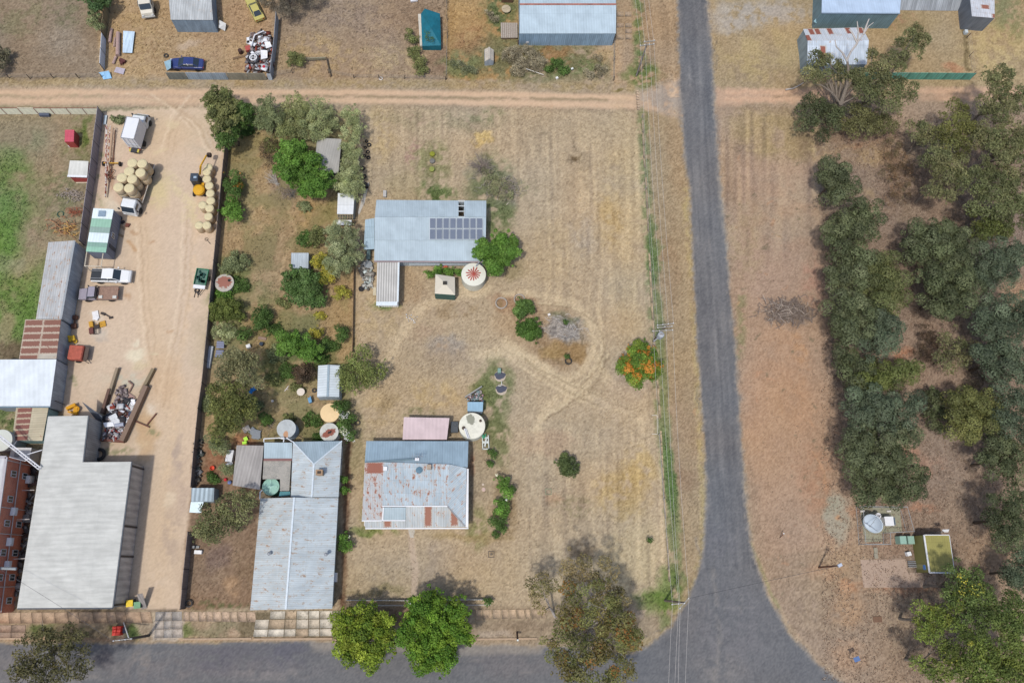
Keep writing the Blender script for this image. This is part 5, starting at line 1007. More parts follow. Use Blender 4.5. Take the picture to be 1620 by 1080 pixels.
r,c,R=tank('water_tank','tank with a rusted open hole in its lid at the long house corner',520.7,683.3,14.4,2.1,(190,194,190),patch_mat('holed_lid',(204,204,194),(142,84,66),0,-.1,.85,.45,.5,hole=(34,28,26)))
r,c,R=tank('water_tank','pale green tank with a cross on its lid beside the pebbled flat roof',428.4,769.5,13,2.1,(70,130,108),mat((148,192,176),.5,var=.04))
m=MB();m.bar(c+Vector((-R*.85,0,2.2)),c+Vector((R*.85,0,2.2)),.12,.06);m.build('lid_rib',mat((168,208,194),.5),r);m=MB();m.bar(c+Vector((0,-R*.85,2.21)),c+Vector((0,R*.85,2.21)),.12,.06);m.build('lid_rib',mat((168,208,194),.5),r)
r,c,R=tank('water_tank','squat concrete tank with brown rusted top beside the yard fence',355,447.5,14.6,.9,(196,190,180),patch_mat('concrete_tank_lid',(190,184,172),(156,104,88),0,.1,.95,.8,0),ribs=False,dome=.1)
MB().lathe(c+Vector((.65,.35,.98)),[(.2,0),(.2,.06)],12).build('hatch',mat((40,36,34)),r)
tank('water_tank','big off white tank at the left edge beside the lattice mast',1.5,696.5,17.5,3.4,(184,188,184),mat((208,212,202),.6,var=.05))
def loft(m,st):
 """st: (x, half width, z low, z high, top inset)"""
 V=[];n=8
 for x,w,z0,z1,i in st:
  zm=z0+(z1-z0)*.55;V+=[(x,-w*.92,z0),(x,-w,zm),(x,-w+i*.35,z1-(z1-z0)*.12),(x,-w+i,z1),(x,w-i,z1),(x,w-i*.35,z1-(z1-z0)*.12),(x,w,zm),(x,w*.92,z0)]
 F=[tuple(range(n))[::-1],tuple(range((len(st)-1)*n,len(st)*n))]
 for k in range(len(st)-1):
  for j in range(n):a,b=k*n+j,k*n+(j+1)%n;F.append((a,b,b+n,a+n))
 m.add(V,F);return m
def wheels(r,xs,w,R=.34,W=.22):
 for x in xs:
  for s in(-1,1):
   t=MB().lathe((x,s*(w-W/2),R),[(R*.6,-W/2),(R*.95,-W/2),(R,-W*.3),(R,W*.3),(R*.95,W/2),(R*.6,W/2)],18,Matrix.Rotation(math.pi/2,3,'X')).build('wheel',RUBBER,r,local=True)
   MB().lathe((x,s*(w-W/2),R),[(R*.58,-W*.4),(R*.58,W*.4)],14,Matrix.Rotation(math.pi/2,3,'X')).build('rim',STEEL,t,local=True)
def heading(a,b):return math.atan2(b.y-a.y,b.x-a.x)
def lights(r,xf,xr,w,z):
 for s in(-1,1):
  MB().box((xf,s*w,z),(.1,.3,.15)).build('headlight',mat((226,230,232),.2),r,local=True);MB().box((xr,s*w,z+.05),(.08,.25,.16)).build('tail_light',mat((170,40,36),.3),r,local=True)
def sedan(label,rear,front,col,L=4.8,old=False,W=.92):
 a,b=at(*rear,.6),at(*front,.6);c=(a+b)/2;r=thing('parked_car',label,'car',(c.x,c.y,0),heading(a,b));s=L/4.8;cm=mat(col,.3,var=.05,spec=.6)
 h=.92 if not old else.88;bx=[(-2.4,W*.8,.35,.72,.1),(-2.3,W*.93,.28,.86,.14),(-1.6,W,.25,h,.16),(-1.0,W,.25,h,.1),(.9,W,.25,h-.02,.1),(1.5,W,.25,h-.05,.2),(2.2,W*.92,.28,.76,.2),(2.4,W*.75,.35,.62,.12)]
 if old:bx=[(-2.4,W*.95,.35,.8,.08),(-2.3,W,.28,h,.08),(1.5,W,.25,h,.08),(2.35,W*.98,.28,.82,.08),(2.42,W*.95,.35,.7,.06)]
 loft(MB(),[(x*s,w,z0,z1,i)for x,w,z0,z1,i in bx]).build('body',cm,r,local=True,smooth=False,bevel=.03)
 loft(MB(),[(x*s,w,z0,z1,i)for x,w,z0,z1,i in[(-1.75,W*.84,h-.1,h+.02,.12),(-1.1,W*.86,h-.1,1.36,.24),(.25,W*.86,h-.1,1.38,.24),(1.15,W*.84,h-.1,h+.0,.12)]]).build('windows',GLASS,r,local=True)
 loft(MB(),[(x*s,w,z0,z1,i)for x,w,z0,z1,i in[(-1.12,W*.64,1.33,1.39,.04),(-.4,W*.7,1.36,1.44,.05),(.28,W*.65,1.35,1.41,.04)]]).build('roof',cm,r,local=True,bevel=.02)
 for sd in(-1,1):
  m=MB();m.bar((-1.12*s,sd*W*.62,1.35),(-1.72*s,sd*W*.74,h),.09,.06);m.bar((.28*s,sd*W*.62,1.37),(1.12*s,sd*W*.74,h),.07,.05);m.build('roof_pillar',cm,r,local=True);MB().box((.75*s,sd*(W+.08),h+.06),(.14,.16,.1)).build('mirror',cm,r,local=True)
 wheels(r,(-1.45*s,1.45*s),W);lights(r,2.36*s,-2.38*s,W*.68,.62);return r
sedan('dark blue sedan behind the corrugated fence of the junk yard',(320,102),(272,100.5),(52,66,120),4.9)
sedan('faded yellow old sedan near the scrap heap, boot toward the heap',(411.5,31),(395.5,-1),(196,186,108),4.2,True,.82)
m=MB().slab([at(259.5,98,.4),at(270,94,1.3),at(270,108,1.3),at(264,112,.1)],.04);tag(m.build('loose_sheet',mat((150,184,200))),'light blue bonnet cover standing in front of the blue sedan','sheet')
def twin_cab(label,rear,front,col):
 a,b=at(*rear,.7),at(*front,.7);c=(a+b)/2;r=thing('utility_truck',label,'utility truck',(c.x,c.y,0),heading(a,b));cm=mat(col,.25,var=.03,spec=.6);W=.95
 loft(MB(),[(-2.6,W*.9,.5,1.0,.05),(-2.5,W,.4,1.08,.06),(.9,W,.38,1.08,.1),(1.4,W,.38,1.1,.14),(2.35,W*.94,.4,1.0,.2),(2.6,W*.8,.45,.85,.16)]).build('body',cm,r,local=True,bevel=.03)
 m=MB();m.box((-1.75,0,1.1),(1.6,W*1.7,.12));m.build('tub_cover',mat((50,56,62),.6),r,local=True)
 for y in(-.55,.55):MB().bar((-2.6,y,1.22),(-.95,y,1.22),.06).build('rack_bar',STEEL,r,local=True)
 loft(MB(),[(-1.0,W*.88,1.02,1.3,.1),(-.85,W*.9,1.02,1.66,.16),(.55,W*.9,1.02,1.7,.18),(1.35,W*.86,1.02,1.1,.1)]).build('windows',GLASS,r,local=True)
 loft(MB(),[(-.92,W*.76,1.62,1.7,.05),(0,W*.8,1.66,1.77,.06),(.58,W*.76,1.64,1.73,.05)]).build('roof',cm,r,local=True,bevel=.02)
 for sd in(-1,1):
  m=MB();m.bar((.55,sd*W*.74,1.68),(1.3,sd*W*.8,1.1),.07);m.build('roof_pillar',cm,r,local=True);m=MB();m.bar((-.15,sd*W*.9,1.1),(-.1,sd*W*.78,1.66),.1,.08);m.build('door_pillar',cm,r,local=True);MB().box((.95,sd*(W+.1),1.2),(.16,.2,.16)).build('mirror',cm,r,local=True)
 MB().box((2.62,0,.62),(.12,1.7,.3)).build('bull_bar',STEEL,r,local=True);wheels(r,(-1.55,1.6),W,.38,.26);lights(r,2.52,-2.6,.7,.8);return r
twin_cab('white twin cab ute with a black tub cover in the dirt yard',(148,436),(205.5,437.5),(238,240,240))
def flat_ute(label,rear,front,col,L=5.3):
 a,b=at(*rear,.9),at(*front,.9);c=(a+b)/2;r=thing('utility_truck',label,'utility truck',(c.x,c.y,0),heading(a,b));cm=mat(col,.5,var=.08)
 loft(MB(),[(.25,.85,.45,1.15,.06),(1.2,.86,.42,1.15,.08),(2.3,.8,.42,1.08,.14),(2.6,.74,.45,.95,.1)]).build('body',cm,r,local=True,bevel=.03)
 loft(MB(),[(.2,.8,1.05,1.3,.06),(.3,.82,1.05,1.78,.12),(1.0,.82,1.05,1.8,.14),(1.5,.8,1.05,1.18,.08)]).build('windows',GLASS,r,local=True)
 loft(MB(),[(.2,.7,1.74,1.82,.05),(.6,.74,1.76,1.88,.06),(1.05,.7,1.76,1.84,.05)]).build('roof',cm,r,local=True,bevel=.02)
 MB().box((-1.2,0,1.0),(2.7,1.95,.1)).build('tray',mat((150,122,106),.9,var=.25,sc=4),r,local=True)
 m=MB();m.bar((.1,-.95,1.6),(.1,.95,1.6),.07)
 for y in(-.95,-.3,.3,.95):m.bar((.1,y,1.0),(.1,y,1.6),.06)
 m.build('headboard',mat((70,66,66)),r,local=True)
 for sd in(-1,1):MB().bar((-2.5,sd*.98,1.08),(.1,sd*.98,1.08),.06,.08).build('side_rail',mat((104,92,86)),r,local=True);MB().box((1.3,sd*.98,1.3),(.12,.2,.22)).build('mirror',DARK,r,local=True)
 for x,y in((-.35,-.55+1.1),(-2.2,.6)):MB().box((x,y,1.12),(.5,.4,.14)).build('tray_box',mat((206,204,196)),r,local=True)
 MB().box((2.68,0,.7),(.12,1.6,.35)).build('bull_bar',DARK,r,local=True);wheels(r,(-1.5,1.55),.88,.38,.24);lights(r,2.58,-2.52,.6,.8);return r
flat_ute('old mauve grey flatbed ute with a bare rusty tray, nose to the shed wall',(184.5,464),(128.5,465),(158,152,164))
fl,fr_,rr_,rl_=at(200.5,184.5,3.5),at(221,187.5,3.5),at(212,220.5,3.5),at(190.5,217.5,3.5)
rear=(rr_+rl_)/2;fro=(fl+fr_)/2;c=(rear+fro)/2;r=thing('box_truck','white box truck parked near the top of the dirt yard','truck',(c.x,c.y,0),heading(rear,fro));L=(fro-rear).length;Wd=(fr_-fl).length
MB().box((0,0,2.2),(L,Wd,2.55)).build('cargo_box',mat((232,234,238),.5,var=.04),r,local=True,bevel=.03);m=MB()
for y in(-Wd/2,Wd/2):m.bar((-L/2,y,3.5),(L/2,y,3.5),.07)
for x in(-L/2,L/2):m.bar((x,-Wd/2,3.5),(x,Wd/2,3.5),.07)
m.build('edge_trim',STEEL,r,local=True);m=MB()
for k in range(3):m.box((-L/2-.02,-Wd/3+k*Wd/3,2.2),(.05,.05,2.4))
m.box((-L/2-.02,0,1.9),(.05,Wd*.9,.06));m.build('rear_doors',mat((190,196,206)),r,local=True)
MB().box((-L/2-.35,0,.8),(.5,Wd*.75,.12)).build('tail_lift',mat((206,190,92)),r,local=True)
loft(MB(),[(L/2+.05,.95,.6,2.2,.1),(L/2+.3,.98,.5,2.3,.14),(L/2+1.1,.98,.45,2.25,.18),(L/2+1.75,.95,.45,1.35,.14),(L/2+2.0,.9,.5,1.2,.1)]).build('cab',mat((228,232,234),.4,var=.04),r,local=True,bevel=.04)
MB().slab([(L/2+1.15,-.8,2.16),(L/2+1.15,.8,2.16),(L/2+1.74,.8,1.42),(L/2+1.74,-.8,1.42)],.03).build('windscreen',mat((120,140,140),.2),r,local=True)
for v in bpy.data.objects['windscreen'].data.vertices:v.co.z+=.04;v.co.x+=.03
for sd in(-1,1):MB().box((L/2+.9,sd*.99,1.75),(.8,.04,.5)).build('side_window',GLASS,r,local=True);MB().box((L/2+1.5,sd*1.2,1.7),(.14,.2,.36)).build('mirror',DARK,r,local=True)
MB().box((-.2,0,.8),(L+1,.9,.2)).build('chassis',DARK,r,local=True);wheels(r,(-L/2+1.1,L/2+1.1),1.02,.42,.28);lights(r,L/2+2.0,-L/2-.1,.7,.75)
cabc=at(203,321.5,2.3);tail=at(231,258,1.1);hd=math.atan2(cabc.y-tail.y,cabc.x-tail.x)
L=(Vector((cabc.x,cabc.y))-Vector((tail.x,tail.y))).length;mid=(Vector((cabc.x,cabc.y,0))+Vector((tail.x,tail.y,0)))/2;r=thing('flatbed_truck','flatbed truck with white cab loaded with tall straw bales','truck',mid,hd)
hL=L/2;loft(MB(),[(hL-.75,1.0,.6,2.2,.1),(hL-.6,1.05,.5,2.35,.14),(hL+.55,1.05,.5,2.35,.16),(hL+1.0,1.02,.5,1.55,.1),(hL+1.08,.98,.5,1.3,.08)]).build('cab',mat((228,232,234),.35,var=.05),r,local=True,bevel=.04)
MB().slab([(hL+.6,-.85,2.28),(hL+.6,.85,2.28),(hL+1.03,.85,1.6),(hL+1.03,-.85,1.6)],.03).build('windscreen',GLASS,r,local=True)
for v in r.children[1].data.vertices:v.co.x+=.05;v.co.z+=.03
for sd in(-1,1):MB().box((hL+.15,sd*1.05,1.85),(.9,.05,.5)).build('side_window',GLASS,r,local=True);MB().box((hL+.8,sd*1.3,1.8),(.14,.2,.36)).build('mirror',DARK,r,local=True)
TL=hL*2-.9;MB().box((-.45,0,1.0),(TL,2.45,.14)).build('tray',mat((140,118,96),.9,var=.2),r,local=True)
for sd in(-1,1):MB().bar((-.45-TL/2,sd*1.25,1.1),(-.45+TL/2,sd*1.25,1.1),.08,.14).build('side_rail',mat((206,200,190)),r,local=True)
m=MB();m.bar((-.45+TL/2,-1.2,2.1),(-.45+TL/2,1.2,2.1),.08)
for y in(-1.2,-.6,0,.6,1.2):m.bar((-.45+TL/2,y,1.1),(-.45+TL/2,y,2.1),.06)
m.build('headboard',STEEL,r,local=True);MB().box((-.3,0,.78),(TL+.6,.9,.2)).build('chassis',DARK,r,local=True);wheels(r,(-hL+1.0,hL+.1),1.1,.46,.3);wheels(r,(-hL+2.1,),1.1,.46,.3);lights(r,hL+1.08,-.45-TL/2,.8,.8)
STR=NT('straw');g_=STR.n('ShaderNodeTexCoord').outputs['Object'];sp=STR.n('ShaderNodeSeparateXYZ');STR.L.new(g_,sp.inputs[0]);rr_=STR.math('SQRT',STR.math('ADD',STR.math('MULTIPLY',sp.outputs[0],sp.outputs[0]),STR.math('MULTIPLY',sp.outputs[1],sp.outputs[1])))
sw=STR.math('SINE',STR.math('ADD',STR.math('MULTIPLY',rr_,60),STR.math('MULTIPLY',STR.math('ARCTAN2',sp.outputs[1],sp.outputs[0]),1.0)));nn=STR.noise(g_,9,6,.75)
gn=STR.n('ShaderNodeNewGeometry').outputs['Normal'];spn=STR.n('ShaderNodeSeparateXYZ');STR.L.new(gn,spn.inputs[0]);topf=STR.ramp(spn.outputs[2],.4,.8)
cc_=STR.mix(topf,STR.mix(STR.ramp(nn,.3,.7),alb((200,178,146)),alb((214,194,162))),STR.mix(STR.math('MULTIPLY',STR.ramp(sw,-1,1),.35),STR.mix(STR.ramp(nn,.3,.7),alb((212,198,156)),alb((234,224,186))),alb((188,170,124))))
STR.bump(nn,.05,.8);STR.done(cc_,.95,0,.1);STR=STR.m
HB_=1.22;RB_=.66
def bale_mesh():
 m=MB();pr=[(.02,0),(RB_-.06,0),(RB_,.06),(RB_+.01,HB_*.5),(RB_,HB_-.07),(RB_-.05,HB_-.01),(RB_*.5,HB_+.015),(.02,HB_-.01)]
 return m.lathe((0,0,0),pr,26,cap=False)
bale=bale_mesh().build('straw_bale',STR,local=True,smooth=True)
NB_=[0]
def put_bale(px,py,ztop,z0,label,sc=1.0,group='straw bales'):
 o=bale if NB_[0]==0 else copy_tree(bale);NB_[0]+=1;c=at(px,py,ztop);o['category']='bale'
 return place(o,(c.x,c.y,z0),RNG.random()*6,label,(sc*(1+.02*RNG.standard_normal()),sc,(ztop-z0)/HB_),group)
A_=[(208.9,257.3),(204,270.5),(192.4,280.6),(187,295.8)];B_=[(224.6,258.3),(221.8,272.8),(208.6,282.9),(204,297.2)];o4=['rearmost','second from the rear','third from the rear','nearest the cab']
for i in range(4):
 for row,nmr in((A_,'west'),(B_,'east')):
  x,y=row[i];put_bale(x,y,3.6,2.36,'straw bale in the upper layer on the truck, %s row, %s'%(nmr,o4[i]),1.06)
  c=at(x,y,3.6);px_,py_=pix(*[np.array([v])for v in(c.x,c.y,2.34)]);put_bale(px_[0],py_[0],2.34,1.08,'straw bale in the lower layer on the truck, %s row, %s'%(nmr,o4[i]),1.06)
RW=[(329.3,264.5),(326.5,271.5),(327,282.8),(330.7,293.4),(332.3,305.4),(333,317.2),(320.2,324),(331.2,329),(329.4,342),(314.4,356),(326.8,356)]
RN=['at the north end of the row by the yard fence','second from the north in the row by the fence','third in the row, beside the excavator cab','fourth in the row, beside the excavator tracks','fifth in the row by the yard fence','sixth in the row by the yard fence','standing alone on the west side of the row','seventh in the row, east of the lone one','eighth in the row by the yard fence','western one of the pair at the south end','eastern one of the pair at the south end']
for(x,y),nme in zip(RW,RN):
 put_bale(x,y,1.55,0,'straw bale on the ground '+nme,.92)
c=at(314,293,1.0);r=thing('mini_excavator','yellow mini excavator with black cab reaching over the bale row','excavator',(c.x,c.y,0),0);YL=mat((222,168,40),.45,var=.06)
for dx in(-.75,.75):
 m=MB();m.box((dx,-.4,.25),(.32,1.9,.5));m.build('track',RUBBER,r,local=True,bevel=.1)
m=MB();m.box((.1,-.35,.75),(1.3,1.7,.4));m.build('platform',YL,r,local=True,bevel=.08)
MB().lathe((.15,-.75,.7),[(.78,0),(.82,.1),(.8,.5),(.6,.66),(.1,.7)],20).build('engine_cover',YL,r,local=True)
cab=MB().box((-.25,.6,1.45),(1.15,1.25,1.5),taper=.9).build('cab',mat((48,56,66),.3),r,local=True,bevel=.08);MB().box((-.25,.6,2.26),(1.1,1.2,.1)).build('cab_roof',mat((62,72,84),.5),cab,local=True,bevel=.04);MB().box((-.1,.55,2.34),(.4,.3,.06)).build('roof_hatch',mat((170,190,206),.3),cab,local=True)
base=Vector((c.x,c.y,0));p0=at(316,276,1.0)-base;p1=at(317.5,262,3.0)-base;p2=at(326.5,246,2.5)-base;p3=at(331,245.5,1.6)-base
m=MB();m.bar(p0,p1,.2,.26);m.build('boom',YL,r,local=True,bevel=.03);MB().bar(p1,p2,.16,.22).build('dipper',YL,r,local=True,bevel=.03);m=MB();m.bar(p0+Vector((0,0,.3)),p1 .lerp(p0,.4)+Vector((0,0,.25)),.1);m.build('ram',STEEL,r,local=True)
m=MB();m.lathe(p3,[(.25,-.3),(.36,-.2),(.36,.2),(.25,.3)],10,Matrix.Rotation(math.pi/2,3,'Y'));m.bar(p2,p3,.14);m.build('bucket',mat((70,56,50)),r,local=True)
c=at(318.5,438,.8);r=thing('box_trailer','small green trailer with white draw plate beside the yard fence','trailer',(c.x,c.y,0),math.radians(84));GR=mat((62,140,104),.6)
MB().box((0,0,.6),(2.3,1.6,.08)).build('deck',mat((96,128,116),.8),r,local=True)
for y in(-.8,.8):MB().box((0,y,.78),(2.3,.06,.35)).build('side_wall',GR,r,local=True)
MB().box((1.15,0,.78),(.06,1.6,.35)).build('end_wall',GR,r,local=True);MB().box((-1.45,0,.75),(.5,1.6,.2)).build('tool_box',WHITE,r,local=True);m=MB();m.bar((-1.5,-.5,.5),(-2.6,0,.5),.08);m.bar((-1.5,.5,.5),(-2.6,0,.5),.08);m.build('drawbar',DARK,r,local=True)
m=MB();
for k in range(16):m.box((RNG.uniform(-.8,.8),RNG.uniform(-.5,.5),.75),(RNG.uniform(.2,.5),RNG.uniform(.2,.4),.2),rz=RNG.random()*3)
m.build('load',mat((24,70,62),.8),r,local=True);wheels(r,(0,),.98,.33,.2)
a,b=at(224,-60,1.6),at(230,6,1.6);r=thing('old_truck','old white tray truck facing south at the top edge of the junk yard','truck',((a.x+b.x)/2,(a.y+b.y)/2,0),heading(a,b));L=(b-a).length;h2=L/2;wt=mat((222,216,200),.5,var=.08)
loft(MB(),[(h2-1.0,.95,.7,2.1,.08),(h2-.8,.98,.6,2.3,.12),(h2+.5,.98,.6,2.3,.14),(h2+.95,.95,.6,1.5,.08),(h2+1.5,.92,.6,1.35,.1),(h2+1.6,.9,.6,1.0,.06)]).build('cab',wt,r,local=True,bevel=.04)
MB().slab([(h2+.55,-.8,2.24),(h2+.55,.8,2.24),(h2+.97,.8,1.56),(h2+.97,-.8,1.56)],.03).build('windscreen',GLASS,r,local=True)
for v in r.children[1].data.vertices:v.co.x+=.05;v.co.z+=.03
for sd in(-1,1):MB().box((h2+.1,sd*.98,1.85),(.8,.05,.45)).build('side_window',GLASS,r,local=True)
MB().box((h2+1.68,0,.7),(.16,1.95,.22)).build('bumper',mat((190,190,186)),r,local=True);MB().box((-1.2,0,1.05),(L-1.2,2.2,.14)).build('tray',mat((150,140,130),var=.2),r,local=True)
for k in range(6):MB().bar((-1.2-L/2+.8+k*1.0,-1.0,1.4),(-1.2-L/2+.8+k*1.0,1.0,1.4),.08).build('tray_bar',mat((170,164,156)),r,local=True)
wheels(r,(-h2+1.3,h2+.4),1.0,.45,.28);lights(r,h2+1.62,-h2,.7,1.0)
c=at(121,557.5,1.2);r=thing('steel_bin','rust red steel bin trailer against the rusty roofed shed','bin',(c.x,c.y,0),math.radians(-3));RD=mat((168,88,72),.7,var=.2,sc=2)
m=MB();m.box((-.1,0,.85),(1.9,2.0,.9));m.build('body',RD,r,local=True,bevel=.12);MB().box((-.1,0,1.32),(1.7,1.8,.08)).build('lid',mat((176,92,74),.7,var=.25,sc=2),r,local=True,bevel=.03)
m=MB();m.box((1.15,0,.9),(.5,1.9,.12));m.bar((.9,-.9,.9),(1.5,-1.2,.4),.1);m.build('loading_edge',mat((92,78,70),var=.2),r,local=True);wheels(r,(0,),1.12,.3,.16)
MS=NT('candy_stripe');g_=MS.n('ShaderNodeTexCoord').outputs['Object'];n_=MS.noise(g_,2.4,3,.7);MS.done(MS.mix(MS.ramp(n_,.47,.52),alb((222,216,210)),alb((150,70,56))),.6);MS=MS.m
r=thing('drilling_mast','long red and white lattice auger lying along the grey fence','auger',at(170,250));a,b=at(171,199,1.5),at(167,312,.4);dd=(b-a).normalized();sd=Vector((-dd.y,dd.x,0));m=MB()
for sgn,zz in((-.3,0),(.3,0),(0,.4)):m.tube(a+sd*sgn+Vector((0,0,zz)),b+sd*sgn*.1+Vector((0,0,zz*.3)),.055,n=6)
for k in range(26):
 t0,t1=k/26,(k+1)/26;s0=(.3 if k%2 else-.3)*(1-.9*t0);s1=(-.3 if k%2 else.3)*(1-.9*t1);m.tube(a.lerp(b,t0)+sd*s0,a.lerp(b,t1)+sd*s1,.03,n=4);m.tube(a.lerp(b,t0)+sd*s0,a.lerp(b,t1)+Vector((0,0,.4*(1-.7*t1))),.03,n=4)
m.build('lattice',MS,r);q=at(171,258,.6);m=MB();m.bar(q+Vector((-.6,0,0)),q+Vector((1.5,0,0)),.14);m.build('axle',mat((206,160,60)),r)
for dx in(-.75,1.55):MB().lathe(q+Vector((dx,0,-.25)),[(.2,-.12),(.34,-.1),(.34,.1),(.2,.12)],14,Matrix.Rotation(math.pi/2,3,'Y')).build('wheel',RUBBER,r)
m=MB();
for k in range(14):p=at(172+RNG.random()*6,258+RNG.random()*30,.3);m.bar(p,p+Vector((RNG.uniform(-.8,.8),RNG.uniform(-1.2,1.2),RNG.uniform(0,.5))),.09)
m.build('frame_parts',mat((128,84,64),var=.3),r)
m=MB();m.tube(at(182,206,.1),at(179,262,.1),.06,n=6);tag(m.build('steel_pipe',mat((150,104,80))),'thin rusty pipe lying east of the lattice auger','pipe')
def wheelie(label,px,py,lid,col):
 c=at(px,py,1.0);r=thing('wheelie_bin',label,'bin',(c.x,c.y,0),.1);MB().box((0,0,.5),(.75,.7,.95),M=Matrix.Identity(3)).build('body',mat(col,.6),r,local=True,bevel=.04);MB().box((0,0,1.02),(.82,.8,.1)).build('lid',mat(lid,.5,var=.03),r,local=True,bevel=.04)
 for s in(-.3,.3):MB().lathe((s,.36,.1),[(.1,-.04),(.1,.04)],10,Matrix.Rotation(math.pi/2,3,'Y')).build('wheel',RUBBER,r,local=True)
wheelie('wheelie bin with yellow lid at the yard entrance',205,953.8,(242,206,40),(40,70,52));wheelie('wheelie bin with green lid beside the yellow lidded one',217,956.5,(112,160,120),(40,70,52))
m=MB().slab([at(216.5,940,2.2),at(225.5,938.5,2.2),at(232.5,961.5,.05),at(224,963,.05)][::-1],.06);tag(m.build('yard_gate',cor((128,122,118),.3)),'grey sheet gate leaf standing open at the yard entrance','gate')
def outdoor_set(label,px,py):
 c=at(px,py,1.0);r=thing('barrier_block',label,'barrier',(c.x,c.y,0));RR_=mat((232,64,48),.5,var=.03)
 for i in(-1,1):
  for j in(-1,0,1):MB().box((i*.26,j*.36,.5+.02*j),(.48,.34,.9)).build('barrier_panel',RR_,r,local=True,bevel=.04)
outdoor_set('bright red stacked plastic barriers on the nature strip',183.5,997.5)
m=MB().slab([at(194.5,991.5,.7),at(199,992.5,.7),at(198.5,1001,.5),at(193.5,1000.5,.5)][::-1],.05);tag(m.build('dark_board',mat((40,44,62))),'dark navy board beside the red barriers','board')
m=MB().bar(at(195.5,984,.2),at(203.5,1008,3.5),.09);tag(m.build('white_pole',WHITE),'thin white pole leaning over the nature strip beside red barriers','pole')
KL=1.02
def fibo(n):
 i=np.arange(n)+.5;ph=np.arccos(1-2*i/n);th=math.pi*(1+5**.5)*i;return np.stack([np.cos(th)*np.sin(ph),np.sin(th)*np.sin(ph),np.cos(ph)],-1)
def unit(v):return v/(np.linalg.norm(v,axis=1,keepdims=True)+1e-9)
def leaves(cen,rs,n,ls,asp,pal,rng,out=.7,lo=.62,zmin=-.6,droop=0.0,var=.16):
 """leaf faces over the lumps: cen (m,3), rs (m,), n leaves each"""
 cnt=np.maximum(8,(n*(rs/rs.mean())**2)).astype(int);idx=np.repeat(np.arange(len(cen)),cnt);N=len(idx)
 d=unit(rng.standard_normal((N,3)));f=d[:,2]<zmin;d[f,2]*=-1
 rad=rs[idx]*(lo+(1.08-lo)*rng.random(N)**.5)*(1+(.05 if lo>.8 else.12)*rng.standard_normal(N));p=cen[idx]+d*rad[:,None]*np.array([1,1,.85])
 nr=unit(d*out+rng.standard_normal((N,3))*.55+np.array([0,0,.25]));t=unit(np.cross(nr,unit(rng.standard_normal((N,3)))));b=np.cross(nr,t)
 if droop:t=unit(t*(1-droop)+np.array([0,0,-1.0])*droop);b=unit(np.cross(nr,t))
 s=ls*(.65+.7*rng.random(N))[:,None];w=s*asp
 V=np.stack([p-t*s*.5,p+b*w*.5,p+t*s*.5,p-b*w*.5],1).reshape(-1,3);F=np.arange(4*N).reshape(N,4)
 pal=np.array([alb(c,KL)for c in pal]);k=rng.integers(len(pal),size=len(cen));base=pal[k];k2=rng.integers(len(pal),size=N)
 c=base[idx]*.65+pal[k2]*.35;c=c*(1+.17*rng.standard_normal(len(cen)))[idx][:,None]*(1+var*rng.standard_normal(N))[:,None];g_=c.mean(1,keepdims=True);c=np.clip((c*.92+g_*.08)*np.array([1.34,1.28,1.02]),.008,.8)
 V[:,2]=np.maximum(V[:,2],.03);return V,F,np.repeat(c,4,0)
STY=dict(gum=dict(rs=.85,dens=150,ls=.30,asp=.42,cover=.62,out=.35,flat=.8),cas=dict(rs=.95,dens=300,ls=.26,asp=.5,cover=.8,out=1.5,flat=.95,lo=.84),bush=dict(rs=.5,dens=170,ls=.19,asp=.6,cover=1.1,out=.6,flat=.8),dense=dict(rs=.62,dens=240,ls=.24,asp=.62,cover=1.15,out=.7,flat=.8),silver=dict(rs=.5,dens=190,ls=.22,asp=.3,cover=1.0,out=.3,flat=.9),thin=dict(rs=.45,dens=80,ls=.17,asp=.4,cover=.8,out=.2,flat=.8))
PAL=dict(gum=[(92,98,70),(104,108,80),(80,88,62),(116,116,86)],dark=[(72,82,60),(82,92,68),(92,100,76),(66,74,56)],cas=[(80,90,66),(90,100,76),(100,108,86),(72,80,60),(86,96,76)],blue=[(78,92,78),(88,100,86),(70,82,70)],bright=[(84,122,50),(72,108,44),(96,132,60)],green=[(72,100,50),(82,110,58),(64,90,46)],lime=[(112,132,40),(130,144,48),(92,116,36),(78,106,34)],silver=[(152,162,128),(138,150,114),(166,174,142),(124,136,100)],olive=[(106,114,76),(120,124,84),(92,102,66)],yellow=[(164,156,58),(150,146,62),(132,138,60)],purple=[(78,66,58),(92,76,66),(66,58,52)],rusty=[(128,88,44),(112,84,44),(104,88,50)],orange=[(172,116,40),(156,106,40),(184,128,50)],grey=[(140,134,122),(124,118,108),(156,150,138),(112,108,98)],white=[(226,228,214),(238,238,228)],ym=[(98,102,62),(108,110,66),(88,94,58)],mist=[(110,122,92),(98,110,82),(124,134,104)])
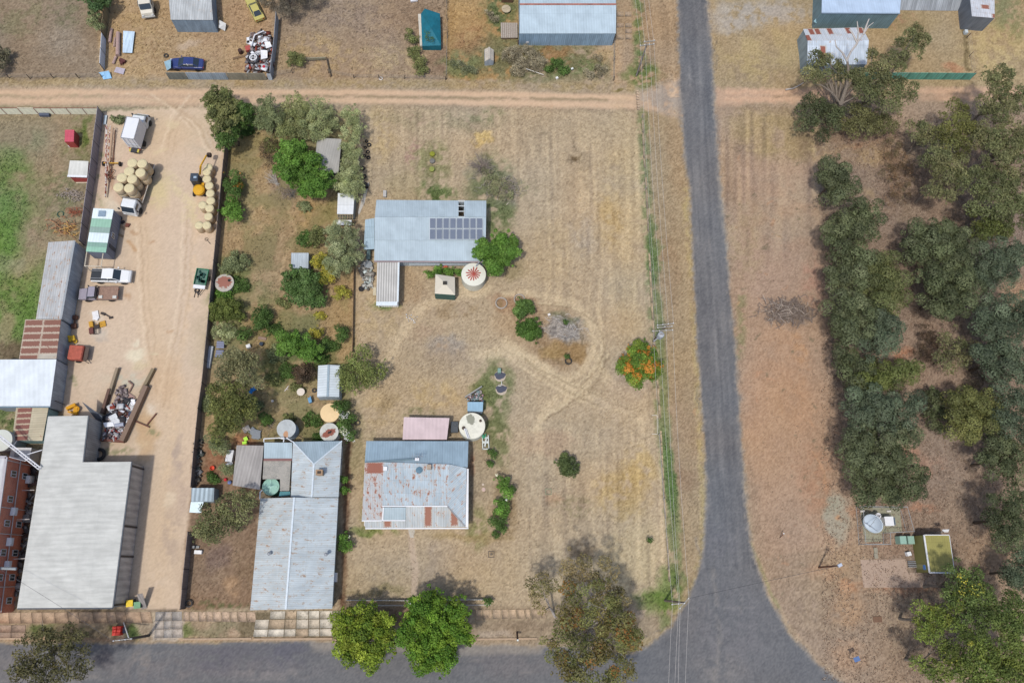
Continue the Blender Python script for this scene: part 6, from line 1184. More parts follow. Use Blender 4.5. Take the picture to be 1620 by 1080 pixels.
def plant(name,label,cat,blobs,h,style='cas',pal='cas',group=None,base=None,seed=None,limbs=None,bark=None,extra=None,trunk_r=None,low=False,dens=1.0,cover=1.0,minz=None,bare=0):
 """blobs: (px, py, radius px[, top height]) as they show in the photograph"""
 blobs=[(b[0],b[1],b[2]*(1.14 if 320<b[0]<566 and 200<b[1]<720 else 1))+tuple(b[3:])for b in blobs]
 rng=np.random.default_rng(seed if seed is not None else int(blobs[0][0]*7+blobs[0][1]));s=STY[style];cen=[];rad=[];bc=[];palk=[]
 for bl in blobs:
  x,y,rp=bl[:3];hh=bl[3]if len(bl)>3 else h;R=rp*mpp(x,y,hh*.6);rs=min(s['rs'],R*.55);vz=min(R*s['flat'],hh*(.5 if not low else.62));zc=max(hh-vz,vz*.6 if low else hh*.42)
  c=np.array(at(x,y,zc));bc.append((c,R));Rm=max(.05,R-rs*.75);n=max(3,int(4.2*(Rm/rs)**2*s['cover']*cover*.55)+2);d=fibo(n);d=d[d[:,2]>(-.75 if style=='cas' else-.35)];d=unit(d+rng.standard_normal(d.shape)*.22)
  k=(.76+.32*rng.random(len(d)))if style in('cas','gum')else(.84+.24*rng.random(len(d)));k*=1+.10*np.sin(3*np.arctan2(d[:,1],d[:,0])+rng.random()*6);p=c+d*(Rm*k)[:,None]*np.array([1,1,0])+d*(vz-rs*.6)*k[:,None]*np.array([0,0,1]);cen.append(p);rad.append(rs*(.7+.6*rng.random(len(d))))
  if rp>7:
   no=int(n*(.55 if style in('dense','silver','bush')else.3));a=rng.random(no)*6.283;rr=Rm+rs*(.45+.75*rng.random(no))if style!='cas' else Rm+rs*(.3+.4*rng.random(no));cen.append(c+np.stack([np.cos(a)*rr,np.sin(a)*rr,(rng.random(no)-.25)*vz*.8],-1));rad.append(rs*(.22+.22*rng.random(no)))
  if style not in('gum','thin'):
   ni=max(1,int(n*.25));di=unit(rng.standard_normal((ni,3)));cen.append(c+di*Rm*.45*np.array([1,1,.6]));rad.append(np.full(ni,rs*1.1))
 cen=np.concatenate(cen);rad=np.concatenate(rad);cen[:,2]=np.maximum(cen[:,2],rad*.5)
 V,F,C=leaves(cen,rad,s['dens']*dens*(rad.mean()/s['rs'])**2,s['ls'],s['asp'],PAL[pal]if isinstance(pal,str)else pal,rng,s['out'],s.get('lo',.62))
 if extra:
  for ep,frac,es in extra:
   k=rng.random(len(cen))<frac;
   if k.any():
    e=cen[k]+np.array([0,0,.12])+rng.standard_normal((k.sum(),3))*.1;V2,F2,C2=leaves(e,rad[k]*1.0,s['dens']*.45*(rad.mean()/s['rs'])**2,es,.7,PAL[ep],rng,.8,.9,-.1);F=np.concatenate([F,F2+len(V)]);V=np.concatenate([V,V2]);C=np.concatenate([C,C2])
 if base is None:base=(np.mean([b[0][0]for b in bc]),np.mean([b[0][1]for b in bc])-.2)
 else:q=at(*base);base=(q.x,q.y)
 r=thing(name,label,cat,(base[0],base[1],0),group=group);V=V-np.array([base[0],base[1],0]);cr=np_mesh('crown',V,F,LEAF,C,parent=r)
 m=MB();tr=trunk_r or max(.05,.022*h);ctr=np.mean([b[0]for b in bc],0);top=Vector((base[0]*.6+ctr[0]*.4,base[1]*.6+ctr[1]*.4,h*.38));b0=Vector((base[0],base[1],-.05))
 mid=b0 .lerp(top,.5)+Vector((rng.standard_normal()*.1,rng.standard_normal()*.1,0));m.tube(b0,mid,tr*1.15,tr*.9,8,False);m.tube(mid,top,tr*.9,tr*.75,8,False);m.build('trunk',bark or BARKD,r,smooth=True)
 nl=limbs if limbs is not None else(min(10,3+len(cen)//12)if h>3 else 3);ids=rng.choice(len(cen),size=min(nl,len(cen)),replace=False);m=MB()
 for i in ids:
  e=Vector(cen[i])+Vector((0,0,rad[i]*(.3 if style=='gum' else-.2)));k1=top.lerp(e,.45)+Vector((rng.standard_normal()*.25,rng.standard_normal()*.25,.3));m.tube(top,k1,tr*.55,tr*.35,6,False);m.tube(k1,e,tr*.35,tr*.10,6,False)
  for _ in range(2):e2=e+Vector((rng.standard_normal()*.7,rng.standard_normal()*.7,rng.random()*.5));m.tube(k1 .lerp(e,.6),e2,tr*.16,tr*.05,4,False)
 if nl:m.build('limbs',bark or BARKD,r,smooth=True)
 return r
def twigs(name,label,cat,px,py,R,h,n,col,thing_=True,r0=.035,seed=0,spread=1.0,kind=None,group=None,flat=False,ang=None):
 """bare branches: a dead shrub, or a heap of cut branches"""
 rng=np.random.default_rng(seed+int(px));c=at(px,py);m=MB();A=.25 if flat else 1
 for k in range(n):
  t=rng.random()*6.283 if ang is None else math.radians(ang)+rng.standard_normal()*.45;L=R*(.4+.7*rng.random())
  if flat:s=c+Vector((rng.standard_normal()*R*.58,rng.standard_normal()*R*.34,rng.random()*h*.8));L*=.62;s-=Vector((math.cos(t),math.sin(t),0))*L*.5;e=s+Vector((math.cos(t)*L,math.sin(t)*L,rng.uniform(-.3,.3)*h));e.z=max(.03,e.z)
  else:s=c+Vector((rng.standard_normal()*.12*R,rng.standard_normal()*.12*R,rng.random()*.2));e=c+Vector((math.cos(t)*L,math.sin(t)*L,h*(.3+.7*rng.random())))
  q=s.lerp(e,.5)+Vector((rng.standard_normal()*.08,rng.standard_normal()*.08,.1))*R;q.z=max(.04,q.z);m.tube(s,q,r0,r0*.7,5,False);m.tube(q,e,r0*.7,r0*.25,5,False)
  for _ in range(3):f=s.lerp(e,.3+.6*rng.random());g=f+Vector((rng.standard_normal(),rng.standard_normal(),abs(rng.standard_normal())*.5))*L*.22;g.z=max(.03,g.z);m.tube(f,g,r0*.35,r0*.12,4,False)
 return tag(m.build(name,mat(col,.9,var=.25,sc=4)),label,cat,group,kind)
P_=plant
P_('pepper_tree','bushy green tree at the corner of the dirt lane and the yard','tree',[(345,158,23),(362,178,24),(352,200,20),(340,180,16)],6,'dense','olive',base=(356,192))
P_('pepper_tree','green feathery tree trailing down to the yard fence top','tree',[(358,212,17),(356,226,14),(385,185,22)],5,'dense','green')
P_('saltbush_tree','grey green wispy tree, second from the west in the lane row','tree',[(420,175,24),(436,195,26),(418,195,16)],5,'silver','mist')
P_('saltbush_tree','grey green tall bush in the middle of the lane row','tree',[(468,170,22),(470,195,26),(455,210,16)],4.5,'silver',[(128,136,98),(114,124,84),(142,146,112)])
P_('saltbush_tree','pale silvery bush northwest of the grey garden shelter','tree',[(505,178,22),(515,195,22),(492,205,20)],4.5,'silver','silver')
P_('saltbush_tree','tall silvery column bush at the eastern end of the lane row','tree',[(556,185,18),(558,208,18),(556,235,16)],4.5,'silver','silver')
P_('saltbush_tree','silvery bush east of the grey shelter near the dumped tyres','tree',[(556,252,14),(553,278,18),(556,300,19),(538,290,14)],4,'silver','silver')
P_('green_tree','large bright green leafy tree beside the grey garden shelter','tree',[(462,245,22),(482,270,30),(505,290,20),(455,268,18),(492,298,16),(470,235,14)],5.5,'dense','bright',base=(478,285))
P_('purple_bush','dark sparse purplish bush west of the bright green tree','shrub',[(430,238,18),(425,258,12)],3,'thin','purple')
P_('citrus_bush','round bush with orange flecks beside the yard fence, the northern one','shrub',[(368,290,16),(370,302,14)],2.6,'bush','green',extra=[('orange',.10,.14)])
P_('citrus_bush','round bright green bush beside the yard fence, the southern one','shrub',[(364,328,14),(370,338,14)],2.6,'bush','bright')
P_('grey_bush','dark grey green bush west of the small tool shed','shrub',[(376,415,17),(362,420,12)],1.8,'bush','mist')
P_('silver_tree','large silver grey olive tree west of the solar panel shed','tree',[(541,372,22),(545,395,26),(540,415,22)],5.5,'silver',[(140,150,122),(126,138,108),(154,162,136),(110,122,92)])
P_('yellow_bush','yellow green bush beside the foot of the silver tree','shrub',[(508,412,14),(520,432,14),(512,440,10)],2.6,'bush','yellow')
P_('yellow_bush','yellowish bush near the low brown fence south of the silver tree','shrub',[(540,463,12)],2,'bush','yellow')
P_('dense_bush','large dense round green bush south of the tool shed','tree',[(468,447,22),(482,460,24),(496,468,19),(490,440,14)],3.2,'dense',[(76,102,58),(88,114,72),(66,94,50)])
P_('small_bush','small dark green bush at the west foot of the olive bush','shrub',[(485,377,13)],2,'bush','green')
P_('small_bush','soft olive bush between the dark bush and the silver tree','shrub',[(503,374,15)],2.4,'bush','olive')
P_('olive_bush','wide olive bush beside the fence south of the concrete tank','shrub',[(352,490,18),(370,492,18),(342,498,12)],2.6,'bush',[(98,110,58),(88,102,52)])
P_('olive_bush','round dull green bush in the middle of the garden','shrub',[(415,500,15),(412,512,12)],2.4,'bush','green')
P_('silver_bush','small silver white bush north of the leaning panels','shrub',[(350,524,14),(364,530,12)],2,'silver','silver')
P_('small_bush','dark green round bush beside the silver white one','shrub',[(386,529,12)],2,'bush','green')
P_('leafy_tree','bright green spreading tree north of the white garden shed','tree',[(455,543,18),(475,545,20),(496,552,14),(485,562,12)],3.6,'dense','bright')
P_('yellow_bush','small yellow green bush above the bright spreading tree','shrub',[(502,527,10)],1.6,'bush','yellow')
P_('small_bush','narrow green bush beside the low brown fence','shrub',[(540,522,9),(539,534,9)],2,'bush','green')
P_('purple_bush','very dark purple bush beside the white garden shed','shrub',[(482,588,15),(478,595,11)],2.4,'bush','purple')
P_('umbrella_tree','wide thin olive tree between white garden shed and lawn','tree',[(573,585,36),(590,590,24),(556,596,21.6)],4,'gum',[(104,116,68),(92,106,60),(116,126,78)],dens=1.4,cover=1.3)
P_('gum_tree','grey green gum north of the long house, the northern crown','tree',[(372,570,22),(392,590,24),(360,592,20),(385,568,16)],7,'gum',[(112,114,88),(98,102,76),(128,128,102)],base=(388,610),dens=1.5,cover=1.5)
P_('gum_tree','dense olive gum north of the long house, the southern crown','tree',[(352,625,26),(378,632,26),(355,655,24),(382,662,22),(365,645,26),(345,683,16)],7,'gum',[(96,104,60),(108,114,68),(84,92,56)],base=(378,665),dens=1.5,cover=1.6)
P_('grey_bush','scrambling grey green bush beside the fence north of the carport','shrub',[(338,695,12),(350,706,14),(360,742,12)],2.4,'silver','mist')
P_('gum_tree','rounded grey olive tree beside the glasshouse and the long house','tree',[(336,812,24),(362,800,26),(388,788,18),(345,838,24),(375,822,22),(322,842,16),(395,800,12)],6.5,'gum',[(98,104,74),(112,116,84),(86,92,66)],base=(375,838),dens=1.5,cover=1.5)
P_('oleander','white flowering bush along the garden boundary north of the holed tank','shrub',[(541,645,12),(548,665,12),(553,688,10),(543,678,11)],2.4,'bush','green',extra=[('white',.22,.14)])
P_('oleander','narrow green bush beside the middle of the long house east wall','shrub',[(544,758,7),(545,775,8)],2,'bush','bright')
P_('oleander','green bush with white flowers near the long house south end','shrub',[(543,852,10),(546,866,11)],2,'bush','bright',extra=[('white',.12,.12)])
for i,(x,y,rr,pl,lab)in enumerate(((432,520,11,'green','leafy weed clump south of the round dull bush'),(440,560,14,'mist','grey green weed clump west of the bright spreading tree'),(455,588,12,'green','low green clump on the diagonal garden path'),(430,600,10,'olive','low olive clump east of the northern grey gum'),(470,612,8,'olive','small olive clump above the round white table'),(505,565,12,'green','green clump north of the white garden shed'),(455,660,8,'olive','low olive clump behind the grey tank'),(493,665,12,'green','leafy clump between the grey tank and the peach tank'),(505,690,9,'green','low green clump west of the holed tank'),(352,470,12,'bright','bright green clump below the concrete tank'),(378,450,12,'green','green clump east of the concrete tank'),(505,498,7,'yellow','yellowish small clump east of the dense round bush'),(428,230,12,'olive','thin olive clump above the purplish bush'),(385,205,12,'green','dark low clump under the lane row'),(480,325,9,'mist','grey low clump south of the bright green tree'),(328,640,12,'mist','grey creeper on the fence beside the olive gum'),(335,755,10,'green','green clump in the red earth bed by the fence'),(400,640,14,'mist','shaded grey clump east of the southern olive gum'),(420,662,9,'green','small green clump above the loose grey twigs'),(355,672,12,'olive','olive clump at the south foot of the olive gum'),(520,545,12,'green','green creeper beside the narrow bush'),(445,480,8,'olive','tiny olive clump west of the dense round bush'))):P_('garden_shrub',lab,'shrub',[(x,y,rr),(x+7,y+4,rr*.7)],.7,'bush',pl,low=True,seed=i)
P_('mulberry_tree','large vivid green tree at the east end of the solar panel shed','tree',[(772,395,20),(797,388,22),(788,410,24),(808,398,16),(760,400,12),(780,422,14)],4.5,'dense','bright',base=(790,412),dens=1.2)
P_('climbing_bush','low green vine behind the cream gazebo','shrub',[(680,433,9),(695,429,10),(712,430,9),(726,432,7)],1.5,'bush','bright')
P_('round_bush','green bush beside the brick ring planter on the island','shrub',[(828,483,14),(822,495,10),(838,488,10)],2.2,'dense','green')
P_('round_bush','dense round dark green bush on the lawn island','shrub',[(837,523,20),(828,518,14)],2.8,'dense',[(62,90,40),(72,102,46)],dens=1.2)
P_('round_bush','lone round dark bush on the open lawn east of the cottage','shrub',[(897,732,17),(899,742,14)],2.4,'dense',[(76,92,58),(88,102,64),(68,84,54)])
P_('oleander','bright green flowering bush east of the cottage, northern clump','shrub',[(796,762,13),(804,778,12)],2.2,'bush','bright',extra=[('white',.08,.12)])
P_('oleander','bright green flowering bush east of the cottage, middle clump','shrub',[(790,800,14),(796,812,12)],2.2,'bush','bright',extra=[('white',.10,.12)])
P_('oleander','deep green bush east of the cottage, southern clump','shrub',[(787,828,12),(794,834,9)],2.0,'bush','green')
P_('silky_oak','green tree covered with orange flowers beside the transformer pole','tree',[(1005,565,20),(1025,570,20),(1012,590,24),(990,580,16),(1032,588,15),(1000,598,13),(1015,548,11)],5.5,'dense',[(92,122,48),(76,108,42),(112,130,50)],extra=[('orange',.55,.24)],base=(1008,585))
for x,y,rr,lab in((1027,855,5,'tiny dark shrub on the pale lawn near the grassy gutter'),(771,950,8,'small green bush at the east end of the garden edging'),(600,481,4,'tiny tuft at the southwest corner of the ribbed annex'),(778,718,9,'small leafy shrub southeast of the pallet trailer'),(775,733,7,'low weedy shrub south of the leafy one east of the cottage'),(895,510,5,'small dark plant on the ashy part of the island'),(897,563,5,'small green plant above the little ring planter'),(784,846,7,'grey green clump at the south end of the flowering bushes')):
 P_('shrub',lab,'shrub',[(x,y,rr)],.9+rr*.05,'bush','green',low=True)
P_('street_tree','yellow green street tree beside the main road, the western one','tree',[(570,978,29.7),(555,1000,27.6),(590,1005,31.8),(560,1028,25.4),(585,1038,23.3),(608,990,23.3),(540,985,19.1),(605,1028,19.1),(545,1015,19.1)],5.6,'dense','lime',base=(600,1000),dens=.8)
P_('street_tree','deep green street tree beside the main road, the eastern one','tree',[(680,965,33.9),(660,985,29.7),(705,985,33.9),(690,1015,33.9),(665,1020,27.6),(700,1040,25.4),(725,1000,21.2),(672,1045,23.3),(645,1005,19.1),(722,965,21.2),(740,1010,12.7)],6,'dense',[(74,112,36),(64,100,32),(92,126,40),(108,136,42)],base=(700,990),dens=.8)
P_('rusty_gum','tall gum with rusty brown blossom over the main road','tree',[(909,939,25.8),(952,949,30.3),(897,975,26.8),(940,985,33),(982,975,28.8),(897,1010,22.6),(934,1026,25.9),(970,1010,32.7),(915,1051,27.9),(964,1051,27.7),(995,1005,21.8),(879,1041,19),(906,1070,23.4),(952,1077,23.4),(867,1016,13.4)],11,'gum',[(100,106,66),(90,98,60),(112,112,74),(108,98,60)],base=(925,985),limbs=22,bark=BARKP,extra=[('rusty',.28,.26)],dens=1.5,cover=1.3)
P_('rusty_gum','outlying northwest branch of gum foliage over the lawn edge','tree',[(850,925,20.5),(868,918,17.9),(845,940,12.8),(855,958,12.8)],7,'gum',[(108,108,76),(122,112,84)],base=(878,975),bark=BARKP,dens=1.2)
P_('rusty_gum','soft brownish gum crown above the pale southern lawn','tree',[(910,890,23),(905,910,20.5),(930,915,23),(968,895,17.9),(975,925,20.5),(950,925,20.5),(985,945,15.4)],9,'gum',[(118,110,82),(108,104,74),(128,116,88)],base=(930,962),bark=BARKP,dens=1.1)
P_('rusty_gum','small grey green gum east of the rusty one at the road corner','tree',[(995,1015,16.6),(1005,1000,15.4),(990,1045,20.5),(975,1070,20.5),(1000,1060,12.8)],6,'gum',[(108,110,76),(118,112,72)],base=(985,1010),dens=1.1)
P_('dark_gum','dark olive gum over the main road at the bottom left','tree',[(60,1010,24.2),(95,1000,24.2),(45,1040,26.4),(85,1035,28.6),(120,1030,24.2),(60,1070,28.6),(100,1070,28.6),(130,1055,17.6),(25,1065,17.6),(115,1010,15.4)],8,'gum',[(86,86,60),(100,96,66),(74,76,54)],base=(90,1025),limbs=16,bark=BARKP,dens=1.4,cover=1.4)
P_('dead_tree_crown','dark grey leafless looking shrub mass at the top edge','shrub',[(430,-8,26),(462,2,24),(488,-6,22),(448,18,14)],4,'thin',[(104,100,96),(88,84,82),(122,116,110)],dens=1.8,cover=1.6)
P_('dark_bush','dark green tree in the field corner at the top left','tree',[(140,-12,18),(160,2,18),(152,12,12)],4,'dense',[(66,92,60),(76,102,66)])
P_('dark_bush','greyish bush below the dark green tree beside the brown fence','shrub',[(150,30,13),(155,42,9)],2.4,'bush','mist')
P_('dark_bush','shaded grey shrub at the left edge of the brown field','shrub',[(2,88,16),(-4,105,12)],2.4,'bush',[(92,92,80),(104,102,90)])
P_('small_bush','small olive shrub beside the weathered rails','shrub',[(468,94,14),(464,88,9)],2.2,'bush','olive')
P_('weedy_shrub','long loose shrub along the west side of the teal tent','shrub',[(652,62,10),(655,80,11),(662,98,13),(667,110,11),(648,50,6)],1.6,'bush','olive')
P_('weedy_shrub','thin seedling growing against the teal tent net','shrub',[(680,62,8),(676,52,5)],2.6,'thin','green')
P_('scrub','grey mounded saltbush beside the tiny gabled shed','shrub',[(810,88,16),(832,92,22),(848,100,16),(822,108,14)],1.6,'thin','grey',dens=2.2,cover=1.8,low=True)
P_('scrub','blue grey scrub in the southwest corner of the golden lot','shrub',[(722,100,11),(738,108,11),(748,112,8)],1.2,'thin',[(124,128,112),(110,118,96)],dens=2,low=True)
P_('scrub','grey scrub in the southeast corner of the barn garden','shrub',[(945,95,10),(950,112,12),(932,118,9)],1.4,'thin','grey',dens=2,low=True)
P_('scrub','green weedy clump south of the barn wall','shrub',[(880,100,10),(892,112,9),(868,110,8)],1.0,'bush','green',low=True)
P_('scrub','grey green clump between tent fence and pallet deck','shrub',[(772,22,8),(782,30,8)],1.2,'thin','grey',dens=2,low=True)
P_('scrub','leafy weed patch beside the white box truck','shrub',[(180,187,7),(188,192,8),(192,186,6)],.8,'bush','mist',low=True)
P_('red_gum','large open gum over the dirt track beside the gabled shed, western crown','tree',[(1296,98,21.7),(1312,108,24.8),(1285,120,15.5),(1345,118,18.6),(1352,128,15.5)],9,'gum','gum',base=(1325,205),bark=BARK,limbs=10,dens=1.7,cover=1.25,trunk_r=.42)
P_('red_gum','large open gum over the dirt track, spreading eastern crown','tree',[(1385,98,21.7),(1380,135,27.9),(1402,140,27.9),(1425,155,21.7),(1370,150,18.6),(1438,135,15.5),(1400,165,15.5),(1418,108,18.6),(1445,68,24.8),(1432,80,21.7),(1420,92,18.6),(1455,60,15.5)],9,'gum','gum',base=(1330,198),bark=BARK,limbs=14,dens=1.6,cover=1.15,trunk_r=.35)
P_('red_gum','low dark gum foliage south of the dirt track at the trunk','tree',[(1285,172,24.8),(1300,190,27.9),(1278,190,18.6),(1315,178,18.6)],5,'gum','dark',base=(1305,195),dens=1.6,cover=1.5)
P_('red_gum','pale sparse gum crown east of the big trunk','tree',[(1352,185,24.8),(1375,190,27.9),(1362,205,21.7),(1398,198,21.7)],5,'gum',[(106,108,76),(96,98,70)],base=(1368,205),dens=1.4,cover=1.4)
m=MB();tb=at(1326,203);P1=[(tb,.5),(at(1330,165,4.5),.36),(at(1340,135,7),.26),(at(1342,108,9),.2),(at(1340,95,10),.16)]
r=thing('dead_gum','bare grey dead gum limbs reaching over the rust patched roof','tree',tb)
for(a,ra),(b,rb)in zip(P1[:-1],P1[1:]):m.tube(a,b,ra,rb,9,False)
m.build('trunk',BARK,r,smooth=True);pale=mat((188,182,176),.8,var=.12)
for pts in([(1340,95,10),(1346,82,11),(1356,68,12),(1366,55,13),(1374,42,13.6),(1382,36,14)],[(1340,97,10),(1334,85,11),(1323,74,12),(1321,63,12.6)],[(1346,82,11),(1356,70,11.7),(1358,50,12.6),(1356,34,13)],[(1366,55,13),(1371,40,13.6),(1375,30,14)],[(1330,165,4.5),(1318,148,6),(1300,135,7),(1285,132,7.4)],[(1330,165,4.5),(1350,155,6),(1370,140,7.2),(1390,125,8)],[(1356,68,12),(1348,52,12.6),(1343,47,12.8)]):
 m=MB();Q=[at(*p)for p in pts]
 for i in range(len(Q)-1):m.tube(Q[i],Q[i+1],.15*(1-i/len(Q))+.02,.15*(1-(i+1)/len(Q))+.02,6,False)
 m.build('limb',pale if pts[0][2]>5 else BARK,r,smooth=True)
m=MB();Q=[at(x,y,.3)for x,y in((1243,142),(1255,140),(1265,135),(1271,131))]
for i in range(3):m.tube(Q[i],Q[i+1],.12-.02*i,.1-.02*i,7)
tag(m.build('fallen_branch',pale),'pale fallen branch beside the dirt track west of the gum','branch')
EG=[('tall gum at the right edge north, crown crossing the dirt track',[(1565,125,14),(1590,118,13),(1575,145,18),(1598,150,20),(1560,165,16),(1585,175,22),(1612,170,18)],11,'gum','gum'),('gum crown with yellow tips southwest of the tall right edge gum',[(1515,172,14),(1502,190,16),(1525,195,18),(1500,215,18),(1535,215,18),(1515,235,18)],9,'gum','ym'),('small gum at the western tip of the northeast grove',[(1450,200,14),(1468,212,16),(1452,222,14),(1478,228,12)],7,'gum','gum'),('broad gum at the right edge below the yellow tipped crown',[(1560,215,22),(1590,225,26),(1572,250,26),(1602,262,24),(1615,215,18)],11,'gum','gum'),('grey green gum crown in the middle of the northeast grove',[(1480,252,20),(1505,262,20),(1488,280,18),(1515,285,18),(1475,305,15),(1498,310,14)],9,'gum','gum'),('wide gum crown at the right edge with pale gaps',[(1545,285,22),(1575,300,26),(1605,305,24),(1560,325,22),(1595,335,24),(1618,340,20)],10,'gum',[(96,104,74),(106,112,82),(86,94,66)]),('yellow green gum patch above the second casuarina column',[(1548,345,18),(1570,355,20),(1582,365,16),(1552,368,14)],7,'gum',[(88,98,54),(76,86,50),(98,106,58)])]
big=lambda b,f=1.18:[(x[0],x[1],x[2]*f)for x in b]
for lab,b,h,st,pl in EG:P_('gum_tree',lab,'tree',big(b,1.15),h,st,pl,limbs=12,bark=BARK,dens=1.6,cover=1.7,group='gums of the northeast grove')
CW=[('dark casuarina at the northern end of the roadside row',[(1318,275,24),(1335,290,22),(1322,305,22),(1308,285,16),(1310,265,14)],7),('casuarina second from the north in the roadside row',[(1340,345,26),(1370,335,24),(1375,358,22),(1345,370,24),(1315,365,20),(1322,392,20)],8),('casuarina in the roadside row level with the solar panels, third',[(1340,425,26),(1365,410,24),(1325,440,20),(1350,450,24)],8),('broad casuarina in the roadside row north of the brush heap level',[(1395,425,24),(1410,445,24),(1385,455,24),(1412,475,22),(1392,480,22)],8),('casuarina directly east of the brush heap',[(1335,480,24),(1358,495,26),(1332,515,22),(1355,525,24)],8),('casuarina crown on the inner side behind the one east of the heap',[(1395,510,24),(1415,515,18),(1400,540,24),(1375,550,22)],8),('casuarina halfway down the roadside row, small outer crown',[(1335,565,22),(1355,580,24),(1345,600,18)],7),('olive casuarina crown next to the bare earth gap',[(1385,590,24),(1410,585,20),(1430,590,18),(1445,582,12),(1370,610,20),(1405,605,18)],7),('casuarina south of the bare gap in the roadside row',[(1360,640,26),(1390,640,28),(1425,645,24),(1445,635,16),(1375,665,26),(1420,670,24)],9),('big dark casuarina north of the last one by the dish compound',[(1350,700,24),(1380,705,28),(1410,700,26),(1435,690,18),(1360,735,24),(1395,735,26),(1425,725,20)],9),('southernmost casuarina of the row beside the dish compound',[(1370,770,24),(1400,770,26),(1430,765,24),(1452,750,16),(1445,775,18),(1365,790,14),(1410,788,16)],8)]
for i,(lab,b,h)in enumerate(CW):P_('casuarina',lab,'tree',big(b),h,'cas',['cas','dark','cas',[(94,100,66),(104,112,78),(84,92,60)],'cas','blue','dark',[(98,108,60),(88,98,58),(78,88,54)],'blue','cas','dark'][i],group='casuarinas of the roadside row')
C2=[('casuarina at the top of the second column, west crown',[(1455,375,24),(1480,372,24),(1445,395,20),(1470,400,26)],8,'cas'),('casuarina at the top of the second column, east crown',[(1505,375,26),(1525,390,20),(1500,405,26),(1520,415,18)],8,'cas'),('rounded casuarina in the second column above the leafy clearing',[(1475,440,26),(1505,440,28),(1525,455,20),(1480,470,26),(1510,478,26),(1490,495,16)],9,'dark'),('thin smoky casuarina beside the brown clearing',[(1500,545,22),(1525,555,20),(1510,570,20),(1490,570,12)],6,'gum'),('blue green casuarina by the right edge level with the solar shed',[(1565,400,22),(1590,395,22),(1560,425,24),(1590,430,24),(1615,405,20),(1560,450,16)],8,'blue'),('blue green casuarina at the right edge level with the brush heap',[(1570,485,24),(1600,490,26),(1560,510,20),(1590,520,26),(1618,510,20)],9,'blue'),('dark casuarina at the right edge south of the blue green pair',[(1570,545,24),(1600,555,26),(1575,575,24),(1610,590,26),(1555,560,16)],9,'blue'),('olive yellow casuarina at the centre of the southeast grove',[(1515,640,22),(1540,635,24),(1565,640,20),(1520,665,24),(1548,665,26),(1530,688,16),(1570,655,14)],8,'ym'),('casuarina at the right edge east of the olive yellow one',[(1595,625,22),(1612,645,24),(1590,660,18),(1605,685,24)],9,'blue'),('smoky dark casuarina south of the olive yellow one',[(1570,705,22),(1595,715,26),(1575,735,24),(1602,745,22),(1560,725,14)],8,'dark'),('small green casuarina low between the two columns',[(1475,630,16),(1485,650,14),(1470,655,10),(1480,675,12)],4,'dark'),('dark casuarina at the right edge level with the dish compound',[(1585,800,22),(1605,790,24),(1580,825,22),(1608,830,24),(1595,850,20)],9,'dark'),('blue green casuarina at the right edge above the bottom gums',[(1605,900,20),(1615,880,18),(1598,915,16),(1618,925,18)],7,'blue')]
for lab,b,h,pl in C2:P_('casuarina',lab,'tree',big(b,1.16),h,'gum' if pl=='gum' else 'cas',pl,group='casuarinas of the inner grove')
BG=[('gum beside the olive hut at the top of the southeast clump',[(1512,905,16),(1530,915,18),(1515,930,18),(1500,945,12),(1530,940,16)],9,[(84,102,58),(94,112,66),(74,92,52)]),('bright green gum with yellow tips west in the southeast clump',[(1462,968,14),(1458,985,14),(1480,975,14),(1475,995,16),(1505,960,14),(1502,980,14),(1462,1005,12)],9,[(100,118,56),(86,104,50),(118,128,56)]),('dark gum in the middle of the southeast clump',[(1545,955,20),(1560,975,22),(1535,985,20),(1575,955,18),(1555,935,14)],10,[(78,96,54),(68,84,48),(92,108,58)]),('leafy gum at the right edge of the southeast clump',[(1605,960,20),(1590,980,18),(1612,985,18),(1600,1005,18)],10,[(90,108,60),(80,98,56),(104,120,64)]),('low gum at the bottom of the southeast clump, western',[(1465,1055,16),(1478,1070,16),(1495,1025,16),(1508,1045,18),(1492,1060,12)],9,[(96,114,58),(84,102,52),(108,122,60)]),('wide gum at the bottom of the southeast clump, central',[(1535,1015,20),(1560,1025,24),(1545,1050,22),(1575,1050,22),(1530,1075,20),(1560,1075,20)],10,[(98,116,56),(86,104,52),(112,126,60),(76,92,50)]),('gum in the bottom right corner of the southeast clump',[(1600,1040,20),(1612,1062,20),(1595,1070,20),(1615,1025,14)],9,[(96,112,58),(84,100,54),(110,122,60)])]
for lab,b,h,pl in BG:P_('gum_tree',lab,'tree',big(b,1.25),h,'gum',pl,limbs=12,bark=BARK,dens=1.6,cover=1.5,group='gums of the southeast clump',extra=[('yellow',.04,.2)])
P_('scrub','grey green tangled scrub northeast of the solar panel shed','shrub',[(778,282,13),(792,292,16),(800,308,14),(782,300,12),(770,272,9)],1.3,'thin',[(128,132,108),(142,138,124),(112,122,92)],dens=2,cover=1.3,low=True)
P_('brown_scrub','reddish brown leafless scrub between the row and the northeast grove','shrub',[(1410,235,18),(1418,255,20),(1405,275,16),(1430,275,18),(1425,305,18),(1412,315,14)],2.4,'thin',[(122,98,82),(106,88,76),(96,92,72)],dens=1.1)
P_('brown_scrub','dark brown scrub in the gap east of the roadside row','shrub',[(1465,525,14),(1470,545,16),(1462,560,14)],3,'thin',[(84,68,62),(96,80,72),(72,64,56)],dens=1.8)
P_('brown_scrub','dusky undergrowth below the smoky casuarina at the right','shrub',[(1545,590,14),(1560,610,16),(1540,610,12)],2.4,'thin',[(92,84,78),(80,74,68)],dens=1.6)
twigs('brush_heap','big heap of dark cut branches on the bare verge east of the road','branches',1246,494,2.8,.9,240,(138,124,114),flat=True,r0=.05)
twigs('pale_branches','paler branches tangled over the dark brush heap east of the road','branches',1240,490,2.5,1.1,70,(188,174,160),flat=True,r0=.045,seed=4)
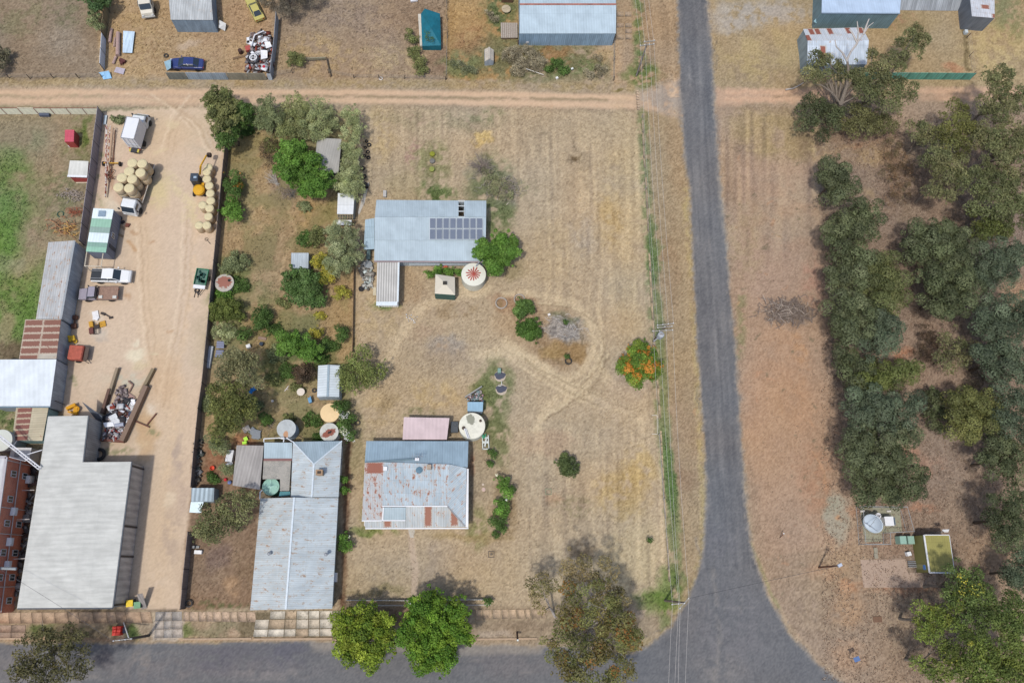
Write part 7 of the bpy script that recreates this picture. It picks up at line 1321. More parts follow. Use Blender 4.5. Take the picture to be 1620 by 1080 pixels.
twigs('long_branch','long pale branch sticking out of the brush heap toward the southwest','branch',1208,500,1.6,.5,1,(196,184,168),flat=True,r0=.06,ang=38)
twigs('dead_shrub','bare grey dead shrub north of the solar panel shed','shrub',762,266,2.3,2.0,60,(150,138,128),r0=.045)
twigs('brush_heap','grey brush heap in the weedy patch northeast of the solar panel shed','branches',795,298,2.2,.9,190,(158,148,140),flat=True,r0=.03)
twigs('dead_shrub','pale branching dead shrub south of the bright green garden tree','shrub',438,290,1.9,1.5,18,(184,178,170),r0=.04,ang=140)
twigs('brush_heap','flat heap of grey twigs in the middle of the garden','branches',455,305,1.6,.35,60,(158,142,130),flat=True,r0=.025)
twigs('dead_shrub','dark twiggy shrub under the southern edge of the bright tree','shrub',462,308,1.2,.9,24,(120,118,112),r0=.03)
twigs('brush_heap','silvery heap of old boards and sticks against the grey fence','branches',117,308,1.4,.5,60,(172,160,150),flat=True,r0=.05)
twigs('brush_heap','rust brown pile of dead fronds against the grey fence','branches',120,337,1.1,.8,80,(176,108,82),flat=True,r0=.03)
twigs('firewood_heap','pile of split orange and purplish branches north of the long shed','branches',100,359,1.7,.6,50,(176,132,98),flat=True,r0=.06,ang=-20)
twigs('firewood_heap','yellow sawn timber offcuts on the branch pile north of the long shed','timber',108,364,1.3,.9,26,(222,178,104),flat=True,r0=.06,ang=-25)
twigs('ashy_sticks','white sticks scattered on the ashy part of the lawn island','branches',888,519,2.2,.2,26,(206,200,194),flat=True,r0=.03,ang=-25)
twigs('scattered_sticks','pale sticks lying east of the weedy patch by the shed','branches',796,316,1.1,.2,5,(204,194,180),flat=True,r0=.05,ang=60)
twigs('scattered_twigs','loose grey twigs behind the galvanised tank','branches',425,670,1.2,.3,40,(150,140,128),flat=True,r0=.025)
def cover(name,n,test,size,hgt,cols=None,kk=1.0,shade=1.0,seed=5,lean=.5,up=.6):
 rng=np.random.default_rng(seed);idx=rng.choice(len(XX),size=n*6);idx=idx[test(idx)][:n];N=len(idx);p=np.stack([XX[idx]+rng.uniform(-.1,.1,N),YY[idx]+rng.uniform(-.1,.1,N),np.full(N,.02)],-1);B=3
 p=np.repeat(p,B,0)+np.c_[rng.standard_normal((N*B,2))*size*.6,rng.random(N*B)*hgt];M_=len(p);nr=unit(rng.standard_normal((M_,3))*lean+np.array([0,0,up]));t=unit(np.cross(nr,rng.standard_normal((M_,3))));b=np.cross(nr,t);s=(size*(.5+rng.random(M_)))[:,None]
 V=np.stack([p-t*s*.5,p+b*s*.22,p+t*s*.5,p-b*s*.22],1).reshape(-1,3);V[:,2]=np.maximum(V[:,2],.012);F=np.arange(4*M_).reshape(M_,4)
 base=np.repeat(CL[idx],B,0)*shade if cols is None else np.array([alb(c)for c in cols])[rng.integers(len(cols),size=M_)];c=base*(1+.16*rng.standard_normal(M_))[:,None]
 return tag(np_mesh(name,V,F,LEAF,np.repeat(np.clip(c,.01,.8),4,0)),kind='stuff')
_g2=CF[:,1]-CF[:,0];inv=(UU>-30)&(UU<1650)&(VV>-30)&(VV<1110)
_road=np.zeros(len(XX),bool);_ri=_sel(-300,1800,-200,1500,0);_road[_ri]=_sd(ROAD,UU[_ri],VV[_ri])>-3;_yd=np.zeros(len(XX),bool);_yi=_sel(90,370,170,970,0);_yd[_yi]=_sd(YARD,UU[_yi],VV[_yi])>-2
_ln=(VV>140)&(VV<168)
cover('green_weeds',26000,lambda i:inv[i]&(_g2[i]>5)&~_road[i],.22,.14,shade=1.0)
cover('dry_grass',60000,lambda i:inv[i]&(_g2[i]<=5)&~_road[i]&~_yd[i]&~_ln[i]&(NM[i]>.45)&(UU[i]<1135),.11,.05,shade=1.05,seed=8)
cover('long_dry_grass',16000,lambda i:inv[i]&~_yd[i]&(((UU[i]>355)&(UU[i]<556)&(VV[i]>190)&(VV[i]<690))|((VV[i]<122)&(UU[i]>180)&(UU[i]<970)))&(NM[i]>.45),.17,.16,shade=1.05,seed=9,lean=.7)
cover('leaf_litter',42000,lambda i:inv[i]&(UU[i]>1300)&(VV[i]>180)&(NB[i]>.3),.16,.04,cols=[(168,146,124),(120,100,86),(186,168,146),(96,82,72),(150,120,98)],seed=11,lean=.3)
cover('leaf_litter',7000,lambda i:inv[i]&(UU[i]>1135)&(UU[i]<=1310)&(VV[i]>170)&~_road[i],.13,.03,cols=[(150,130,108),(176,154,130),(128,110,92)],seed=12,lean=.3)
def it(name,label,cat,c,shape,rz=0,rough=.7,group=None,var=.12):
 """shape: list of ('b', centre, size, rz) | ('l', centre, profile) | ('t', a, b, r) | ('o', centre, R, r) in metres from the spot"""
 p=at(c[0],c[1]);m=MB()
 for s in shape:
  if s[0]=='b':m.box(s[1],s[2],rz=s[3]if len(s)>3 else 0)
  elif s[0]=='l':m.lathe(s[1],s[2],18)
  elif s[0]=='t':m.tube(s[1],s[2],s[3],n=8)
  elif s[0]=='o':m.torus(s[1],s[2],s[3])
 o=m.build(name,mat(c[2],rough,var=var),local=True);o.location=p;o.rotation_euler[2]=rz;return tag(o,label,cat,group)
def sheet_at(name,label,cat,P,z,col,rough=.5,cl=False):
 return tag(MB().slab([at(x,y,zz)for(x,y),zz in zip(P,z)],.04).build(name,cor(col,.2,.06)if cl else mat(col,rough)),label,cat)
WHT=(234,236,238)
r=thing('net_tent','teal net covered frame tent between the brown lots at the top','tent',at(682,50));Q=[(666,22,1.2),(672,14,2.3),(696,22,1.4),(697.5,72,1.2),(668,73,1.0)]
NET=mat((22,108,126),.7,var=.18,sc=1.2);cen=at(682,45,2.2);m=MB();T=[at(*q)for q in Q]
for i in range(5):m.slab([T[i],T[(i+1)%5],cen],.03)
m.build('net_roof',NET,r);MB().walls([Vector((t.x,t.y,0))for t in T],[t.z for t in T],.03).build('net_wall',NET,r);MB().bar(at(664,24,.5),at(667,74,.4),.5,.5).build('side_flap',mat((206,200,186)),r)
r0=np.random.default_rng(21)
def heap(name,label,P,n,cols,smin,smax,h,seed=1):
 rng=np.random.default_rng(seed);xs=[p[0]for p in P];ys=[p[1]for p in P];V=[];F=[];C=[];k=0
 while k<n:
  x,y=rng.uniform(min(xs),max(xs)),rng.uniform(min(ys),max(ys))
  if _sd(P,np.array([x]),np.array([y]))[0]<0:continue
  c=np.array(at(x,y));s=np.array([rng.uniform(smin,smax),rng.uniform(smin,smax)*rng.choice([.15,.4,1]),rng.uniform(.03,.3)]);R_=np.array(Matrix.Rotation(rng.random()*6,3,'Z')@Matrix.Rotation(rng.standard_normal()*.35,3,'X'));b=np.array([(i,j,l)for l in(-.5,.5)for j in(-.5,.5)for i in(-.5,.5)])*s
  b=b@R_.T+c+np.array([0,0,rng.random()*h+.1]);o=len(V);V+=list(b);col=np.array(alb(cols[int(rng.integers(len(cols)))]))*(1+.15*rng.standard_normal());C+=[np.clip(col,.01,.85)]*8;F+=[(o,o+2,o+3,o+1),(o+4,o+5,o+7,o+6),(o,o+1,o+5,o+4),(o+2,o+6,o+7,o+3),(o,o+4,o+6,o+2),(o+1,o+3,o+7,o+5)];k+=1
 V=np.array(V);V[:,2]=np.maximum(V[:,2],.01);return tag(np_mesh(name,V,np.array(F),VCOL,np.array(C)),label,kind='stuff')
HC=[(226,228,232),(150,140,138),(92,62,54),(60,58,62),(150,70,56),(176,180,188),(120,100,92),(206,208,210),(84,80,84)]
heap('scrap_heap','mixed scrap in the corner of the junk yard',[(398,62),(412,52),(430,56),(432,112),(424,117),(390,116),(394,85)],260,HC,.25,1.0,.7,2)
heap('scrap_heap','crushed cans and scrap in the yard bay',[(172,662),(205,664),(200,697),(166,696)],230,[(206,204,208),(150,144,150),(110,90,90),(190,80,72),(226,226,228),(128,124,132)],.15,.55,.6,3)
heap('rubble','grey rubble in the yard bay',[(184,618),(198,606),(204,628),(192,645),(184,640)],120,[(140,126,128),(110,96,98),(168,156,152)],.1,.5,.2,4)
heap('scrap_heap','boards and metal pieces in the yard bay',[(180,640),(214,632),(208,665),(172,664)],90,HC,.3,1.2,.6,5)
heap('scrap_heap','household scrap north of the blue garden shed',[(739,626),(752,618),(764,626),(764,634),(740,635)],70,[(206,200,200),(90,86,92),(190,150,150),(130,150,150)],.15,.5,.4,6)
heap('litter','pale litter behind the annex',[(570,418),(580,408),(592,425),(590,458),(576,460),(572,440)],110,[(206,204,196),(160,156,148),(110,104,98),(190,200,196)],.15,.8,.25,7)
heap('litter','small white litter on the lawn',[(640,495),(662,500),(656,512),(646,508)],30,[(238,238,236)],.06,.16,.03,8)
heap('litter','dark junk in the gap between the brick building and the shed',[(50,735),(62,740),(38,900),(26,960),(24,940),(40,830)],90,[(70,68,70),(110,106,104),(150,150,150),(90,70,64)],.3,1.1,.5,9)
heap('garden_litter','bits along the west garden fence',[(309,700),(322,690),(318,760),(306,765)],60,[(150,150,150),(90,96,90),(120,110,100)],.2,.8,.4,10)
sheet_at('white_sheet','large white panel on top of the scrap heap','panel',[(412,79),(423,80),(423,92),(413,94)],(1.2,1.2,1.0,1.1),WHT)
sheet_at('white_sheet','square white panel near the northeast of the scrap heap','panel',[(418,67),(427,66),(430,74),(421,77)],(1.1,1.1,.9,.9),WHT)
it('black_ring','large black ring with a white boat shaped frame on the scrap heap','rim',(403,99,(60,60,64)),[('o',(0,0,.9),.75,.14),('b',(0,0,.9),(1.3,.2,.1))])
it('oval_ring','white oval frame lying in the black ring on the scrap heap','frame',(403.5,98,WHT),[('o',(0,0,1.1),.5,.09),('b',(0,0,1.1),(1.0,.08,.08)),('b',(.2,0,1.1),(.08,.7,.08)),('b',(-.2,0,1.1),(.08,.7,.08))])
it('white_pipe','long white pipe bent over the scrap heap','pipe',(408,68,WHT),[('t',(-.6,-1.5,1.2),(-.2,.4,1.3),.09),('t',(-.2,.4,1.3),(1.0,1.4,1.0),.09)])
it('white_hull','curved white hull piece on the west of the scrap heap','hull',(400,73,WHT),[('b',(0,-.2,.8),(1.4,.5,.3),-.4),('b',(-.5,.3,.8),(.4,1.0,.3),.1)])
it('red_armchair','faded red armchair at the west edge of the scrap heap','armchair',(394,80,(176,84,78)),[('b',(0,0,.4),(.8,.8,.5),.3)])
it('rusty_drum','dark rusty drum standing west of the scrap heap','drum',(381.5,84.5,(76,52,46)),[('l',(0,0,0),[(.28,0),(.3,.05),(.3,.8),(.26,.82)])])
it('timber_plank','brown plank lying southwest of the dark drum','plank',(380,91,(124,100,74)),[('b',(0,0,.1),(2.2,.35,.1),.32)])
it('red_tub','small red tub at the south of the scrap heap','tub',(419.5,111,(190,40,60)),[('l',(0,0,.6),[(.16,0),(.22,.3),(.18,.3)])])
for x0,y0,x1,y1,rr,lab in((187,52,186.5,88,.32,'long pinkish concrete pipe beside the blue metal sheets'),(176.5,46,173.5,67,.22,'short reddish pipe nearest the olive fence'),(182,60,180.5,74,.14,'thin grey pipe between the two pink pipes'),(183.5,90,179,101,.2,'stubby pinkish pipe at the south of the pipe stack')):
 tag(MB().tube(at(x0,y0,rr),at(x1,y1,rr),rr,n=12).build('concrete_pipe',mat((176,150,142),.85)),lab,'pipe')
sheet_at('metal_sheets','stack of blue grey metal sheets on the dry grass','sheets',[(195,49),(213,50),(209,84),(194,83.5)],(.35,)*4,(168,186,200),cl=True)
sheet_at('loose_sheet','mauve grey sheet lying south of the pipe stack','sheet',[(184,106),(198,109),(195,118),(180,114)],(.2,)*4,(184,176,186))
sheet_at('loose_sheet','sky blue sheet at the south end of the pale fence','sheet',[(156,115),(172,112),(177,124),(164,126)],(.6,.6,.1,.2),(120,160,190),cl=True)
it('engine_part','dark maroon engine part beside the pipe stack','engine',(195,98,(96,54,52)),[('b',(0,0,.25),(.9,.45,.4),-.4),('b',(-.1,-.4,.2),(.4,.4,.4),.3)])
it('tyre','worn tyre lying northwest of the blue sedan','tyre',(263,89,(70,66,60)),[('o',(0,0,.12),.28,.11)])
it('water_trough','dark blue trough against the cream fence','trough',(72,183.5,(84,92,110)),[('b',(0,0,.25),(1.4,.4,.45))])
it('concrete_beam','upper timber sleeper wall on the west of the scrap bay','sleeper',(182,604,(150,134,112)),[('b',(0,0,.35),(.35,3.6,.7),-.17)])
it('concrete_beam','lower dark sleeper wall on the west of the scrap bay','sleeper',(171,636,(104,78,66)),[('b',(0,0,.45),(.35,3.3,.9),-.17)])
it('concrete_beam','upper sleeper wall on the east of the scrap bay','sleeper',(235,604,(136,122,96)),[('b',(0,0,.35),(.4,3.6,.7),-.36)])
it('concrete_beam','long brown sleeper wall on the east of the scrap bay','sleeper',(216,655,(132,110,94)),[('b',(0,0,.5),(.6,7.6,1.0),-.3)])
it('concrete_beam','short rusty sleeper at the south end of the scrap bay','sleeper',(180,697.5,(116,72,60)),[('b',(0,0,.3),(3.0,.3,.6),-.08)])
it('steel_surround','rusty square frame around a washed out dirt patch','frame',(231,664,(112,72,58)),[('b',(-.3,-.6,.15),(2.0,.15,.2),-.4),('b',(.8,.1,.15),(.15,1.8,.2),-.6)])
sheet_at('white_sheet','bright white sheet at the southwest of the scrap bay','sheet',[(163,668.5),(178,667),(181,674),(166,675.5)],(.9,)*4,(244,246,250))
sheet_at('white_sheet','grey white panel with a vent in the scrap bay','panel',[(171,659),(183,653),(190,668),(180,672)],(.9,.9,.8,.8),(214,218,222))
sheet_at('white_sheet','small bright sheet at the east of the scrap bay','sheet',[(203,660),(210,660),(209,667),(202,665)],(.9,)*4,(240,242,246))
sheet_at('blue_sheet','dark navy sheet in the scrap bay','sheet',[(204,650),(215,650),(213,659),(202,657)],(.8,)*4,(52,62,84))
it('crate_frame','black open crate in the scrap bay','crate',(202,639.5,(48,50,54)),[('b',(0,.5,.6),(1.1,.1,.4),-.4),('b',(-.4,-.2,.6),(.1,1.0,.4),-.4),('b',(.5,.1,.6),(.1,1.0,.4),-.4),('b',(0,0,.45),(1.0,1.0,.1),-.4)])
it('toilet_pan','white toilet shaped basin on the east wall of the scrap bay','basin',(214.5,638.5,(244,244,246)),[('o',(0,-.05,.8),.24,.1),('b',(0,.3,.85),(.5,.2,.3)),('l',(0,0,.4),[(.15,0),(.25,.4)])])
it('gas_cylinder','silver cylinder lying in the scrap bay','cylinder',(193,674.5,(170,176,192)),[('t',(-.55,0,.8),(.55,.15,.8),.26)])
it('brown_board','pinkish board beside the black crate in the scrap bay','board',(207,629,(168,138,128)),[('b',(0,0,.15),(1.0,.8,.08),-.6)])
it('bent_pipe','brown bent pipe at the north of the scrap bay','pipe',(207,610,(140,112,100)),[('t',(-.3,.6,.2),(.35,.1,.2),.12),('t',(.35,.1,.2),(0,-.8,.2),.1),('t',(0,-.8,.2),(-.4,-1.8,.15),.06)])
it('large_tyre','large black tractor tyre leaning on the works shed wall','tyre',(159,719,(48,48,50)),[('o',(0,0,.35),.62,.22)])
for lab,x,y,col,sh in(('white plastic sheet heap south of the mauve flatbed ute',152,499,(232,232,232),[('b',(0,0,.1),(.8,1.2,.15),.3),('b',(.1,-.4,.15),(.7,.6,.2),-.3)]),('black twisted metal beside the white plastic heap',167,499,(70,62,58),[('b',(-.3,.2,.15),(.6,.3,.2),-.4),('b',(.3,-.05,.1),(1.1,.15,.15),-.5),('b',(.8,-.33,.1),(.5,.3,.12),.2)]),('yellow machine part with ochre plate south of the white plastic',146,514,(198,150,52),[('b',(0,0,.25),(.5,.8,.4),.3),('b',(.7,0,.2),(1.2,.12,.1),.1),('b',(1.4,.1,.15),(.8,.8,.08),.3)]),('black steel frame with pale top south of the white plastic',154,520,(64,56,54),[('b',(-.25,0,.3),(.08,1.5,.1),.15),('b',(.35,0,.3),(.08,1.5,.1),.15),('b',(0,-.8,.3),(.6,.08,.1),.15),('b',(0,.2,.3),(.5,.6,.06),.15)]),('maroon box beside the black steel frame',146,524,(110,66,60),[('b',(0,0,.2),(.55,.8,.4),.2)])):
 it('machine_part',lab,'scrap',(x,y,col),sh)
it('machine_part','yellow and green mower against the rusty roofed shed','mower',(116,537,(214,176,48)),[('b',(0,0,.4),(.8,.7,.4),.3),('b',(-.3,.2,.6),(.3,.3,.4),0),('o',(.4,-.3,.2),.2,.08)])
it('machine_part','brown rusted axle against the long shed wall','axle',(120,510,(100,68,54)),[('b',(0,.6,.3),(.6,.5,.5)),('b',(0,-.6,.3),(.6,.6,.5),.2),('t',(0,-.8,.3),(0,1,.3),.08)])
it('loader_bucket','bright yellow loader attachment north of the works shed','loader bucket',(119,648,(222,160,30)),[('b',(-.3,.3,.5),(1.2,.4,.5),.5),('b',(.3,-.2,.4),(.5,1.0,.4),0),('b',(-.1,-.5,.4),(1.2,.2,.3),-.3),('o',(.4,0,.5),.3,.1)])
it('cable_reel','dark object heap beside the portable office ramps','wheel',(190,347,(54,50,54)),[('o',(0,0,.3),.3,.12),('b',(.5,-.5,.2),(.5,.3,.3),.4)])
it('valve_part','small rusty part at the foot of the northern ramp','part',(202.5,357,(120,72,58)),[('b',(0,0,.15),(.7,.25,.25),.5),('b',(0,0,.2),(.25,.6,.2),.5)])
it('chair_frame','bent dark bicycle frame near the south end of the bales','frame',(329,381,(92,84,76)),[('o',(-.2,.2,.08),.22,.03),('t',(-.2,.2,.1),(.4,-.5,.15),.03)])
it('drawbar_wheel','black jockey wheel south of the green trailer','wheel',(312,460,(52,52,54)),[('o',(0,0,.15),.28,.09),('t',(-.2,-.2,.1),(-.3,-1.0,.1),.04),('t',(.2,-.2,.1),(.2,-1.0,.1),.04)])
it('garden_hose','coil of dark green hose beside the grey fence','hose',(96,339,(54,92,78)),[('o',(0,0,.05),.45,.04),('o',(0,0,.1),.4,.04)])
it('timber_beam','pale beam lying south of the red walled garden shed','beam',(130,290,(206,196,172)),[('b',(0,0,.15),(1.5,.15,.12),.03)])
it('flat_barrow','light blue plank against the grey fence near the box truck','plank',(167.5,191,(196,210,218)),[('b',(0,0,.2),(.35,1.5,.15))])
def solar_ground(lab,P):
 T=[at(x,y,z)for x,y,z in P];tag(MB().slab(T,.06).build('solar_collector',STRP),lab,'solar panel')
STRP=roof('striped_collector',(128,134,158),rib=.3,ribk=.45,su=3,sv=9,svar=0,streak=.03,joint=0,flip=True)
solar_ground('upper striped solar panel leaning by the yard fence',[(343,539,1.0),(355,539.5,1.0),(354,551,.6),(342,550.5,.6)]);solar_ground('lower striped solar panel leaning by the yard fence',[(342,553,.6),(354,553.5,.6),(352,566,.2),(340,565,.2)])
it('trough','long pale trough standing along the inside of the yard fence','trough',(333,566,(176,182,190)),[('b',(0,0,.3),(.55,3.0,.5),-.08)])
it('white_tub','small white tub near the striped panels','tub',(394,548.5,(240,240,238)),[('b',(0,0,.25),(.55,.45,.5),.4)])
it('blue_tarp','bright blue tarp caught on the gum beside the fence','tarp',(402,617,(40,130,200)),[('b',(0,0,.5),(.7,.5,.1),.6),('b',(-.3,-.3,.55),(.4,.6,.1),.2)])
it('blue_drum','small dark drum beside the pale garden path','drum',(414.5,545,(48,60,76)),[('l',(0,0,0),[(.25,0),(.27,.5),(.2,.52)])])
it('white_rail','thin white pole lying by the round dull bush','pole',(424,508,(206,210,212)),[('t',(.1,1.1,.3),(.1,-.5,.4),.03),('t',(.1,-.5,.4),(-1.2,-1.2,.3),.03)])
it('timber_boards','pale timber boards above the bright spreading tree','boards',(460,529,(222,196,140)),[('b',(-.5,0,.3),(1.0,.3,.15)),('b',(.5,.15,.4),(.7,.25,.2))])
it('garden_plank','brown plank beside the small dark garden shrub','plank',(400,532,(150,126,110)),[('b',(-.6,0,.1),(1.3,.15,.1)),('b',(1.3,-.3,.1),(1.1,.4,.1),-.2)])
it('round_table','round white garden table north of the grey tank','table',(477.5,621.5,(226,216,200)),[('l',(0,0,.7),[(.5,0),(.52,.04),(.02,.06)]),('t',(0,0,0),(0,0,.7),.06)],var=.04)
it('blue_chair','tilted light blue seat beside the white garden shed corner','seat',(491,634,(110,160,196)),[('b',(0,0,.35),(.35,.7,.5),.3),('b',(.2,.1,.6),(.12,.8,.5),.3)])
it('discarded_tyre','black tyre west of the white garden shed','tyre',(497.5,617.5,(58,58,58)),[('o',(0,0,.1),.24,.1)])
it('discarded_tyre','dark tyre on the lawn beside the white flowering bush','tyre',(566,668.5,(80,76,68)),[('o',(0,0,.1),.28,.1)])
it('white_stick','small white branched stick in the garden clearing','stick',(453,615,(230,222,222)),[('t',(-.2,-.3,.05),(.3,.4,.1),.05),('t',(0,0,.05),(.3,-.1,.1),.04)])
it('white_tap','small white stand on the shaded garden ground','stand',(431.5,634.5,(226,226,226)),[('o',(0,0,.2),.12,.04),('t',(0,0,0),(0,0,.2),.03)])
it('lime_sheet','fluorescent lime green cloth beside the carport','cloth',(389.5,697,(190,246,80)),[('b',(0,.2,.3),(.5,.5,.15),.5),('b',(-.1,-.3,.25),(.6,.35,.15),.1)],var=.03)
it('corrugated_stack','stack of grey corrugated offcuts north of the carport','sheets',(404,685,(138,144,150)),[('b',(-.3,.2,.15),(1.0,.9,.12),-.7),('b',(.2,-.2,.25),(1.0,1.2,.1),-.2),('b',(.3,-.3,.33),(.9,1.0,.06),.1)])
it('stone_slab','pale stone beside the grey offcuts','stone',(390.5,679,(206,196,184)),[('b',(0,0,.15),(.9,.8,.25),.5)])
it('washing_machine','white washing machine on the west side of the carport','washing machine',(366,722,(222,224,228)),[('b',(0,0,.45),(.85,1.5,.85),-.1),('b',(-.1,-1.0,.2),(.9,.4,.3),.4)])
it('toy_ball','red and white toy by the carport bushes','toy',(357.5,758.5,(206,50,60)),[('l',(0,0,0),[(.05,0),(.2,.12),(.22,.22),(.1,.4)])])
it('blue_ball','blue ball beside the red toy','ball',(364,763,(110,130,180)),[('l',(0,0,0),[(.05,0),(.24,.15),(.24,.3),(.05,.45)])])
it('red_bucket','orange red bucket in the western garden bed','bucket',(337,740.5,(222,84,56)),[('l',(0,0,0),[(.22,0),(.3,.4),(.26,.4),(.2,.1)])])
it('red_pot','terracotta pot behind the cream gazebo','pot',(705,424,(206,100,74)),[('l',(0,0,0),[(.2,0),(.28,.45),(.22,.45)])])
it('wheel_post','motorbike wheel leaning at the south end of the yard fence','wheel',(300,954,(70,66,64)),[('o',(0,0,.3),.38,.09)])
it('white_box','white box beside the fence south of the glasshouse tree','box',(315,873,(240,240,238)),[('b',(0,0,.25),(.9,.45,.5),-.05)])
it('meter_stand','small grey stand above the white box by the fence','stand',(308,865,(150,152,150)),[('b',(0,0,.3),(.3,.3,.6)),('b',(.4,0,.1),(.4,.3,.2))])
r,P,Wi=simple('glasshouse','small glasshouse with ribbed clear roof beside the yard fence','glasshouse',[(302.8,771.5),(339,771.5),(338,793),(302.5,793)],2.0,roof('clear_ribbed',(168,184,192),rib=.55,ribk=.3,su=1.1,sv=4,svar=.12,streak=.1),mat((140,156,160),.3),.05)
sheet_at('white_awning','pale blue white awning south of the glasshouse','awning',[(302,793.5),(322,793.5),(318,811),(299.5,810)],(1.9,1.9,1.7,1.7),(214,234,240))
TY=[(580,224),(584,230),(578,234),(582,241),(577,247),(583,250),(574,267),(576,280)]
ty0=None
for i,(x,y)in enumerate(TY):
 if ty0 is None:ty0=MB().torus((0,0,.12),.27,.12).build('dumped_tyre',RUBBER,local=True,smooth=True);o=ty0
 else:o=copy_tree(ty0)
 p=at(x,y);place(o,(p.x,p.y,.02),RNG.random(),'black tyre dumped beside the silvery bushes, %s from the north'%['first','second','third','fourth','fifth','sixth','seventh','southernmost, eighth'][i],[.7,.9,.6,.8,.65,.8,.9,1.0][i],'dumped tyres');o['category']='tyre'
it('black_drum','black drum beside the white pen and silvery bush','drum',(579,296,(40,42,46)),[('l',(0,0,0),[(.35,0),(.38,.8),(.2,.85)])])
sheet_at('concrete_strip','pale weathered strip north of the shed lean-to','slab',[(580,291),(584,288),(577,320),(568,340),(566,336),(574,310)],(.06,)*6,(196,190,180))
it('stump_post','pale block north of the solar panel shed','block',(609,308,(186,184,180)),[('b',(0,0,.2),(.45,1.0,.4))])
for i,(x,y,c)in enumerate(((684,245,(136,140,40)),(684,256,(120,118,112)),(683.5,269,(142,150,76)))):it('planter',['mossy yellow tub, northernmost of three on the lawn','grey tub, middle of three on the lawn','moss topped pot, southernmost of three on the lawn'][i],'planter',(x,y,c),[('l',(0,0,0),[(.36,0),(.4,.3),(.36,.36),(.05,.4)])])
it('gas_bottle','grey gas tank in the gap west of the solar panel shed','tank',(584,403,(122,146,146)),[('t',(0,-.9,.6),(0,.9,.6),.3)])
it('round_cover','octagonal grey cover northwest of the ribbed annex','cover',(583,420,(146,152,156)),[('l',(0,0,.4),[(.55,0),(.58,.1),(.05,.14)])])
it('black_tub','black tub with white lid west of the ribbed annex','tub',(572,457.5,(44,44,48)),[('o',(0,0,.2),.3,.12),('b',(0,0,.3),(.25,.3,.08),.3)])
for x,y,R,lab in((793,480,.78,'round brick ring planter alone on the lawn'),(821.5,474,.72,'brick ring planter partly under the green bush'),(899,571.5,.42,'small black ring planter at the south of the island')):
 it('ring_planter',lab,'planter',(x,y,(176,166,154)if R>.5 else(62,58,54)),[('o',(0,0,.14),R,.1),('o',(0,0,.3),R,.08)])
it('ash_stone','white stone at the edge of the ashy patch','stone',(868.5,498,(232,228,224)),[('b',(0,0,.1),(.35,.3,.2),.4)])
for x,y,lab,up in((791,595,'northern dark sheet covered pit on the lawn',1),(793,616,'southern dark sheet covered pit on the lawn',0)):
 it('pit_slab','round concrete slab under the %s'%lab.split(' sheet')[0]+' sheet','slab',(x,y,(190,176,158)),[('l',(0,0,0),[(.78,0),(.78,.08),(.05,.09)])])
 p=at(x,y-1);m=MB();V=[(p.x+(.74+.07*math.sin(5*a))*math.cos(a),p.y+(.52+.08*math.sin(3*a+1))*math.sin(a))for a in np.linspace(0,6.28,22)[:-1]];m.prism(V,.09,.13);tag(m.build('pit_cover',mat((74,78,92),.6)),lab,'cover')
it('pump_box','teal grey pump box north of the dark covered pits','box',(789.5,588,(130,160,150)),[('b',(0,0,.4),(.42,.65,.8))])
it('white_bracket','white right angled pipe between the two dark pits','pipe',(791,611,(206,206,196)),[('b',(0,0,.3),(.5,.1,.1)),('b',(.2,.3,.3),(.1,.7,.1))])
it('low_wall','grey plank wall behind the household scrap','wall',(749,621,(160,160,156)),[('b',(0,0,.4),(2.7,.15,.7),.58)]);it('round_pot','grey white round pot beside the plank wall','pot',(759,621,(160,150,146)),[('l',(0,0,0),[(.24,0),(.28,.4),(.22,.4)])])
it('dark_crate','dark grey crate between pink shed and cream tank','crate',(719,679,(84,90,96)),[('b',(0,.2,.4),(.95,1.4,.7)),('b',(.1,.5,.8),(.35,.3,.1))])
it('pallet_trailer','white and green pallet like trailer frame south of the cream tank','trailer',(768,700,(214,220,214)),[('b',(-.4,0,.4),(.12,1.9,.15),.05),('b',(.4,0,.4),(.12,1.9,.15),.05),('b',(0,-.9,.4),(.9,.15,.15)),('b',(0,0,.4),(.9,.3,.12)),('b',(0,.6,.4),(.8,.2,.12)),('t',(-.1,-.6,.5),(.1,.5,.5),.12)])
it('green_hose','bright green folded hose at the top of the pallet trailer','hose',(764,691,(60,150,110)),[('b',(0,0,.45),(.3,.6,.1),.4),('b',(.3,.1,.45),(.15,.5,.1),-.3)])
it('stepping_stone','pinkish paving stone east of the cottage, larger','stone',(765,774,(206,180,168)),[('l',(0,0,0),[(.26,0),(.26,.06)])]);it('stepping_stone','pale paving stone east of the cottage, smaller','stone',(764,766,(206,190,172)),[('l',(0,0,0),[(.16,0),(.16,.06)])])
for x,y,lab in((867.5,777.5,'grassy square timber frame on the open lawn'),(777,876.5,'small square frame with a stump south of the flowering bushes')):
 it('square_frame',lab,'frame',(x,y,(140,146,118)if x>800 else(118,106,92)),[('b',(0,.36,.06),(.8,.08,.12)),('b',(0,-.36,.06),(.8,.08,.12)),('b',(.36,0,.06),(.08,.64,.12)),('b',(-.36,0,.06),(.08,.64,.12))]+([('b',(0,0,.1),(.25,.25,.2),.4)]if x<800 else[]))
it('spool_table','round timber spool top beside the pallet deck','table',(800.5,18,(186,172,144)),[('l',(0,0,.5),[(.7,0),(.72,.06),(.05,.07)]),('b',(0,0,.6),(1.3,.1,.05),.1),('b',(0,.2,.6),(1.0,.06,.05),.5)])
it('timber_box','dark timber box at the very top beside the barn','box',(802,1,(110,84,66)),[('b',(0,0,.4),(1.8,.9,.7)),('b',(0,.2,.8),(1.0,.5,.1))]);it('dark_pot','dark round pot at the corner of the pale blue barn','pot',(821.5,69,(76,60,50)),[('l',(0,0,0),[(.26,0),(.32,.5),(.24,.5)])])
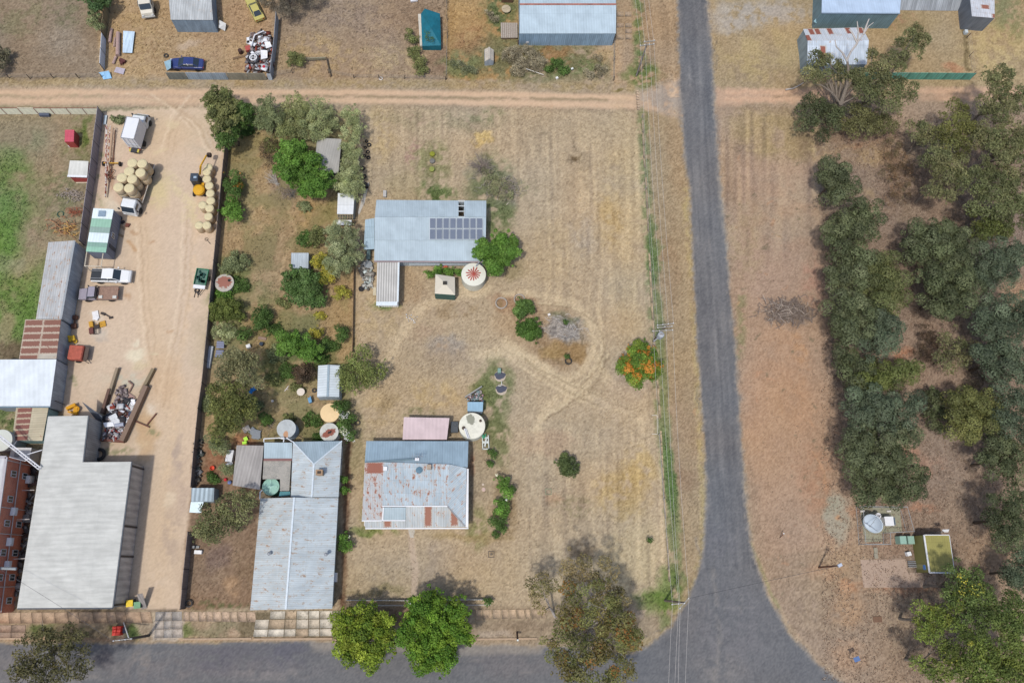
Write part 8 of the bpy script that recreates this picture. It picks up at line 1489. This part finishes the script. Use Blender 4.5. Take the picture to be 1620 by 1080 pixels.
it('white_stick','long thin white pipe lying across the grey scrub','pipe',(846,118.5,(230,228,220)),[('t',(-1.4,.4,.9),(1.3,-.3,.5),.04)]);it('white_bag','small white bag at the lane side of the grey scrub','bag',(881,124.5,(236,236,234)),[('b',(0,0,.15),(.35,.3,.25),.4)]);it('white_bag','small white bag in the weeds east of the scrub','bag',(904.5,112,(228,232,226)),[('b',(0,0,.5),(.35,.25,.2),.5)])
it('white_ring','white tyre rim in the dry grass beside the lane','rim',(602.5,125,(222,218,210)),[('o',(0,0,.1),.24,.06)]);it('white_ring','white ring lying on the dark shrub mass','rim',(478,6,(200,198,194)),[('o',(0,0,3.6),.3,.05)])
it('marble_heap','white rubble beside an orange bush at the top edge','rubble',(655,2,(226,226,228)),[('b',(0,0,.2),(1.1,.5,.3),.2),('b',(.3,.2,.4),(.5,.4,.3),.7)])
it('small_box','small white box on the paving beside the fence at the top right','box',(1526,53,(196,206,210)),[('b',(0,0,.3),(.5,.6,.5))]);it('teal_ramp','narrow pale teal ramp between the two top right sheds','ramp',(1289,38,(150,186,196)),[('b',(0,0,1.4),(.5,2.2,.1),-.7)])
it('white_bollard','white capped stub post on the compound verge near the hut','post',(1392,858,(206,170,140)),[('t',(0,0,0),(0,0,.3),.1)])
cam=bpy.data.cameras.new('camera');co=bpy.data.objects.new('camera',cam);COL.objects.link(co);SC.camera=co
cam.sensor_width=36;cam.lens=FPX/1620*36;cam.clip_start=1;cam.clip_end=6000
_M=Matrix([[R3[0][0],-R3[0][1],-R3[0][2]],[R3[1][0],-R3[1][1],-R3[1][2]],[R3[2][0],-R3[2][1],-R3[2][2]]])
co.matrix_world=Matrix.Translation((0,0,H))@_M.to_4x4()
EL,AZ=math.radians(67.5),math.radians(215)
w=bpy.data.worlds.new('World');SC.world=w;w.use_nodes=True;nt=w.node_tree
sk=nt.nodes.new('ShaderNodeTexSky');sk.sky_type='NISHITA';sk.sun_disc=False;sk.sun_elevation=EL;sk.sun_rotation=AZ;sk.air_density=1.0;sk.dust_density=2.5
nt.links.new(sk.outputs[0],nt.nodes['Background'].inputs[0]);nt.nodes['Background'].inputs[1].default_value=.15
sl=bpy.data.lights.new('sun','SUN');so=bpy.data.objects.new('sun',sl);COL.objects.link(so);sl.energy=2.7;sl.angle=math.radians(3.0);sl.color=(1,.955,.89)
d=Vector((math.sin(AZ)*math.cos(EL),math.cos(AZ)*math.cos(EL),math.sin(EL)));so.rotation_euler=d.to_track_quat('Z','Y').to_euler()
SC.view_settings.view_transform='Standard';SC.view_settings.look='None';SC.view_settings.exposure=.07;SC.view_settings.gamma=1
